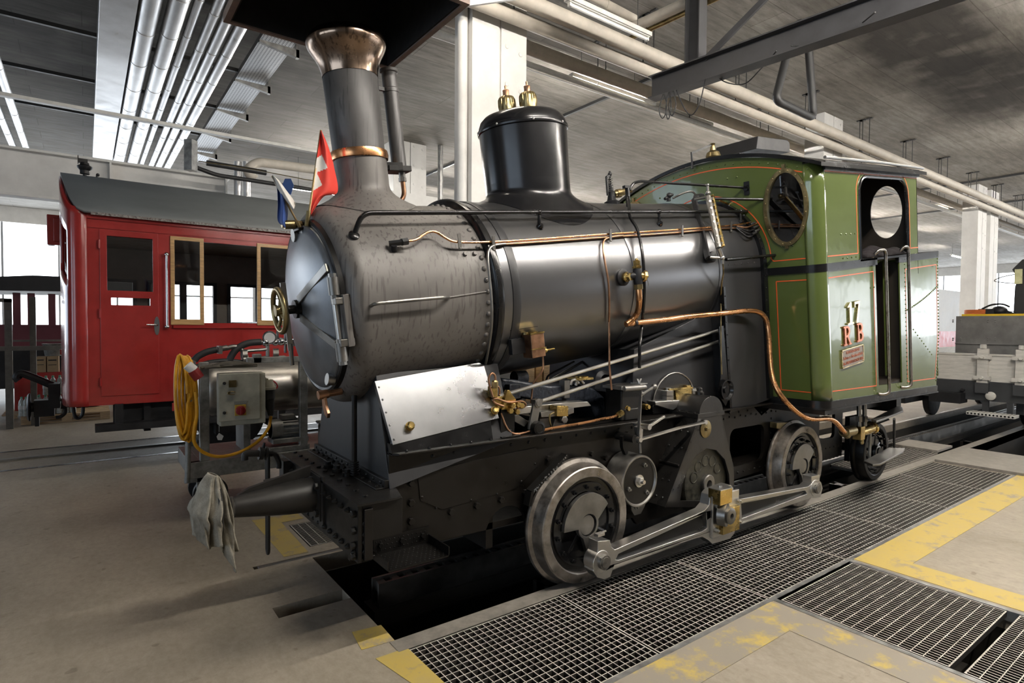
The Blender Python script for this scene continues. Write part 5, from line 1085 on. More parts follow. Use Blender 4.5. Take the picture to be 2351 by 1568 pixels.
part(MB().box(at(1290, 878, Y=3.2).x, at(1302, 878, Y=3.2).x, 3.17, 3.23, 1.17, at(1295, 873, Y=3.2).z), 'hex_plug', 'dsteel')
b = MB(); q_ = at(1380, 880, Y=3.2)
b.tube([at(1372, 892, Y=3.2), at(1374, 864, Y=3.2), at(1382, 858, Y=3.2), at(1398, 862, Y=3.2), at(1398, 880, Y=3.2)], .03, 4, fil=.05); part(b, 'lifting_strap', 'dark')
# rounded drum cover with bright edge behind the lubricator
dcv = at(1542, 905, Y=3.05)
b = MB(); R = .26
prof = [(R*1.05*math.cos(math.radians(a)), R*math.sin(math.radians(a))) for a in range(-20, 201, 10)]
b.prism(prof, (dcv.x, 3.02, dcv.z-.08), (1, 0, 0), (0, 0, 1), (0, .42, 0)); part(b, 'brake_drum_cover', 'gearcase', bevel=.006)
part(MB().tube([(dcv.x+x, 3.018, dcv.z-.08+z) for x, z in prof[2:21]], .006, 6), 'cover_edge', 'dsteel')
# bearing bridge: steel plate, two big nuts, brass box
f3 = f(2.96)
part(MB().prism(xz([(1504, 922), (1562, 918), (1562, 930), (1545, 942), (1506, 930)], 2.95), (0, 2.95, 0), (1, 0, 0), (0, 0, 1), (0, .2, 0)), 'bearing_keep', 'steel', bevel=.006)
for x, yb_, yt in ((1533, 920, 893), (1592, 915, 893)):
    p0 = at(x, yb_, Y=3.0); p1 = at(x, yt, Y=3.0); h = p1.z-p0.z
    part(MB().lathe(p0, (0, 0, 1), [(.05, 0), (.05, h*.42), (.045, h*.45)], 6).lathe(p0+Vector((0, 0, h*.47)), (0, 0, 1), [(.05, 0), (.05, h*.4), (.043, h*.45)], 6).cyl(p0, p1+Vector((0, 0, .01)), .024, n=16), 'big_nut', 'steel')
q0 = xz([(1549, 895), (1586, 890), (1586, 918), (1551, 920)], 2.99); bo = part(MB().prism(q0, (0, 2.98, 0), (1, 0, 0), (0, 0, 1), (0, .14, 0)), 'oil_box', 'brass', bevel=.003)
q0 = xz([(1536, 893), (1590, 888), (1590, 892), (1537, 897)], 2.97); part(MB().prism(q0, (0, 2.965, 0), (1, 0, 0), (0, 0, 1), (0, .17, 0)).box(at(1575, 888, Y=2.99).x, at(1584, 888, Y=2.99).x, 2.98, 3.02, at(1580, 889, Y=2.99).z, at(1580, 884, Y=2.99).z), 'oil_box_lid', 'brass', bo, bevel=.002)
part(MB().box(at(1330, 965, Y=3.0).x, at(1790, 930, Y=3.0).x, 3.0, 4.05, .96, .984), 'deck_plate', 'frameblk')
# brass oiler above the rear driving wheel
f4 = f(2.80)
q0 = xz([(1779, 970), (1806, 969), (1806, 985), (1796, 987), (1779, 983)], 2.86); oi = part(MB().prism(q0, (0, 2.84, 0), (1, 0, 0), (0, 0, 1), (0, .07, 0)), 'wheel_oiler', 'dbrass', bevel=.004)
part(MB().tube([at(1788, 985, Y=2.86), at(1786, 1002, Y=2.86), at(1782, 1018, Y=2.84)], .006, 8, fil=.05).lathe(at(1788, 987, Y=2.85), (0, 0, 1), [(.012, -.02), (.014, .0)], 8), 'oil_pipe', 'dcopper', oi)
# white rod and tubes glimpsed under the boiler
part(MB().cyl(at(1264, 873, Y=3.6), at(1342, 828, Y=3.6), .011, n=10), 'balance_rod', 'steel')
part(MB().tube(spline([at(x, y, Y=3.4) for x, y in ((1318, 830), (1290, 845), (1262, 860), (1254, 875), (1252, 915))], 5), .008, 8), 'oil_pipe', 'dark')
# ================================================================ cab
def green():
    m = mat('gloss_green_paint', (.072, .098, .026), .16, 0, .10, 1.5, rvar=.03, coat=.6, spec=.5); n, l = NT(m); b = n['Principled BSDF']
    tc = n.new('ShaderNodeTexCoord'); z = n.new('ShaderNodeTexNoise'); z.inputs['Scale'].default_value = 3.2; z.inputs['Detail'].default_value = 2; l.new(tc.outputs['Object'], z.inputs['Vector'])
    bp = n.new('ShaderNodeBump'); bp.inputs['Strength'].default_value = .10; bp.inputs['Distance'].default_value = .03; l.new(z.outputs['Fac'], bp.inputs['Height']); l.new(bp.outputs[0], b.inputs['Normal']); l.new(bp.outputs[0], b.inputs['Coat Normal'])
    return m
M['green'] = green(); M['lining'] = mat('orange_red_lining', (.62, .10, .025), .35, 0, .05, 4)
M['cabin'] = mat('dark_brown_cab_interior', (.020, .014, .010), .6, 0, .3, 5)
CF_, CR_, CV = 5.03, 7.15, 1.13; RC = .12; TK = .012
def zw(u, z): return (z-ORG.z-u*U.z)/W.z                          # leaning-frame height of a world level
WB = -.085                                                       # waist band height
def roofw(v): return .984-.193*v*v
ZB = 1.045
# side sheets (near v=-CV, far v=+CV)
win = [(5.79, -.085), (5.79, .42)]+[(5.94+.15*math.cos(math.radians(a)), .52+.15*math.sin(math.radians(a))) for a in range(170, 89, -10)]+[(6.70+.17*math.cos(math.radians(a)), .50+.17*math.sin(math.radians(a))) for a in range(90, 9, -10)]+[(6.885, .42), (6.885, -.085)]
for s in (-1, 1):
    b = B(); o = (0, s*CV, 0); dz = (0, -s*TK, 0)
    b.prism([(CF_+RC, WB), (5.79, WB)]+win[1:-1]+[(6.885, WB), (CR_, WB), (CR_, .765), (CF_+RC, .765)], o, AX, (0, 0, 1), dz)
    b.prism([(CF_+RC, zw(CF_+RC, ZB)), (6.10, zw(6.10, ZB)), (6.10, WB), (CF_+RC, WB)], o, AX, (0, 0, 1), dz)
    b.prism([(6.10, zw(6.10, ZB)), (6.66, zw(6.66, ZB)), (6.66, zw(6.66, ZB)+.10), (6.10, zw(6.10, ZB)+.10)], o, AX, (0, 0, 1), dz)
    if s < 0:
        for k in range(4): b.dome((5.42+k*.09, -CV, .155-.0*k), (0, -1, 0), .010, .007, 8); b.dome((5.44+k*.085, -CV, -.055), (0, -1, 0), .010, .007, 8)
        for x in (5.98, 6.05): b.dome((x, -CV, -.36), (0, -1, 0), .010, .007, 8)
    part(b, 'cab_side', 'green')
    # rounded front corner
    b = B(); ring = []
    cs = [(CF_+RC-RC*math.sin(math.radians(a)), s*(CV-RC+RC*math.cos(math.radians(a)))) for a in range(0, 91, 9)]
    b.grid(lambda i, j: (lambda c: (c[0], c[1], zw(c[0], ZB)+(min(.765, roofw(abs(c[1]))+.0)-zw(c[0], ZB))*j))(cs[round(i*10)]), 11, 14)
    part(b, 'cab_corner', 'green', solid=.01, recalc=True)
# bunker sides at the rear, rounded back edge
b = B()
bk_ = [(6.66, zw(6.66, ZB)), (7.60, zw(7.60, ZB)), (7.66, -1.2), (7.72, -.7), (7.72, WB-.01), (6.66, WB-.01)]
part(B().prism(bk_, (0, CV, 0), AX, (0, 0, 1), (0, -TK, 0)), 'bunker_side', 'green')
b.prism(bk_, (0, -CV, 0), AX, (0, 0, 1), (0, TK, 0))
for k in range(40):
    t = k/39; w_ = WB-.05-t*1.40; u_ = 7.70-.10*max(0, (t-.55)/.45)**1.6; b.dome((u_, -CV, w_), (0, -1, 0), .009, .007, 8)
for k in range(32): t = k/31; b.dome((6.79, -CV, WB-.05-t*1.42), (0, -1, 0), .008, .006, 8)
for k in range(26): t = k/25; b.dome((6.79+t*.91, -CV, -.66+t*.10+.09*t*t), (0, -1, 0), .009, .007, 8)
for k in range(10): t = k/9; b.dome((6.98+t*.5, -CV, -.88-t*.34), (0, -1, 0), .008, .006, 8)
part(b, 'bunker_side', 'green')
part(B().box(6.80, 7.71, CV-.03, -CV+.03, -1.4, -.13).box(7.70, 7.72, -CV+.012, CV-.012, -1.5, -.1), 'coal_bunker', 'green')
part(B().box(6.64, 7.73, -CV-.004, -CV+.03, WB-.075, WB).box(6.64, 7.73, CV-.03, CV+.004, WB-.075, WB).box(7.70, 7.73, -CV, CV, WB-.075, WB), 'bunker_capping', 'black', bevel=.004)
part(B().box(7.17, 7.66, -.95, -.9, WB, WB+.07), 'coal_board', 'green')
# front and rear sheets with oval look-outs
def oval(vc): return ell(vc, .43, .172, .305, 40)
fw = [(-CV+RC, roofw(CV-RC))]+[(-1+.1*k, roofw(-1+.1*k)) for k in range(1, 20)]+[(CV-RC, roofw(CV-RC)), (CV-RC, zw(CF_, ZB)), (.64, zw(CF_, ZB)), (.64, WC)]
fw += [(.64*math.cos(t*PI/24), WC+.64*math.sin(t*PI/24)) for t in range(1, 24)]+[(-.64, WC), (-.64, zw(CF_, ZB)), (-CV+RC, zw(CF_, ZB))]
b = B().prism(fw, (CF_, 0, 0), (0, 1, 0), (0, 0, 1), (TK, 0, 0), holes=[oval(-.852), oval(.852)])
for k in range(26):
    v = -1.05+k*.085; b.dome((CF_, v, roofw(v)-.05), (-1, 0, 0), .009, .007, 8)
for x, y in ((1670, 410), (1692, 406), (1500, 480), (1515, 455)): b.dome(atu(x, y, CF_), (-1, 0, 0), .010, .008, 8)
for k in range(2): b.dome((CF_, -.80-.1*k, .095), (-1, 0, 0), .009, .007, 8)
part(b, 'cab_front', 'green')
rw = [(-CV, roofw(CV))]+[(-1.1+.1*k, roofw(-1.1+.1*k)) for k in range(1, 22)]+[(CV, roofw(CV)), (CV, -.3), (-CV, -.3)]
part(B().prism(rw, (CR_-TK, 0, 0), (0, 1, 0), (0, 0, 1), (TK, 0, 0), holes=[ell(-.84, .385, .155, .28, 40), ell(.84, .385, .155, .28, 40)]), 'cab_rear', 'cabin')
for s in (-.852, .852):
    ro, ri = ell(s, .43, .20, .335, 48), ell(s, .43, .166, .298, 48)
    b = B().prism(ro, (CF_-.016, 0, 0), (0, 1, 0), (0, 0, 1), (.02, 0, 0), holes=[ri])
    for k in range(16): a = 2*PI*k/16+.2; b.dome((CF_-.016, s+.183*math.cos(a), .43+.316*math.sin(a)), (-1, 0, 0), .008, .005, 8)
    b.box(CF_-.02, CF_+.0, s-.014, s+.014, .075, .105).box(CF_-.02, CF_, s-.014, s+.014, .755, .80)
    pf = part(b, 'porthole_frame', 'brassy' if 'brassy' in M else 'dbrass', ang=30)
    part(B().prism(ell(s, .43, .17, .30, 40), (CF_+.004, 0, 0), (0, 1, 0), (0, 0, 1), (.004, 0, 0)), 'pane', 'pglass', pf)
# interior lining (dark), floor
part(B().box(CF_+.016, CF_+.022, -CV+.15, CV-.15, -1.2, .1).box(CF_+.02, CR_-.02, -CV+.02, CV-.02, -1.40, -1.36).box(6.75, 6.78, -CV+.02, CV-.02, -1.36, -.15).box(5.1, 5.79, -CV+.016, -CV+.022, -1.3, .7).box(5.1, 7.1, CV-.022, CV-.016, -1.3, .0), 'cab_lining', 'cabin')
part(B().cyl((5.03, 0, WC), (5.5, 0, WC), .62, n=48).box(5.03, 5.5, -.6, .6, -1.3, 0).box(5.5, 5.9, -.5, .5, .2, .3), 'backhead', 'cabin')
part(B().box(6.62, 6.655, -CV+.10, -CV+.14, -1.32, WB-.02).prism([(0, 0), (.14, 0), (.14, 1.15), (0, 1.15)], (6.50, -CV+.22, -1.28), AX, (0, 0, 1), (0, .02, 0)), 'cab_door', 'green')
# roof
rs = [(v/20*(CV+.05), roofw(v/20*(CV+.05))) for v in range(-20, 21)]
b = B().prism([(v, w_+.004) for v, w_ in rs]+[(v, w_+.036) for v, w_ in rs[::-1]], (CF_-.03, 0, 0), (0, 1, 0), (0, 0, 1), (CR_-CF_+.16, 0, 0)); part(b, 'roof', 'black', ang=30)
for s in (-1, 1): part(B().box(CF_+RC-.02, CR_+.02, min(s*(CV+.022), s*(CV-.01)), max(s*(CV+.022), s*(CV-.01)), .70, .775), 'roof_gutter', 'black', bevel=.004)
b = B(); p = atv(1905, 370, -1.16); b.tube([(CF_+.1, -1.15, .80), (6.2, -1.155, .805), (CR_+.12, -1.15, .795)], .014, 8); part(b, 'roof_rain_strip', 'dsteel')
b = B().prism([(0, 0), (.75, .0), (.75, .10), (.70, .13), (.05, .13)], atv(1640, 366, .35), (.9, .0, 0), (0, 0, 1), (0, -.5, 0)); part(b, 'roof_ventilator', 'dark', bevel=.006)
p = atv(1637, 357, 0); rv = part(B().lathe((p.x, 0, .98), (0, 0, 1), [(.02, 0), (.025, .03), (.06, .06), (.075, .09), (.06, .13), (.03, .15), (.02, .20), (.03, .21), (.02, .22)], 20), 'whistle', 'dbrass')
part(B().bar((p.x, 0, 1.19), (p.x-.28, .05, 1.10), .014, .02).cyl((p.x-.28, .05, 1.11), (p.x-.28, .05, .95), .010, n=8), 'whistle_lever', 'dark', rv)
part(B().box(5.5, 6.1, -.15, .35, .98, 1.09), 'roof_hatch', 'dark', bevel=.008)
# waist band and bottom band
def band(w0, w1, d, name, m):
    b = B(); b.box(CF_+RC, 6.12, -CV-d, -CV, w0, w1)
    cs = [(CF_+RC-(RC+d)*math.sin(math.radians(a)), -(CV-RC+(RC+d)*math.cos(math.radians(a)))) for a in range(0, 91, 9)]
    c2 = [(CF_+RC-RC*math.sin(math.radians(a)), -(CV-RC+RC*math.cos(math.radians(a)))) for a in range(0, 91, 9)]
    b.prism(cs+c2[::-1], (0, 0, w0), AX, (0, 1, 0), (0, 0, w1-w0)); b.box(CF_-d, CF_, -CV+RC, -.66, w0, w1); part(b, name, m)
band(WB-.065, WB, .010, 'waist_band', 'black')
b = MB()
xs = [T(CF_, 0, zw(CF_, ZB)).x, T(7.60, 0, zw(7.6, ZB)).x]; yn = 3.53-CV
b.prism([(xs[0]-.02, 3.53-.64), (xs[0]-.02, yn+RC)]+[(xs[0]+RC-.02-(RC)*math.cos(math.radians(a)), yn+RC-.012-RC*math.sin(math.radians(a))) for a in range(10, 91, 10)]+[(xs[1], yn-.012), (xs[1], 3.53+CV), (xs[0]-.02, 3.53+CV)], (0, 0, ZB-.05), (1, 0, 0), (0, 1, 0), (0, 0, .065)); part(b, 'cab_base', 'black')
b = MB(); b.prism([(xs[0]-.03, 3.53-.66), (xs[0]-.03, yn+RC)]+[(xs[0]+RC-.03-RC*math.cos(math.radians(a)), yn+RC-.022-RC*math.sin(math.radians(a))) for a in range(10, 91, 10)]+[(xs[1], yn-.022), (xs[1], yn+.1), (xs[0]+.2, yn+.1), (xs[0]+.1, 3.53-.66)], (0, 0, ZB-.062), (1, 0, 0), (0, 1, 0), (0, 0, .012))
for k in range(5): b.dome((xs[0]-.03+.03+k*.0, yn+RC+.1+k*.1, ZB-.05), (0, 0, 1), .010, .01, 8)
part(b, 'cab_foot_angle', 'satin')
# lining: thin painted lines, each panel one mesh
def lines(segs, name='lining'):
    b = B(); h = .0045
    for kind, pts in segs:
        for (a0, w0), (a1, w1) in zip(pts, pts[1:]):
            if kind == 's': b.bar((a0, -CV-.0012, w0), (a1, -CV-.0012, w1), .0016, 2*h, up=(-(w1-w0), 0, a1-a0))
            else: b.bar((CF_-.0012, a0, w0), (CF_-.0012, a1, w1), .0016, 2*h, up=(0, -(w1-w0), a1-a0))
    part(b, name, 'lining')
zf = zw(5.03, ZB)
def corner(w):                                       # carry a line round the rounded corner
    b = B(); q = [(CF_+RC-(RC+.0014)*math.sin(math.radians(a)), -(CV-RC+(RC+.0014)*math.cos(math.radians(a)))) for a in range(0, 91, 10)]
    b.grid(lambda i, j: (*q[round(i*9)], w-.0045+.009*j), 10, 2); part(b, 'lining', 'lining', solid=.001)
lo = zw(CF_+RC, ZB)+.10; hi = WB-.125
lines([('s', [(CF_+RC, lo), (6.045, zw(6.045, ZB)+.10), (6.045, hi), (CF_+RC, hi)]), ('f', [(-CV+RC, hi), (-.735, hi), (-.735, lo), (-CV+RC, lo)])]); corner(lo); corner(hi)
up = WB+.06
arcp = [(-.70*math.cos(math.radians(a)), WC+.70*math.sin(math.radians(a))) for a in range(3, 178, 6)]
lines([('s', [(CF_+RC, up), (5.735, up), (5.735, .42)]+[(5.94+.205*math.cos(math.radians(a)), .52+.205*math.sin(math.radians(a))) for a in range(170, 100, -10)]+[(5.90, .69)]), ('s', [(CF_+RC, .692), (CR_, .692)]), ('s', [(CR_, up), (6.94, up), (6.94, .42)]+[(6.70+.225*math.cos(math.radians(a)), .50+.225*math.sin(math.radians(a))) for a in range(10, 65, 10)]+[(6.78, .69)]),
       ('f', [(-CV+RC, up), (-.72, up)]+arcp+[(.72, up)]), ('f', [(-1.01+.101*k, roofw(-1.01+.101*k)-.085) for k in range(21)])]); corner(up)
lines([('s', [(6.80, zw(6.80, ZB)+.10), (7.56, zw(7.56, ZB)+.10), (7.655, -1.1), (7.665, -.8), (7.66, WB-.15), (6.80, WB-.15), (6.80, zw(6.80, ZB)+.10)])])
b = B(); h = .0045
for (a0, w0), (a1, w1) in zip([(6.12, -.24), (6.50, -.24), (6.52, -1.20), (6.12, -1.20)], [(6.50, -.24), (6.52, -1.20), (6.12, -1.20)]): b.bar((a0, -CV+.215, w0), (a1, -CV+.215, w1), .003, 2*h, up=(-(w1-w0), 0, a1-a0))
part(b, 'lining', 'lining')
# black edge of the side opening
for s in (-1, 1): part(B().tube([(x, s*(CV+.002), z) for x, z in win], .014, 8), 'opening_beading', 'black')
part(B().box(5.76, 6.92, -CV-.01, -CV+.05, WB-.02, WB+.005), 'arm_rest', 'dark', bevel=.004)
# hand rails by the door
M['tubes'] = mat('worn_steel_tube', (.36, .33, .30), .32, 1, .3, 8)
for u0, u1, wt, wb in ((6.03, 6.165, -.015, -1.40), (6.62, 6.705, -.005, -1.43)):
    b = B(); b.tube([(u0, -CV, wt-.06), (u0, -CV-.055, wt), (u1, -CV-.065, wt), (u1, -CV-.065, wb), (u1-.06, -CV-.03, wb-.012), (u1-.09, -CV, wb)], .0145, 14, fil=.05); part(b, 'door_handrail', 'tubes')
# number, railway initials and works plate
def letters(shapes, u0, w0, sx, sy, name, m, par=None, dep=.016):
    b = B()
    for outer, holes, dx in shapes: b.prism([(p[0]+dx, p[1]) for p in outer], (u0, -CV, w0), (sx, 0, 0), (0, 0, sy), (0, -dep, 0), holes=[[(q[0]+dx, q[1]) for q in h] for h in holes])
    return part(b, name, m, par, bevel=.002)
g1 = [(.0, .0), (.62, .0), (.62, .08), (.44, .10), (.44, 1.0), (.30, 1.0), (.02, .84), (.02, .76), (.20, .80), (.20, .10), (0, .08)]
g7 = [(.16, 0), (.40, 0), (.42, .12), (.66, .92), (.66, 1.0), (.0, 1.0), (.0, .72), (.09, .72), (.12, .86), (.46, .86), (.18, .14)]
gR = [(0, 0), (.34, 0), (.34, .08), (.26, .10), (.26, .42), (.34, .42), (.54, .10), (.50, .0), (.78, .0), (.78, .08), (.70, .10), (.50, .47), (.62, .58), (.66, .72), (.62, .88), (.50, .97), (.38, 1.0), (0, 1.0), (0, .92), (.09, .90), (.09, .10), (0, .08)]
hR = [(.26, .53), (.40, .55), (.47, .63), (.48, .75), (.43, .86), (.36, .89), (.26, .89)]
gB = [(0, 0), (.44, 0), (.58, .05), (.66, .16), (.67, .30), (.61, .44), (.50, .52), (.58, .60), (.62, .74), (.58, .89), (.48, .97), (.36, 1.0), (0, 1.0), (0, .92), (.09, .90), (.09, .10), (0, .08)]
hB1 = [(.26, .11), (.40, .12), (.48, .19), (.49, .30), (.43, .41), (.26, .44)]
hB2 = [(.26, .56), (.38, .57), (.44, .66), (.44, .78), (.38, .88), (.26, .89)]
M['goldnum'] = mat('pale_polished_brass', (.78, .63, .38), .25, 1, .15, 10)
letters([(g1, [], 0)], 5.46, -.655, .19, .20, 'numeral', 'goldnum'); letters([(g7, [], 0)], 5.60, -.655, .17, .20, 'numeral', 'goldnum')
M['rednum'] = mat('red_bronze', (.50, .17, .09), .28, .9, .2, 10)
letters([(gR, [hR], 0)], 5.375, -.835, .19, .175, 'letter', 'rednum'); letters([(gB, [hB1, hB2], 0)], 5.635, -.835, .20, .175, 'letter', 'rednum')
M['platebg'] = mat('worn_works_plate', (.25, .20, .16), .45, .5, .3, 20)
b = B().box(5.335, 5.765, -CV-.010, -CV, -1.03, -.868); wp = part(b, 'works_plate', 'platebg', bevel=.003)
b = B(); 
for z0, z1, u0, u1 in ((-.874, -.866, 5.333, 5.767), (-1.032, -1.024, 5.333, 5.767), (-1.032, -.866, 5.333, 5.341), (-1.032, -.866, 5.759, 5.767)): b.box(u0, u1, -CV-.014, -CV, z0, z1)
for u_, w_ in ((5.347, -.88), (5.753, -.88), (5.347, -1.018), (5.753, -1.018)): b.dome((u_, -CV-.012, w_), (0, -1, 0), .008, .006, 8)
part(b, 'plate_rim', 'goldnum', wp)
def text(s, u, w, size, name='lettering', m='rednum', par=None, y=-CV-.0105, wid=None):
    cu = bpy.data.curves.new('t', 'FONT'); cu.body = s; cu.size = size; cu.extrude = .0015; cu.align_x = 'CENTER'
    o = bpy.data.objects.new('t', cu); COL.objects.link(o); dg = bpy.context.evaluated_depsgraph_get(); me = bpy.data.meshes.new_from_object(o.evaluated_get(dg)); bpy.data.objects.remove(o)
    vs = [v.co.copy() for v in me.vertices]; fs = [tuple(p.vertices) for p in me.polygons]; w0 = max(v.x for v in vs)-min(v.x for v in vs); k = (wid/w0) if wid else 1
    b = B().add([(u+v.x*k, y-v.z-.0015, w+v.y) for v in vs], fs); return part(b, name, m, par)
text('SCHWEIZERISCHE', 5.55, -.912, .036, par=wp, wid=.27); text('Lokom.-u. Maschinenfabrik', 5.55, -.958, .040, par=wp, wid=.38); text('No 3043 WINTERTHUR 1925', 5.55, -1.006, .038, par=wp, wid=.39)
# --- steps, injector and pipes under the cab
def stepb(q, zt, name):
    b = MB(); b.prism([(p.x, p.y) for p in q], (0, 0, zt-.022), (1, 0, 0), (0, 1, 0), (0, 0, .022)); return part(b, name, 'dsteel', bevel=.006)
zs = .40; stepb([at(1982, 1058, Z=zs), at(2004, 1066, Z=zs), at(2022, 1064, Z=zs), at(2074, 1036, Z=zs), at(2078, 1028, Z=zs), at(2038, 1028, Z=zs)], zs, 'cab_step')
zs = .80; stepb([at(2000, 962, Z=zs), at(2012, 966, Z=zs), at(2026, 962, Z=zs), at(2074, 942, Z=zs), at(2072, 933, Z=zs), at(2058, 933, Z=zs)], zs, 'cab_step')
part(MB().cyl(at(2053, 962, Z=.80), at(2053, 1026, Z=.40), .012, n=10).cyl(at(1998, 1000, Y=2.62), at(1996, 1054, Y=2.62), .012, n=10).bar(at(2040, 960, Y=2.6), at(2000, 975, Y=2.75), .03, .04), 'step_hanger', 'satin')
f = lambda x, y: at(x, y, Y=2.55)
inj = part(MB().cyl(f(1972, 992), f(2004, 982), .05, n=20).lathe(f(2004, 982), (1, -.2, .1), [(.02, -.02), (.062, -.02), (.062, .01), (.03, .02)], 20).box(f(1970, 990).x-.05, f(1970, 990).x+.04, 2.5, 2.58, f(1970, 1008).z, f(1970, 978).z), 'injector', 'brass', bevel=.004)
part(MB().cyl(f(1978, 1003), f(1978, 1015), .025, .02, 14).sph(f(1978, 1016), .022), 'drain_knob', 'dbrass', inj)
part(MB().cyl(f(1938, 992), f(1958, 988), .05, n=16).cyl(f(1935, 990), f(1945, 1000), .035, n=14), 'injector_body', 'dbrass', inj)
part(MB().cyl(f(1972, 930), f(1972, 980), .020, n=12).cyl(f(1985, 928), f(1985, 980), .020, n=12).cyl(f(1972, 955), f(1972, 968), .03, n=6).cyl(f(1985, 955), f(1985, 968), .03, n=6).cyl(f(1998, 995), f(1996, 1055), .014, n=10), 'injector_pipe', 'dsteel', inj)
part(MB().box(6.3, 7.6, 2.9, 4.15, .78, 1.0).box(6.3, 7.5, 2.6, 2.9, .93, 1.0), 'rear_underframe', 'frameblk')
part(MB().box(7.62, 7.75, 2.75, 4.3, .72, .98).box(7.75, 7.80, 3.3, 3.7, .78, .92), 'rear_beam', 'frameblk')
# ================================================================ red coach on the next track
M['red'] = mat('gloss_red_coach_paint', (.30, .022, .020), .22, 0, .14, 3, rvar=.05, coat=.4)
M['roofgrey'] = mat('grey_canvas_roof', (.20, .21, .21), .6, 0, .15, 3, stretch=(.4, 1, 1))
M['brownin'] = mat('brown_panelled_interior', (.11, .085, .066), .5, 0, .2, 5)
M['chrome'] = mat('chromed_metal', (.65, .65, .66), .15, 1, .1, 8)
YS, YC2, YR = 8.05, 9.30, 10.55
co = thing('railway_coach', (4, YC2, 0), 'red railway coach with grey roof and wood framed windows on the next track', 'railway coach')
def cpart(b, n, m, par=None, **k): return part(b, n, m, par or co, **k)
def cz(x, y): p = at(x, y, Y=YS); return p.x, p.z
XE = 8.6; zb_, ze = .75, 2.94
def hole(x0, y0, x1, y1): a = cz(x0, y0); c = cz(x1, y1); return rect(a[0], c[1], c[0], a[1])
dw = hole(245, 541, 351, 670); dw2 = hole(255, 683, 345, 702)
wz0, wz1 = 1.70, 2.70
opens = [dw, dw2]+[rect(x, wz0, x+.95, wz1) for x in (.86, 1.84, 2.82, 3.80, 4.78, 5.76, 6.74)]
b = MB(); b.prism(rect(.02, zb_, XE, ze), (0, YS, 0), (1, 0, 0), (0, 0, 1), (0, .05, 0), holes=opens)
b.box(.85, XE, YS-.03, YS, 1.635, 1.67).box(.02, XE, YS-.012, YS, 2.76, 2.79).box(.02, XE, YS-.02, YS, 2.86, 2.90).box(.02, XE, YS-.008, YS, .755, .80)
for x in (.80, 1.62, 2.62, 3.6): b.box(x-.004, x+.004, YS-.004, YS, .80, 1.63)
cs_ = cpart(b, 'side_wall', 'red')
b = MB(); b.prism(rect(.02, zb_, XE, ze), (0, YR-.05, 0), (1, 0, 0), (0, 0, 1), (0, .05, 0), holes=[rect(x, 1.45, x+.42, 2.32) for x in (.18, .80, 1.28, 1.92, 2.40, 3.1, 3.6, 4.2)]); cpart(b, 'far_side_wall', 'brownin')
b = MB()
for x in (.18, .80, 1.28, 1.92, 2.40, 3.1, 3.6, 4.2):
    b.prism(rect(x-.03, 1.42, x+.45, 2.35), (0, YR-.07, 0), (1, 0, 0), (0, 0, 1), (0, .02, 0), holes=[rect(x+.02, 1.47, x+.40, 2.30)])
cpart(b, 'far_window_frame', 'dark')
# rounded end
def endpt(i, j):                                         # i across, j up
    a = math.radians(-90+180*i); n_ = .45
    x = .02-.24*max(0, math.cos(a))**.45; y = YC2+(YS-YC2)*-1*math.copysign(abs(math.sin(a))**.55, math.sin(a))
    top = ze-.03+.60*(1-((y-YC2)/1.32)**2)
    return (x, y, zb_+(top-zb_)*j)
NU = 44
b = MB(); b.grid(endpt, NU, 30); 
b.f = [f for k, f in enumerate(b.f) if not (18 <= (k % 29) <= 24 and ((6 <= k//29 <= 13) or (17 <= k//29 <= 25) or (29 <= k//29 <= 36)))]; b.m = [0]*len(b.f)
cpart(b, 'end_wall', 'red', solid=.04, ang=50)
b = MB(); b.tube([endpt(i/40, .505)+(0,)*0 for i in range(41)], .014, 8).tube([endpt(i/40, .87) for i in range(41)], .010, 8); cpart(b, 'end_beading', 'red')
b = MB(); b.box(-.36, -.20, 8.85, 9.0, 2.62, 2.98).box(-.30, -.18, 8.82, 9.03, 2.66, 2.94); cpart(b, 'end_lamp', 'red', bevel=.01)
b = MB(); q_ = at(150, 808, Y=8.6); b.box(q_.x-.05, q_.x+.05, 8.58, 8.63, q_.z-.03, q_.z+.03); cpart(b, 'lamp_bracket', 'red')
# door
b = MB(); a0, a1 = cz(228, 525), cz(366, 903)
b.prism(rect(a0[0], a1[1], a1[0], a0[1]), (0, YS-.012, 0), (1, 0, 0), (0, 0, 1), (0, .012, 0), holes=[dw, dw2]); 
e0 = cz(232, 900); e1 = cz(368, 888)
dr = cpart(b, 'door', 'red', bevel=.004)
cpart(MB().box(a0[0], a1[0], YS-.014, YS-.01, .915, .925), 'weld_line', 'red', dr)
h_ = cz(360, 748); cpart(MB().prism(ell(h_[0], h_[1], .028, .11, 24), (0, YS-.02, 0), (1, 0, 0), (0, 0, 1), (0, .01, 0)).tube([(h_[0], YS-.02, h_[1]+.01), (h_[0], YS-.08, h_[1]+.01), (h_[0]-.11, YS-.09, h_[1]+.012)], .010, 8, fil=.03), 'door_handle', 'chrome', dr)
for z in (2.58, 1.80, 1.02): cpart(MB().cyl((a0[0]-.005, YS-.02, z-.05), (a0[0]-.005, YS-.02, z+.05), .012, n=10), 'hinge', 'red', dr)
cpart(MB().prism(dw, (0, YS+.02, 0), (1, 0, 0), (0, 0, 1), (0, .004, 0)).prism(dw2, (0, YS+.02, 0), (1, 0, 0), (0, 0, 1), (0, .004, 0)), 'pane', 'glass', dr)
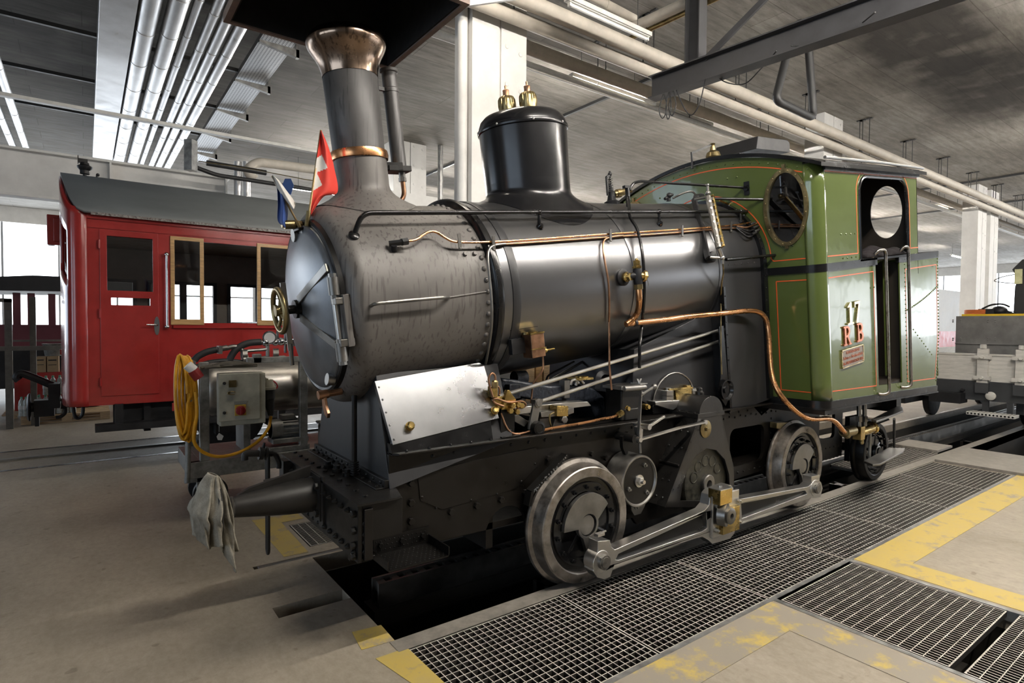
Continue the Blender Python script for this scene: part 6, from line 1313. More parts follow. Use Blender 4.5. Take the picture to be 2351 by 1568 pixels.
g0, g1 = cz(381, 585), cz(383, 750); cpart(MB().cyl((g0[0], YS-.06, g0[1]), (g0[0], YS-.06, g1[1]), .013, n=12).sph((g0[0], YS-.05, g0[1]), .026).sph((g0[0], YS-.05, g1[1]), .026).cyl((g0[0], YS, g0[1]), (g0[0], YS-.05, g0[1]), .014, n=8).cyl((g0[0], YS, g1[1]), (g0[0], YS-.05, g1[1]), .014, n=8), 'grab_rail', 'chrome')
# sliding wood framed windows
def wwin(x0, x1, z0, z1, y):
    t = .045; f_ = cpart(MB().prism(rect(x0, z0, x1, z1), (0, y, 0), (1, 0, 0), (0, 0, 1), (0, .03, 0), holes=[rect(x0+t, z0+t*1.5, x1-t, z1-t)]), 'window_frame', 'wood', bevel=.004)
    cpart(MB().box(x0+t, x1-t, y+.012, y+.016, z0+t, z1-t), 'pane', 'glass', f_); return f_
for k, (xa, xb, y) in enumerate(((.825, 1.185, YS-.02), (1.80, 2.78, YS-.02), (2.80, 3.2, YS+.0), (3.8, 4.75, YS), (4.78, 5.1, YS), (5.76, 6.7, YS))):
    f_ = wwin(xa, xb, 1.675, 2.74, y)
    if k == 1: cpart(MB().box(2.05, 2.25, YS-.035, YS-.02, 1.69, 1.715), 'pull', 'dbrass', f_)
# roof
prof = [(YC2+1.32*t/16, ze-.03+.62*(1-(t/16)**2)) for t in range(-16, 17)]
def roofpt(i, j):
    t = -1+2*i; y = YC2+1.32*t; fx = -.0-.235*max(0, 1-t*t)**.45*(1 if j == 0 else 0)
    return (fx if j == 0 else XE, y, ze-.02+.62*(1-t*t))
b = MB(); b.grid(roofpt, 61, 2)
rf = cpart(b, 'roof', 'roofgrey', ang=40, solid=.03)
b = MB(); b.box(.06, XE, YS-.075, YS-.06, 2.895, 2.935)
for k in range(70): b.sph((.12+k*.12, YS-.08, 2.915), .011, 6, 4, (1, .6, 1))
cpart(b, 'roof_edge_strip', mat('rust_spotted_strip', (.33, .33, .32), .7, 0, .5, 40, col2=(.07, .04, .035)), rf)
p = at(195, 415, Y=8.9)
b = MB().lathe((p.x, 8.9, 3.42), (0, 0, 1), [(.02, -.02), (.02, .10), (.05, .10), (.05, .14), (.075, .17), (.08, .19), (.05, .21), (.045, .235), (.02, .24)], 20).box(p.x-.06, p.x+.03, 8.88, 8.92, 3.65, 3.70).box(p.x-.07, p.x-.06, 8.86, 8.94, 3.64, 3.73).cyl((p.x+.12, 8.9, 3.40), (p.x+.12, 8.9, 3.52), .01, n=8).sph((p.x+.13, 8.9, 3.53), .02)
cpart(b, 'roof_ventilator', 'dark')
cpart(MB().box(.1, XE, YS+.05, YR-.05, .80, .85).box(.1, XE, YS+.06, YR-.06, 2.80, 2.83).box(.75, .78, YS+.05, YR-.05, .85, 1.4), 'floor_and_lining', 'brownin')
for k, x in enumerate((1.9, 3.2, 4.5)): cpart(MB().box(x, x+.10, YS+.15, YR-.2, 1.0, 1.72).box(x-.2, x+.4, YS+.15, YR-.2, 1.0, 1.12), 'seat', M['panel'] if k == 0 else 'wood', bevel=.03)
# underframe
b = MB().box(.25, XE, YS+.15, YS+.22, .50, .75).box(.25, XE, YR-.3, YR-.2, .50, .75).box(.55, .62, YS+.1, YR-.2, .40, .75).box(2, 2.2, YS+.1, YR-.2, .3, .75)
uf = cpart(b, 'underframe', 'dark')
a0, a1 = at(218, 975, Y=7.95), at(425, 955, Y=7.95)
cpart(MB().box(a0.x, 3.2, 7.86, 8.10, a0.z-.065, a0.z-.01).box(a0.x, 3.2, 7.84, 7.865, a0.z-.075, a0.z+.0).box(.26, .34, 7.98, 8.05, .5, .76).box(2.3, 2.38, 7.98, 8.05, .5, .76), 'running_board', 'dark', uf)
for x in (1.6, 4.2): 
    for y in (8.56, 9.95): cpart(MB().lathe((x, y, .40), (0, 1, 0), [(.05, -.03), (.05, 0), (.36, 0), (.40, .01), (.40, .09), (.43, .10), (.43, .13), (.05, .13)], 40), 'wheel', 'dark', uf)
for y in (8.40, ): cpart(MB().box(1.35, 1.85, y-.08, y+.1, .25, .70), 'axle_box', 'dark', uf)
q0 = at(395, 925, Y=7.98); q1 = at(415, 942, Y=7.98)
fp_ = cpart(MB().box(q0.x, q1.x, 7.97, 7.985, q1.z, q0.z), 'brake_plate', mat('red_plate', (.32, .02, .02), .5))
cu = bpy.data.curves.new('t', 'FONT'); cu.body = 'F'; cu.size = .10; cu.extrude = .001; cu.align_x = 'CENTER'; to = bpy.data.objects.new('t', cu); COL.objects.link(to); me = bpy.data.meshes.new_from_object(to.evaluated_get(bpy.context.evaluated_depsgraph_get())); bpy.data.objects.remove(to)
cpart(MB().add([((q0.x+q1.x)/2+v.co.x, 7.968-v.co.z, q1.z+.012+v.co.y*.9) for v in me.vertices], [tuple(p.vertices) for p in me.polygons]), 'letter', 'white', fp_)
# end coupling: hook, buffer, hose
XB = -.58; f = lambda x, y: at(x, y, X=XB)
f = lambda x, y: at(x, y, Y=9.25)
cp2 = cpart(MB().cyl(f(60, 940), f(72, 940), .02, n=8).lathe(f(70, 935), (-1, 0, 0), [(.02, -.01), (.17, 0), (.175, .012), (.15, .03), (.01, .035)], 28).cyl(f(72, 935), f(125, 930), .06, n=16).box(f(80, 940).x, f(90, 940).x, 9.2, 9.3, f(80, 978).z, f(80, 930).z).box(f(78, 905).x, f(125, 905).x, 9.15, 9.35, f(90, 955).z, f(90, 918).z).box(f(112, 900).x, f(138, 900).x, 9.1, 9.4, f(112, 935).z, f(112, 880).z), 'buffer', 'dark', uf)
cpart(MB().tube([f(44, 873), f(38, 868), f(40, 860), f(50, 857), f(62, 861), f(90, 872), f(120, 885)], .045, 10, fil=.04), 'draw_hook', 'dark', uf)
cpart(MB().tube(spline([f(126, 902), f(135, 915), f(150, 922), f(165, 924)], 4), .016, 8), 'hose_pipe', 'dsteel', uf)
cpart(MB().tube(spline([f(168, 935), f(172, 955), f(180, 960), f(189, 952), f(191, 935)], 5), .02, 8).tube(spline([f(145, 925), f(150, 945), f(140, 956), f(128, 958)], 5), .022, 8).cyl(f(140, 930), f(152, 930), .05, n=14).cyl(f(155, 905), f(156, 935), .014, n=8), 'brake_hose', 'rubber', uf)

# ================================================================ compressor trolley
YT = 5.60
f = lambda x, y, Y=YT: at(x, y, Y=Y)
M['galvw'] = mat('weathered_galvanised_steel', (.26, .26, .25), .5, .6, .4, 12, rvar=.12)
M['tank'] = mat('brushed_tank_steel', (.42, .40, .37), .38, .9, .3, 4, rvar=.1, stretch=(1, 6, 1))
M['boxgrey'] = mat('grimy_pale_grey_enamel', (.40, .39, .32), .5, 0, .25, 6)
tr = thing('compressor_trolley', (1.6, 6.0, 0), 'galvanised trolley with steel air tank, grey control box and small motor', 'trolley')
tp = lambda b, n, m, par=None, **k: part(b, n, m, par or tr, **k)
a, c = f(458, 832), f(480, 1050); zt = a.z; zf2 = f(460, 1060).z
xr = f(698, 838).x
for nm, x, y in (('post', a.x, YT), ('post', xr-.04, YT), ('post', a.x, YT+.75), ('post', xr-.04, YT+.75)): tp(MB().box(x, x+.075, y, y+.06, zf2, zt), nm, 'galvw', bevel=.006)
tp(MB().box(a.x-.08, 2.7, YT-.01, YT+.06, zf2-.14, zf2).box(a.x-.08, 2.7, YT+.72, YT+.79, zf2-.14, zf2).box(a.x-.08, a.x-.0, YT, YT+.75, zf2-.14, zf2).box(2.6, 2.7, YT, YT+.75, zf2-.14, zf2).box(a.x, 2.6, YT+.05, YT+.72, zf2-.02, zf2), 'base_frame', 'galvw', bevel=.006)
tp(MB().box(xr-.5, xr+.06, YT+.0, YT+.06, zt-.02, zt+.03).box(xr-.45, xr-.38, YT, YT+.06, zt-.02, zt+.06), 'top_rail', 'galvw', bevel=.004)
tz = (f(640, 838).z+f(640, 952).z)/2; 
tk = tp(MB().lathe((a.x+.03, YT+.42, tz), (1, 0, 0), [(.01, 0), (.12, .01), (.22, .05), (.25, .12), (.25, 1.75), (.22, 1.82), (.01, 1.87)], 48), 'air_tank', 'tank', ang=50)
for x in (a.x+.4, a.x+1.4): tp(MB().box(x, x+.06, YT+.25, YT+.6, zf2, tz-.18), 'tank_saddle', 'galvw', tk)
q0, q1 = f(497, 856), f(600, 965)
bx2 = tp(MB().box(q0.x, q1.x, YT-.16, YT-.0, q1.z, q0.z), 'control_box', 'boxgrey', bevel=.008)
qa, qb = at(500, 858, Y=YT-.17), at(598, 962, Y=YT-.17)
bd_ = tp(MB().box(qa.x+.005, qb.x-.005, YT-.175, YT-.16, qb.z+.005, qa.z-.005), 'box_door', 'boxgrey', bx2, bevel=.004)
g = lambda x, y: at(x, y, Y=YT-.18)
for y in (880, 948): tp(MB().lathe(g(515, y), (0, -1, 0), [(.013, -.01), (.013, .008), (.006, .010)], 12), 'lock', 'rubber', bx2)
p = g(534, 881); tp(MB().box(p.x-.03, p.x+.03, YT-.185, YT-.175, p.z-.03, p.z+.03).box(p.x-.02, p.x+.02, YT-.19, YT-.184, p.z-.006, p.z+.004), 'hour_meter', 'dbrass', bx2)
p = g(552, 942); sw = tp(MB().box(p.x-.045, p.x+.045, YT-.185, YT-.175, p.z-.045, p.z+.05), 'switch_plate', mat('yellow_switch_plate', (.50, .32, .05), .5), bx2, bevel=.003)
tp(MB().box(p.x-.05, p.x+.05, YT-.184, YT-.176, p.z+.055, p.z+.08), 'legend_strip', mat('grey_label', (.25, .25, .22), .5), bx2)
M['knobred'] = mat('dark_red_knob', (.22, .015, .015), .35)
tp(MB().lathe((p.x, YT-.185, p.z), (0, -1, 0), [(.042, 0), (.040, .02), (.03, .025), (.01, .026)], 24).box(p.x-.008, p.x+.008, YT-.225, YT-.20, p.z-.032, p.z+.032), 'rotary_switch', 'knobred', bx2, bevel=.003)
p = g(534, 902); tp(MB().tube([(p.x+.03*math.cos(t*.3)-.01, YT-.188, p.z+.014*math.sin(t*.3)) for t in range(20)], .004, 6).box(p.x-.035, p.x-.02, YT-.19, YT-.18, p.z-.01, p.z+.014), 'keys', 'dbrass', bx2)
p0 = at(503, 965, Y=YT-.1); tp(MB().cyl(p0, p0-Vector((0, 0, .10)), .002, n=5).prism([(-.02, 0), (.0, .03), (.035, .0), (.02, -.035), (-.01, -.03)], p0-Vector((0, 0, .14)), (1, 0, 0), (0, 0, 1), (0, .006, 0)), 'label_tag', 'white', bx2)
# plug socket and inlet
s = lambda x, y: at(x, y, Y=YT-.06)
pl = tp(MB().cyl(s(614, 872), s(616, 892), .045, .06, 20).box(s(600, 880).x, s(614, 880).x, YT-.1, YT-.0, s(610, 885).z, s(610, 868).z).cyl(s(616, 888), s(616, 894), .066, n=24), 'socket', 'boxgrey', bevel=.003)
tp(MB().cyl(s(616, 894), s(617, 915), .056, .054, 20).cyl(s(617, 915), s(622, 953), .05, .024, 18), 'plug', 'rubber', pl)
tp(MB().tube(spline([s(624, 872), s(634, 880), s(637, 888), s(632, 893)], 4), .006, 6), 'plug_clip', mat('red_plastic', (.45, .02, .03), .4), pl)
# motor, pipes, valves, gauge
m_ = lambda x, y: at(x, y, Y=YT+.1)
p = m_(620, 985); q = m_(690, 980)
mo = tp(MB().cyl(p, (q.x, p.y, p.z), .085, n=28).cyl((p.x, p.y, p.z), (p.x+.10, p.y, p.z), .092, n=28), 'motor', 'galvw')
b = MB()
for k in range(16): a_ = k*2*PI/16; b.bar((p.x+.10, p.y+.088*math.cos(a_), p.z+.088*math.sin(a_)), (q.x-.04, p.y+.088*math.cos(a_), p.z+.088*math.sin(a_)), .02, .006, up=(0, -math.sin(a_), math.cos(a_)))
tp(b, 'cooling_fin', 'galvw', mo); tp(MB().box(p.x+.09, p.x+.22, p.y-.05, p.y+.05, p.z+.08, p.z+.13).box(p.x, q.x+.05, p.y-.1, p.y+.1, p.z-.13, p.z-.085).box(p.x-.03, q.x+.06, p.y-.1, p.y+.1, zf2, zf2+.05), 'terminal_box', 'galvw', mo, bevel=.006)
v = lambda x, y: at(x, y, Y=YT+.42)
tp(MB().tube(spline([v(446, 828), v(455, 818), v(475, 808), v(497, 803)], 5), .030, 12), 'air_hose', 'rubber')
tp(MB().tube(spline([v(527, 838), v(530, 820), v(545, 800), v(570, 788), v(600, 785)], 5), .032, 12), 'air_hose', 'rubber')
tp(MB().tube(spline([v(450, 842), v(480, 832), v(520, 828), v(560, 832), v(600, 838)], 5), .022, 10).tube(spline([v(480, 850), v(520, 840), v(560, 846)], 5), .022, 10), 'air_hose', 'rubber')
tp(MB().tube(spline([v(520, 800), v(535, 796), v(550, 799), v(560, 812), v(562, 838)], 5), .022, 12).cyl(v(497, 803), v(522, 798), .026, n=12).box(v(500, 806).x, v(508, 806).x, YT+.36, YT+.48, v(500, 812).z, v(500, 794).z), 'valve_pipe', 'dsteel')
tp(MB().tube(spline([v(558, 822), v(556, 812), v(566, 806), v(600, 803), v(612, 802)], 5), .016, 10).tube(spline([v(558, 822), v(570, 828), v(600, 822), v(612, 820)], 5), .016, 10).cyl(v(614, 790), v(615, 840), .018, n=12).cyl(v(555, 815), v(566, 815), .055, n=16).cyl(v(556, 826), v(568, 826), .055, n=16), 'pipe_loop', 'dsteel')
p = v(618, 775); ga = tp(MB().lathe((p.x, p.y-.02, p.z), (-.3, -.95, 0), [(.01, -.03), (.06, -.03), (.066, .01), (.06, .016), (.055, .01), (.01, .01)], 28), 'pressure_gauge', 'chrome')
tp(MB().lathe((p.x-.004, p.y-.032, p.z), (-.3, -.95, 0), [(.05, .0), (.05, .003), (.001, .003)], 24), 'dial', 'white', ga)
p = v(627, 813); tp(MB().cyl((p.x, p.y, p.z), (p.x+.05, p.y-.01, p.z), .055, n=24), 'pressure_gauge', 'dsteel')
tp(MB().cyl(v(598, 786), v(672, 786), .02, n=12).sph(v(610, 786), .04).sph(v(632, 786), .035).sph(v(645, 784), .04).cyl(v(655, 760), v(655, 810), .014, n=8).cyl(v(637, 760), v(637, 786), .014, n=10).cyl(v(668, 780), v(672, 795), .03, n=10), 'valve_manifold', 'chrome')
p = f(455, 1110); wx, wz = at(478, 1118, Y=YT+.4).x, .14
for y in (YT+.25, YT+.55): tp(MB().lathe((wx, y, .145), (0, 1, 0), [(.03, -.01), (.08, 0), (.145, 0), (.145, .05), (.03, .06)], 32), 'wheel', 'rubber')
for x, y in ((2.4, YT+.1), (2.4, YT+.65)): tp(MB().lathe((x, y, .145), (0, 1, 0), [(.03, -.01), (.08, 0), (.145, 0), (.145, .05), (.03, .06)], 32), 'wheel', 'rubber')
tp(MB().box(wx-.04, wx+.04, YT+.32, YT+.5, .15, zf2-.1), 'fork', 'galvw'); tp(MB().box(2.36, 2.44, YT+.1, YT+.7, .15, zf2-.1), 'fork', 'galvw')
tp(MB().box(f(428, 1110).x, wx, YT+.1, YT+.16, .30, .34).box(f(466, 1100).x-.03, f(466, 1100).x+.05, YT+.1, YT+.16, .22, zf2), 'fork', 'galvw')
tp(MB().tube([f(437, 918), f(433, 990), f(430, 1108)], .022, 12), 'tow_bar', 'galvw')
# glove on the box, yellow cable
gl = MB(); p = at(545, 845, Y=YT-.06)
def glove(i, j):
    a = 2*PI*i; t = j; r = (.022+.018*math.sin(PI*min(1, t*1.1)))*(1+.25*math.sin(5*a+t*9)*.5)
    return (p.x-.20+.36*t, p.y+1.9*r*math.cos(a)+.02*math.sin(t*7), p.z+.004+r*.7*(1+math.sin(a)))
gl.grid(glove, 20, 18, cu=True)
for k, (dy, dx) in enumerate(((-.05, 0), (-.02, .02), (.01, .02), (.035, 0))): gl.tube(spline([(p.x-.15, p.y+dy, p.z+.02), (p.x-.22-dx, p.y+dy*1.3, p.z+.02), (p.x-.27-dx, p.y+dy*1.5, p.z+.012)], 4), .012, 8)
tag(gl.build('work_glove', mat('grubby_leather', (.075, .065, .05), .7, 0, .4, 20)), 'grubby dark work gloves lying on top of the grey control box', 'gloves')
M['ycable'] = mat('yellow_cable_sheath', (.62, .30, .012), .4, 0, .2, 10)
cb = MB(); c0 = f(430, 905, YT-.05); pts = []
for k in range(9):
    for t in range(24):
        a_ = 2*PI*t/24; pts.append((c0.x+(.045+.010*math.sin(k*2.1))*math.cos(a_)+.010*k-.04, YT-.02+.07*math.sin(a_)+.008*k, c0.z+(.33+.02*math.sin(k*1.7))*math.sin(a_)-.03*(k % 3)))
cbt = thing('extension_cable', (c0.x, YT, 0), 'yellow electric cable coiled on the trolley post and plugged into the control box', 'cable')
part(MB().tube(pts, .013, 8), 'coil', 'ycable', cbt)
part(MB().tube(spline([f(449, 900, YT-.05), f(452, 950, YT-.08), f(446, 985, YT-.1), f(447, 1018, YT-.1), f(470, 1040, YT-.1), f(505, 1048, YT-.1), f(550, 1038, YT-.1), f(590, 1015, YT-.08), f(615, 985, YT-.06), f(622, 955, YT-.06)], 7), .014, 10), 'cable_run', 'ycable', cbt)
part(MB().cyl(f(430, 838, YT-.1), f(445, 850, YT-.1), .04, n=16), 'plug_cap', 'white', cbt); part(MB().cyl(f(443, 850, YT-.1), f(457, 868, YT-.1), .045, n=16), 'red_plug', 'knobred', cbt)
# ================================================================ rag over the buffer head
def interp(tab, y):
    for (y0, a0), (y1, a1) in zip(tab, tab[1:]):
        if y <= y1: return a0+(a1-a0)*max(0, (y-y0))/(y1-y0)
    return tab[-1][1]
rl_ = [(1088, 484), (1096, 474), (1112, 466), (1140, 456), (1165, 444), (1180, 438), (1192, 446), (1215, 448), (1240, 450), (1285, 462)]
rr2 = [(1088, 492), (1094, 502), (1112, 511), (1140, 518), (1170, 522), (1200, 525), (1230, 529), (1258, 533), (1285, 534)]
def rag(i, j):
    a = 2*PI*i; s_ = (1+math.cos(a))/2
    ye = 1250+12*math.sin(s_*11)+(10 if s_ > .45 else -6)+ (26*math.exp(-((s_-.66)/.10)**2) if math.sin(a) < 0 else -14) - 26*max(0, .25-s_)
    y = 1088+(ye-1088)*j; x0, x1 = interp(rl_, y), interp(rr2, y)
    x = x0+(x1-x0)*s_
    d = (.05+.07*min(1, j*2))*math.sin(a)+.042*min(1, j*1.6)*math.sin(s_*21+2.5*j+1)+.018*math.sin(s_*44-4*j)*min(1, j*2)
    return at(x, y, Y=3.42)+Vector((-.25*d, d, 0))
def ragm():
    m = mat('dirty_grey_rag', (.36, .335, .28), .85, 0, .4, 9, col2=(.13, .115, .085), bump=.3, bscale=150); return m
o = MB().grid(rag, 90, 34, cu=True).build('rag', ragm(), solid=.004, ang=180); tag(o, 'dirty grey rag draped over the front buffer head', 'rag')
# ================================================================ flags on the smokebox lamp bracket
M['flagred'] = mat('red_flag_cloth', (.66, .045, .028), .7, 0, .08, 5); M['flagwhite'] = mat('white_flag_cloth', (.62, .60, .56), .7, 0, .06, 5); M['flagblue'] = mat('blue_flag_cloth', (.035, .085, .30), .7, 0, .1, 5)
M['pole'] = mat('thin_brass_pole', (.35, .25, .12), .4, .6, .2, 9)
def inside(p, poly):
    r = False; n = len(poly)
    for i in range(n):
        x0, y0 = poly[i]; x1, y1 = poly[(i+1) % n]
        if (y0 > p[1]) != (y1 > p[1]) and p[0] < (x1-x0)*(p[1]-y0)/(y1-y0)+x0: r = not r
    return r
def lerp(poly, t):
    f_ = t*(len(poly)-1); k = min(int(f_), len(poly)-2); return tuple(poly[k][q]*(1-f_+k)+poly[k+1][q]*(f_-k) for q in (0, 1))
def cloth(left, right, Yc, fold, nu, nv, white, name, mats, par):
    b = MB(); P = {}
    lf, rg = spline([(*p, 0) for p in left], 6), spline([(*p, 0) for p in right], 6)
    for i in range(nu):
        for j in range(nv):
            u, v = i/(nu-1), j/(nv-1); a, c = lerp([tuple(q[:2]) for q in lf], v), lerp([tuple(q[:2]) for q in rg], v)
            x, y = a[0]*(1-u)+c[0]*u, a[1]*(1-u)+c[1]*u
            P[i, j] = (x, y, EYE+(at(x, y, Y=Yc)-EYE)*(1+fold(u, v)*.22))
    idx = {k: n for n, k in enumerate(P)}
    b.v = [P[k][2] for k in P]
    for i in range(nu-1):
        for j in range(nv-1):
            q = [(i, j), (i+1, j), (i+1, j+1), (i, j+1)]; c = (sum(P[k][0] for k in q)/4, sum(P[k][1] for k in q)/4)
            b.f.append(tuple(idx[k] for k in q)); b.m.append(1 if white and inside(c, white) else 0)
    return b.build(name, mats, par, solid=.0015, ang=180)
YFL = 3.38
base = T(1.02, -.02, .46)
fl = thing('swiss_flag', at(706, 515, Y=YFL), 'red flag with white cross on a thin pole beside the chimney', 'flag')
part(MB().cyl(at(705, 520, Y=YFL), at(737, 299, Y=YFL+.06), .006, n=8), 'flag_pole', 'pole', fl); part(MB().cyl(at(704, 520, Y=YFL), at(709, 485, Y=YFL), .013, n=10), 'pole_socket', 'dbrass', fl)
cloth([(736, 300), (730, 345), (724, 385), (718, 430), (714, 465), (711, 497)], [(738, 300), (754, 338), (767, 385), (775, 441), (742, 452), (712, 496)], YFL+.03, lambda u, v: .05*math.sin(u*6+v*3)*u, 60, 90,
      [(739, 355), (752.5, 386), (727, 396), (740, 425), (717, 439), (712, 440), (724, 365)], 'flag_cloth', [M['flagred'], M['flagwhite']], fl)
fl = thing('canton_flag', at(688, 520, Y=YFL+.1), 'folded blue and white flag on a thin pole leaning away from the chimney', 'flag')
part(MB().cyl(at(689, 522, Y=YFL+.1), at(625, 404, Y=YFL+.1), .006, n=8), 'flag_pole', 'pole', fl); part(MB().cyl(at(689, 522, Y=YFL+.1), at(681, 508, Y=YFL+.1), .012, n=10), 'pole_socket', 'dbrass', fl)
wcl = cloth([(625, 402), (630, 420), (642, 440), (660, 465), (674, 482)], [(626, 402), (641, 415), (658, 438), (672, 456), (679, 468)], YFL+.07, lambda u, v: .03*math.sin(u*5+v*4), 14, 30, None, 'white_half', [M['flagwhite']], fl)
cloth([(634, 424), (637, 440), (638, 470), (637, 500), (641, 512), (655, 523)], [(640, 424), (650, 442), (658, 462), (661, 482), (659, 508), (656, 523)], YFL+.11, lambda u, v: .04*math.sin(u*6+v*2), 18, 36, None, 'blue_half', [M['flagblue']], fl)
# ================================================================ dark clothes heaped in the cab opening
b = MB(); rnd = random.Random(3)
def heap(i, j):
    a = T(5.83+1.0*i, -CV+.03+.22*(j-.3), 0); e = math.sin(PI*i)**.35*math.sin(PI*min(1, j*1.0))**.6
    h = .012+.11*e*(.55+.45*math.sin(i*9+1)*math.cos(j*4))+.02*math.sin(i*31+j*9)*e
    return a+W*(WB+h)
b.grid(heap, 60, 16); tag(b.build('work_jacket', mat('dark_work_cloth', (.012, .010, .011), .9, 0, .4, 14, spec=.1), solid=.006, ang=180), 'dark jacket heaped on the ledge of the green cab side opening', 'jacket')
# ================================================================ grey wagon behind the engine
XW = 12.0; f = lambda x, y: at(x, y, X=XW)
wg = thing('flat_wagon', (15, 3.53, 0), 'flat wagon with white drop boards and grey frame behind the green cab', 'wagon')
wp_ = lambda b, n, m, par=None, **k: part(b, n, m, par or wg, **k)
M['wgrey'] = mat('dark_grey_wagon_paint', (.032, .034, .037), .5, 0, .2, 4); M['wboard'] = mat('white_painted_boards', (.50, .485, .45), .6, 0, .18, 5, stretch=(1, 1, 6))
zB, zM, zT = f(2200, 915).z, f(2200, 872).z, f(2200, 812).z
wp_(MB().box(XW, XW+.05, 2.2, 4.86, zB, zM).box(XW+.05, XW+6, 2.2, 4.86, zM-.12, zM).box(XW+.3, XW+6, 2.6, 2.7, .3, zM).box(XW+.3, XW+6, 4.3, 4.4, .3, zM), 'frame', 'wgrey', bevel=.004)
wp_(MB().box(XW+.02, XW+.07, 2.2, 4.86, zM, zT).box(XW+.01, XW+.08, 2.2, 4.86, zT-.02, zT+.012), 'end_board', 'wboard', bevel=.004)
for s_, lab in ((2.2, 0), (4.82, 0)): wp_(MB().box(XW+.05, XW+6, s_, s_+.04, zM, zT), 'side_board', 'wboard')
for x in (2257, 2346):
    y = f(x, 850).y; st = wp_(MB().box(XW-.05, XW+.02, y-.075, y+.075, zM-.05, zT+.10).cyl((XW-.02, y, zT+.10), (XW-.02, y, zT+.17), .045, n=14), 'stanchion', 'wboard', bevel=.008)
    wp_(MB().box(XW-.07, XW-.0, y-.11, y+.11, zT-.07, zT-.01).box(XW-.07, XW, y-.11, y+.11, zM+.03, zM+.09), 'clamp', 'wboard', st); wp_(MB().box(XW-.06, XW, y-.09, y+.09, zM-.19, zM-.02), 'socket', 'wgrey', st)
    for z in (zT-.04, zM+.06): wp_(MB().hexb((XW-.07, y, z), (-1, 0, 0), .03, .03), 'bolt', 'wboard', st)
p = f(2276, 909); wp_(MB().lathe((XW, p.y, p.z), (-1, 0, 0), [(.05, 0), (.07, .02), (.07, .05), (.04, .07)], 20), 'marker_knob', 'wboard'); p = f(2211, 895); wp_(MB().lathe((XW, p.y, p.z), (-1, 0, 0), [(.03, 0), (.03, .05), (.02, .06)], 14), 'peg', 'dark')
p0, p1 = f(2234, 943), f(2344, 955)
b = MB(); b.box(XW-.35, XW-.10, p1.y, p0.y, p0.z-.03, p0.z+.02)
sp = wp_(b, 'step_tread', 'wboard', bevel=.004)
b = MB()
for k in range(13): y = p1.y+(p0.y-p1.y)*(k+.5)/13; b.cyl((XW-.352, y, p0.z-.005), (XW-.345, y, p0.z-.005), .014, n=10); [b.cyl((XW-.30+.07*q, y, p0.z+.0195), (XW-.30+.07*q, y, p0.z+.0215), .013, n=10) for q in range(3)]
wp_(b, 'tread_hole', 'black', sp); wp_(MB().box(XW+.0, XW+.06, p1.y+.1, p1.y+.18, p0.z, zB).box(XW, XW+.06, p0.y-.2, p0.y-.12, p0.z, zB).box(XW-.2, XW+.05, p1.y+.1, p1.y+.18, p0.z-.03, p0.z), 'step_hanger', 'wgrey')
for x in (13.5, 16.5):
    for y in (2.74, 4.2): wp_(MB().lathe((x, y, .36), (0, 1, 0), [(.05, 0), (.33, 0), (.36, .01), (.36, .1), (.05, .12)], 32), 'wheel', 'dark')
wp_(MB().box(XW-.25, XW+.1, 3.3, 3.75, .45, .62), 'coupler', 'dark')
M['steelbox'] = mat('stained_grey_steel', (.15, .146, .142), .55, .2, .35, 3)
zG0, zG1 = f(2200, 808).z, f(2200, 725).z; yG = f(2178, 760).y
b = MB().box(XW+.35, XW+4.5, 2.26, yG, zM+.002, zG1)
for y in (2188, 2206, 2268, 2285):
    for z in (735, 777): q_ = at(y, z, X=XW+.35); b.dome((XW+.35, q_.y, q_.z), (-1, 0, 0), .014, .01, 8); b.dome((XW+.35, q_.y, q_.z-.03), (-1, 0, 0), .014, .01, 8)
b.box(XW+.33, XW+.36, 2.26, yG, at(2200, 788, X=XW+.35).z-.01, at(2200, 788, X=XW+.35).z+.01)
tag(b.build('steel_container', M['steelbox'], bevel=.004), 'stained grey steel container standing on the flat wagon', 'container')
p0 = at(2208, 721, X=XW+.4); zc = zG1
tag(MB().box(XW+.4, XW+.5, 2.26, p0.y, zc, zc+.035).build('yellow_bar', mat('signal_yellow_paint', (.65, .43, .02), .45)), 'bright yellow bar lying along the top of the grey steel container', 'bar')
p = at(2243, 712, X=XW+.8); b = MB()
for k in range(5): b.tube([(p.x+.17*math.cos(t*.3), p.y+.17*math.sin(t*.3), zc+.02+.022*k) for t in range(21)], .012, 6, closed=True)
tag(b.build('rope_coil', mat('orange_rope', (.50, .13, .03), .6)), 'orange rope coil on the grey steel container', 'rope')
p = at(2286, 712, X=XW+.8)
b = MB().box(p.x-.1, p.x+.1, p.y+.0, p.y+.22, zc, zc+.13).sph((p.x, p.y-.05, zc+.09), .10, 12, 8, (1, 1.2, .9)).box(p.x-.1, p.x+.15, p.y-.28, p.y-.1, zc, zc+.06).bar((p.x, p.y-.05, zc+.12), (p.x, p.y-.22, zc+.03), .08, .07)
b.tube(spline([(p.x-.05, p.y+.18, zc+.13), (p.x-.05, p.y+.05, zc+.2), (p.x-.05, p.y-.1, zc+.21), (p.x-.05, p.y-.2, zc+.16)], 4), .015, 8)
tag(b.build('tool_pile', M['dark']), 'black clamps and tools heaped on the grey steel container', 'tools')
p = at(2349, 712, X=XW+.8)
wl = thing('work_light', (p.x, p.y, zc), 'black stand with hooded head and yellowish lamp on the grey steel container', 'work light')
part(MB().prism([(-.10, 0), (.14, 0), (.10, .75), (-.02, .78), (-.09, .5)], (p.x, p.y+.03, zc), (0, -1, 0), (0, 0, 1), (.12, 0, 0)).prism([(-.06, .66), (.14, .70), (.14, .98), (.0, .96), (-.10, .84), (-.13, .80)], (p.x-.02, p.y+.03, zc), (0, -1, 0), (0, 0, 1), (.2, 0, 0)), 'stand', 'rubber', wl, bevel=.01)
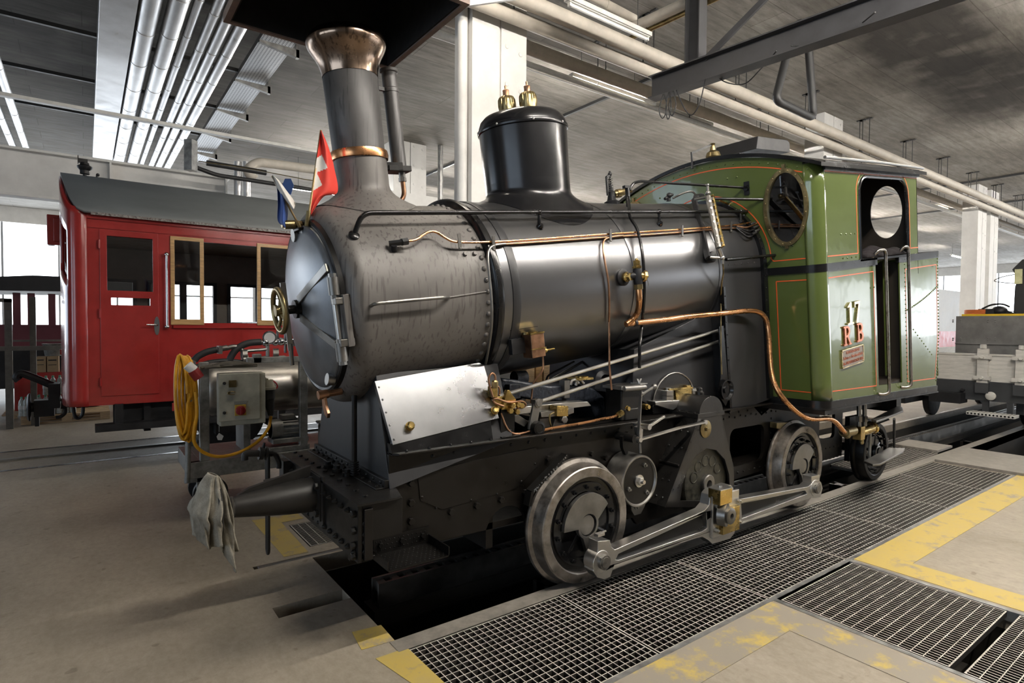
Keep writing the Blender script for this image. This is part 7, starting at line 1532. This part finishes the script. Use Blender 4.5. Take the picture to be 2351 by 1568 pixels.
part(MB().box(p.x-.03, p.x+.02, p.y+.02, p.y+.12, zc+.55, zc+.80), 'lamp_lens', mat('yellowish_lens', (.6, .6, .35), .3), wl); part(MB().tube(spline([(p.x, p.y+.1, zc+.72), (p.x, p.y+.3, zc+.68), (p.x, p.y+.4, zc+.62), (p.x, p.y+.25, zc+.58), (p.x, p.y+.08, zc+.56)], 5), .008, 6), 'wire_guard', 'dsteel', wl)
# ================================================================ background on the left: stand, shelter car, pallet goods
f = lambda x, y: at(x, y, Y=12.0)
M['standgrey'] = mat('grey_brown_stand_steel', (.15, .14, .12), .55, .2, .3, 8)
b = MB(); sx = f(22, 900).x; z8 = f(20, 798).z
st = thing('work_stand', (sx, 12, 0), 'tall grey steel stand with horizontal rails in front of the dark roofed vehicle', 'stand')
part(MB().box(sx-.05, sx+.04, 12, 12.09, 0, 2.05), 'post', 'standgrey', st); part(MB().box(-2.6, -.25, 11.97, 12.02, z8-.05, z8+.02), 'lower_rail', 'standgrey', st); part(MB().box(-1.0, .2, 12.4, 12.43, z8+.08, z8+.11), 'rear_rail', 'standgrey', st); part(MB().box(-2.6, sx+.04, 12, 12.05, 2.0, 2.06), 'top_rail', 'standgrey', st); part(MB().box(sx+.24, sx+.32, 12.22, 12.30, 0, 2.1), 'post', 'standgrey', st)
dv = thing('shelter_car', (-1, 15, 0), 'dark roofed service vehicle with maroon side behind the steel stand', 'rail vehicle')
f = lambda x, y: at(x, y, Y=15.0)
M['maroon'] = mat('maroon_vehicle_paint', (.10, .02, .03), .4)
a0, a1 = f(0, 665), f(160, 632)
part(MB().prism([(-4, f(0, 668).z), (f(75, 632).x, f(75, 632).z), (1.5, f(75, 632).z), (1.5, f(75, 662).z), (-4, f(0, 674).z)], (0, 15, 0), (1, 0, 0), (0, 0, 1), (0, 2.2, 0)), 'roof', 'dark', dv)
zq0, zq1 = f(0, 800).z, f(0, 745).z
part(MB().box(-4, 1.5, 15.2, 15.25, zq0, zq1).box(-4, 1.5, 15.17, 15.2, zq1-.04, zq1), 'side_panel', 'maroon', dv)
for x in (36, 70, 118): q_ = f(x, 700).x; part(MB().box(q_-.06, q_+.06, 15.2, 15.3, zq1, f(0, 670).z), 'window_post', 'maroon', dv)
part(MB().box(-4, 1.5, 15.3, 16.8, .35, zq0), 'underframe', 'dark', dv)
for x in (-2.4, .6): part(MB().lathe((x, 15.35, .38), (0, 1, 0), [(.05, 0), (.36, 0), (.38, .1), (.05, .12)], 24), 'wheel', 'dark', dv)
def pallet(x0, y0, label):
    t = thing('wooden_pallet', (x0+.6, y0+.4, 0), label, 'pallet', 'wooden pallets behind the coach')
    for k in range(5): part(MB().box(x0+.0, x0+1.2, y0+k*.18, y0+k*.18+.12, .12, .142), 'deck_board', 'palewood', t)
    b = MB()
    for k in range(3): part(MB().box(x0, x0+1.2, y0+k*.36, y0+k*.36+.10, 0, .022), 'runner', 'palewood', t)
    for i in range(3):
        for k in range(3): part(MB().box(x0+i*.53, x0+i*.53+.14, y0+k*.36, y0+k*.36+.10, .022, .12), 'block', 'palewood', t)
    return t
pallet(-.87, 12.35, 'pale wooden pallet under the bottle packs behind the coach coupling')
pallet(.50, 12.6, 'pale wooden pallet showing below the coach floor')
tag(MB().box(-1.18, -.55, 13.2, 13.9, .06, .085).box(-1.1, -.98, 13.25, 13.35, 0, .06).box(-.7, -.6, 13.25, 13.35, 0, .06).build('dolly', M['palewood']), 'low wheeled board beside the pallet under the red crate', 'dolly')
f = lambda x, y: at(x, y, Y=13.1)
c0 = f(32, 857); tag(MB().box(c0.x, c0.x+1.2, 13.1, 13.7, .15, c0.z).build('red_crate', M['red'], bevel=.01), 'red crate standing on the pallet behind the bottles', 'crate')
M['card'] = mat('brown_cardboard', (.30, .21, .12), .8)
for x0, x1, y0, y1, lab in ((82, 107, 857, 820, 'brown cardboard box with printed band on the red crate'), (108, 136, 857, 818, 'plain cardboard box on the red crate under the grey bucket')):
    p0, p1 = f(x0, y0), f(x1, y1); t = thing('cardboard_box', ((p0.x+p1.x)/2, 13.3, p0.z), lab, 'box'); part(MB().box(p0.x, p1.x-.01, 13.12, 13.55, c0.z, p1.z), 'carton', 'card', t, bevel=.004)
    part(MB().box(p0.x+.02, p1.x-.04, 13.112, 13.12, p0.z+.22, p0.z+.24).box(p0.x+.02, p1.x-.04, 13.112, 13.12, p0.z+.14, p0.z+.15), 'printed_band', 'dark', t)
p0, p1 = f(112, 818), f(136, 790); tag(MB().lathe(((p0.x+p1.x)/2, 13.35, p0.z), (0, 0, 1), [(.14, 0), (.17, p1.z-p0.z-.02), (.185, p1.z-p0.z), (.16, p1.z-p0.z), (.13, .02), (.01, .02)], 28).build('grey_bucket', M['galvw']), 'grey bucket standing on the cardboard boxes', 'bucket')
M['pet'] = mat('clear_plastic_bottle', (.45, .48, .46), .15, 0, .3, 30, spec=.8); M['petcap'] = mat('green_bottle_cap', (.08, .35, .2), .4)
bt = thing('water_bottle', (0, 0, 0), 'plastic water bottle with pale label in the stacked packs behind the coach coupling', 'bottle', 'water bottles in packs')
part(MB().lathe((0, 0, 0), (0, 0, 1), [(.01, 0), (.042, .004), (.043, .02), (.041, .10), (.044, .11), (.044, .19), (.035, .25), (.014, .29), (.014, .305), (.005, .306)], 14), 'body', 'pet', bt)
part(MB().cyl((0, 0, .295), (0, 0, .318), .016, n=10), 'cap', 'petcap', bt); part(MB().lathe((0, 0, .115), (0, 0, 1), [(.0446, 0), (.0446, .06)], 14, cap=(False, False)), 'label', 'white', bt)
slots = [(-.74+i*.092, 12.45+j*.092, .143) for j in range(3) for i in range(7)]+[(-.55+i*.092, 12.50+j*.092, .143+.32) for j in range(2) for i in range(5)]+[(-.86, 12.40, .143), (-.80, 12.36, .143)]
for k, (x, y, z) in enumerate(slots):
    o = bt if k == 0 else copy_tree(bt); o.location = (x, y, z)
# planks and rods leaning behind the engine, seen under the boiler
f = lambda x, y: at(x, y, Y=6.6)
items = [(1204, 1222, M['palewood'], 'wooden_board', 'pale wooden board leaning behind the engine, next to the copper pipe loop'), (1226, 1240, M['wood'], 'wooden_board', 'dark brown board leaning behind the engine'), (1244, 1258, M['palewood'], 'wooden_board', 'grey brown board leaning behind the engine with a narrow edge'),
         (1262, 1272, M['dark'], 'iron_bar', 'dark iron bar leaning among the boards behind the engine'), (1293, 1301, mat('blue_tube', (.02, .06, .45), .4), 'blue_tube', 'bright blue tube leaning among the boards behind the engine'), (1274, 1278, mat('red_stake', (.6, .05, .03), .5), 'red_stake', 'thin red stake leaning among the boards behind the engine'),
         (1306, 1318, M['dcopper'], 'wooden_board', 'reddish board leaning behind the engine'), (1330, 1342, M['wood'], 'wooden_board', 'brown board leaning behind the engine, next to the firebox')]
for k, (x0, x1, m_, nm, lab) in enumerate(items):
    a, c = f(x0, 850), f(x1, 850); tag(MB().box(a.x, c.x, 6.55, 6.61, 0, 2.0-.03*k).build(nm, m_), lab, 'bar' if 'bar' in nm or 'tube' in nm or 'stake' in nm else 'board')
tag(MB().box(4.6, 7.4, 6.70, 6.78, .0, 2.05).build('storage_panel', M['dark']), 'dark storage panel behind the leaning boards', 'panel')
# far red and white carriage at the right
fc = thing('distant_carriage', (26, 9.5, 0), 'red and white carriage far behind the cab and the flat wagon', 'railway coach')
part(MB().box(24.5, 33.5, 8.8, 10.8, 0, .6), 'underframe', 'dark', fc)
part(MB().box(24, 34, 8.6, 11, .6, 1.6).box(23.99, 24.0, 8.6, 11, 2.75, 2.85), 'lower_body', mat('pale_red_paint', (.5, .06, .05), .4), fc); part(MB().prism(rect(8.6, 1.6, 11, 3.3), (24, 0, 0), (0, 1, 0), (0, 0, 1), (10, 0, 0)), 'upper_body', 'white', fc)
part(MB().box(23.97, 24.0, 8.75, 9.05, 1.2, 2.6).box(23.97, 24.0, 9.6, 9.9, 1.2, 2.6).box(23.97, 24, 10.4, 10.7, 1.2, 2.6), 'brown_door', 'wood', fc)
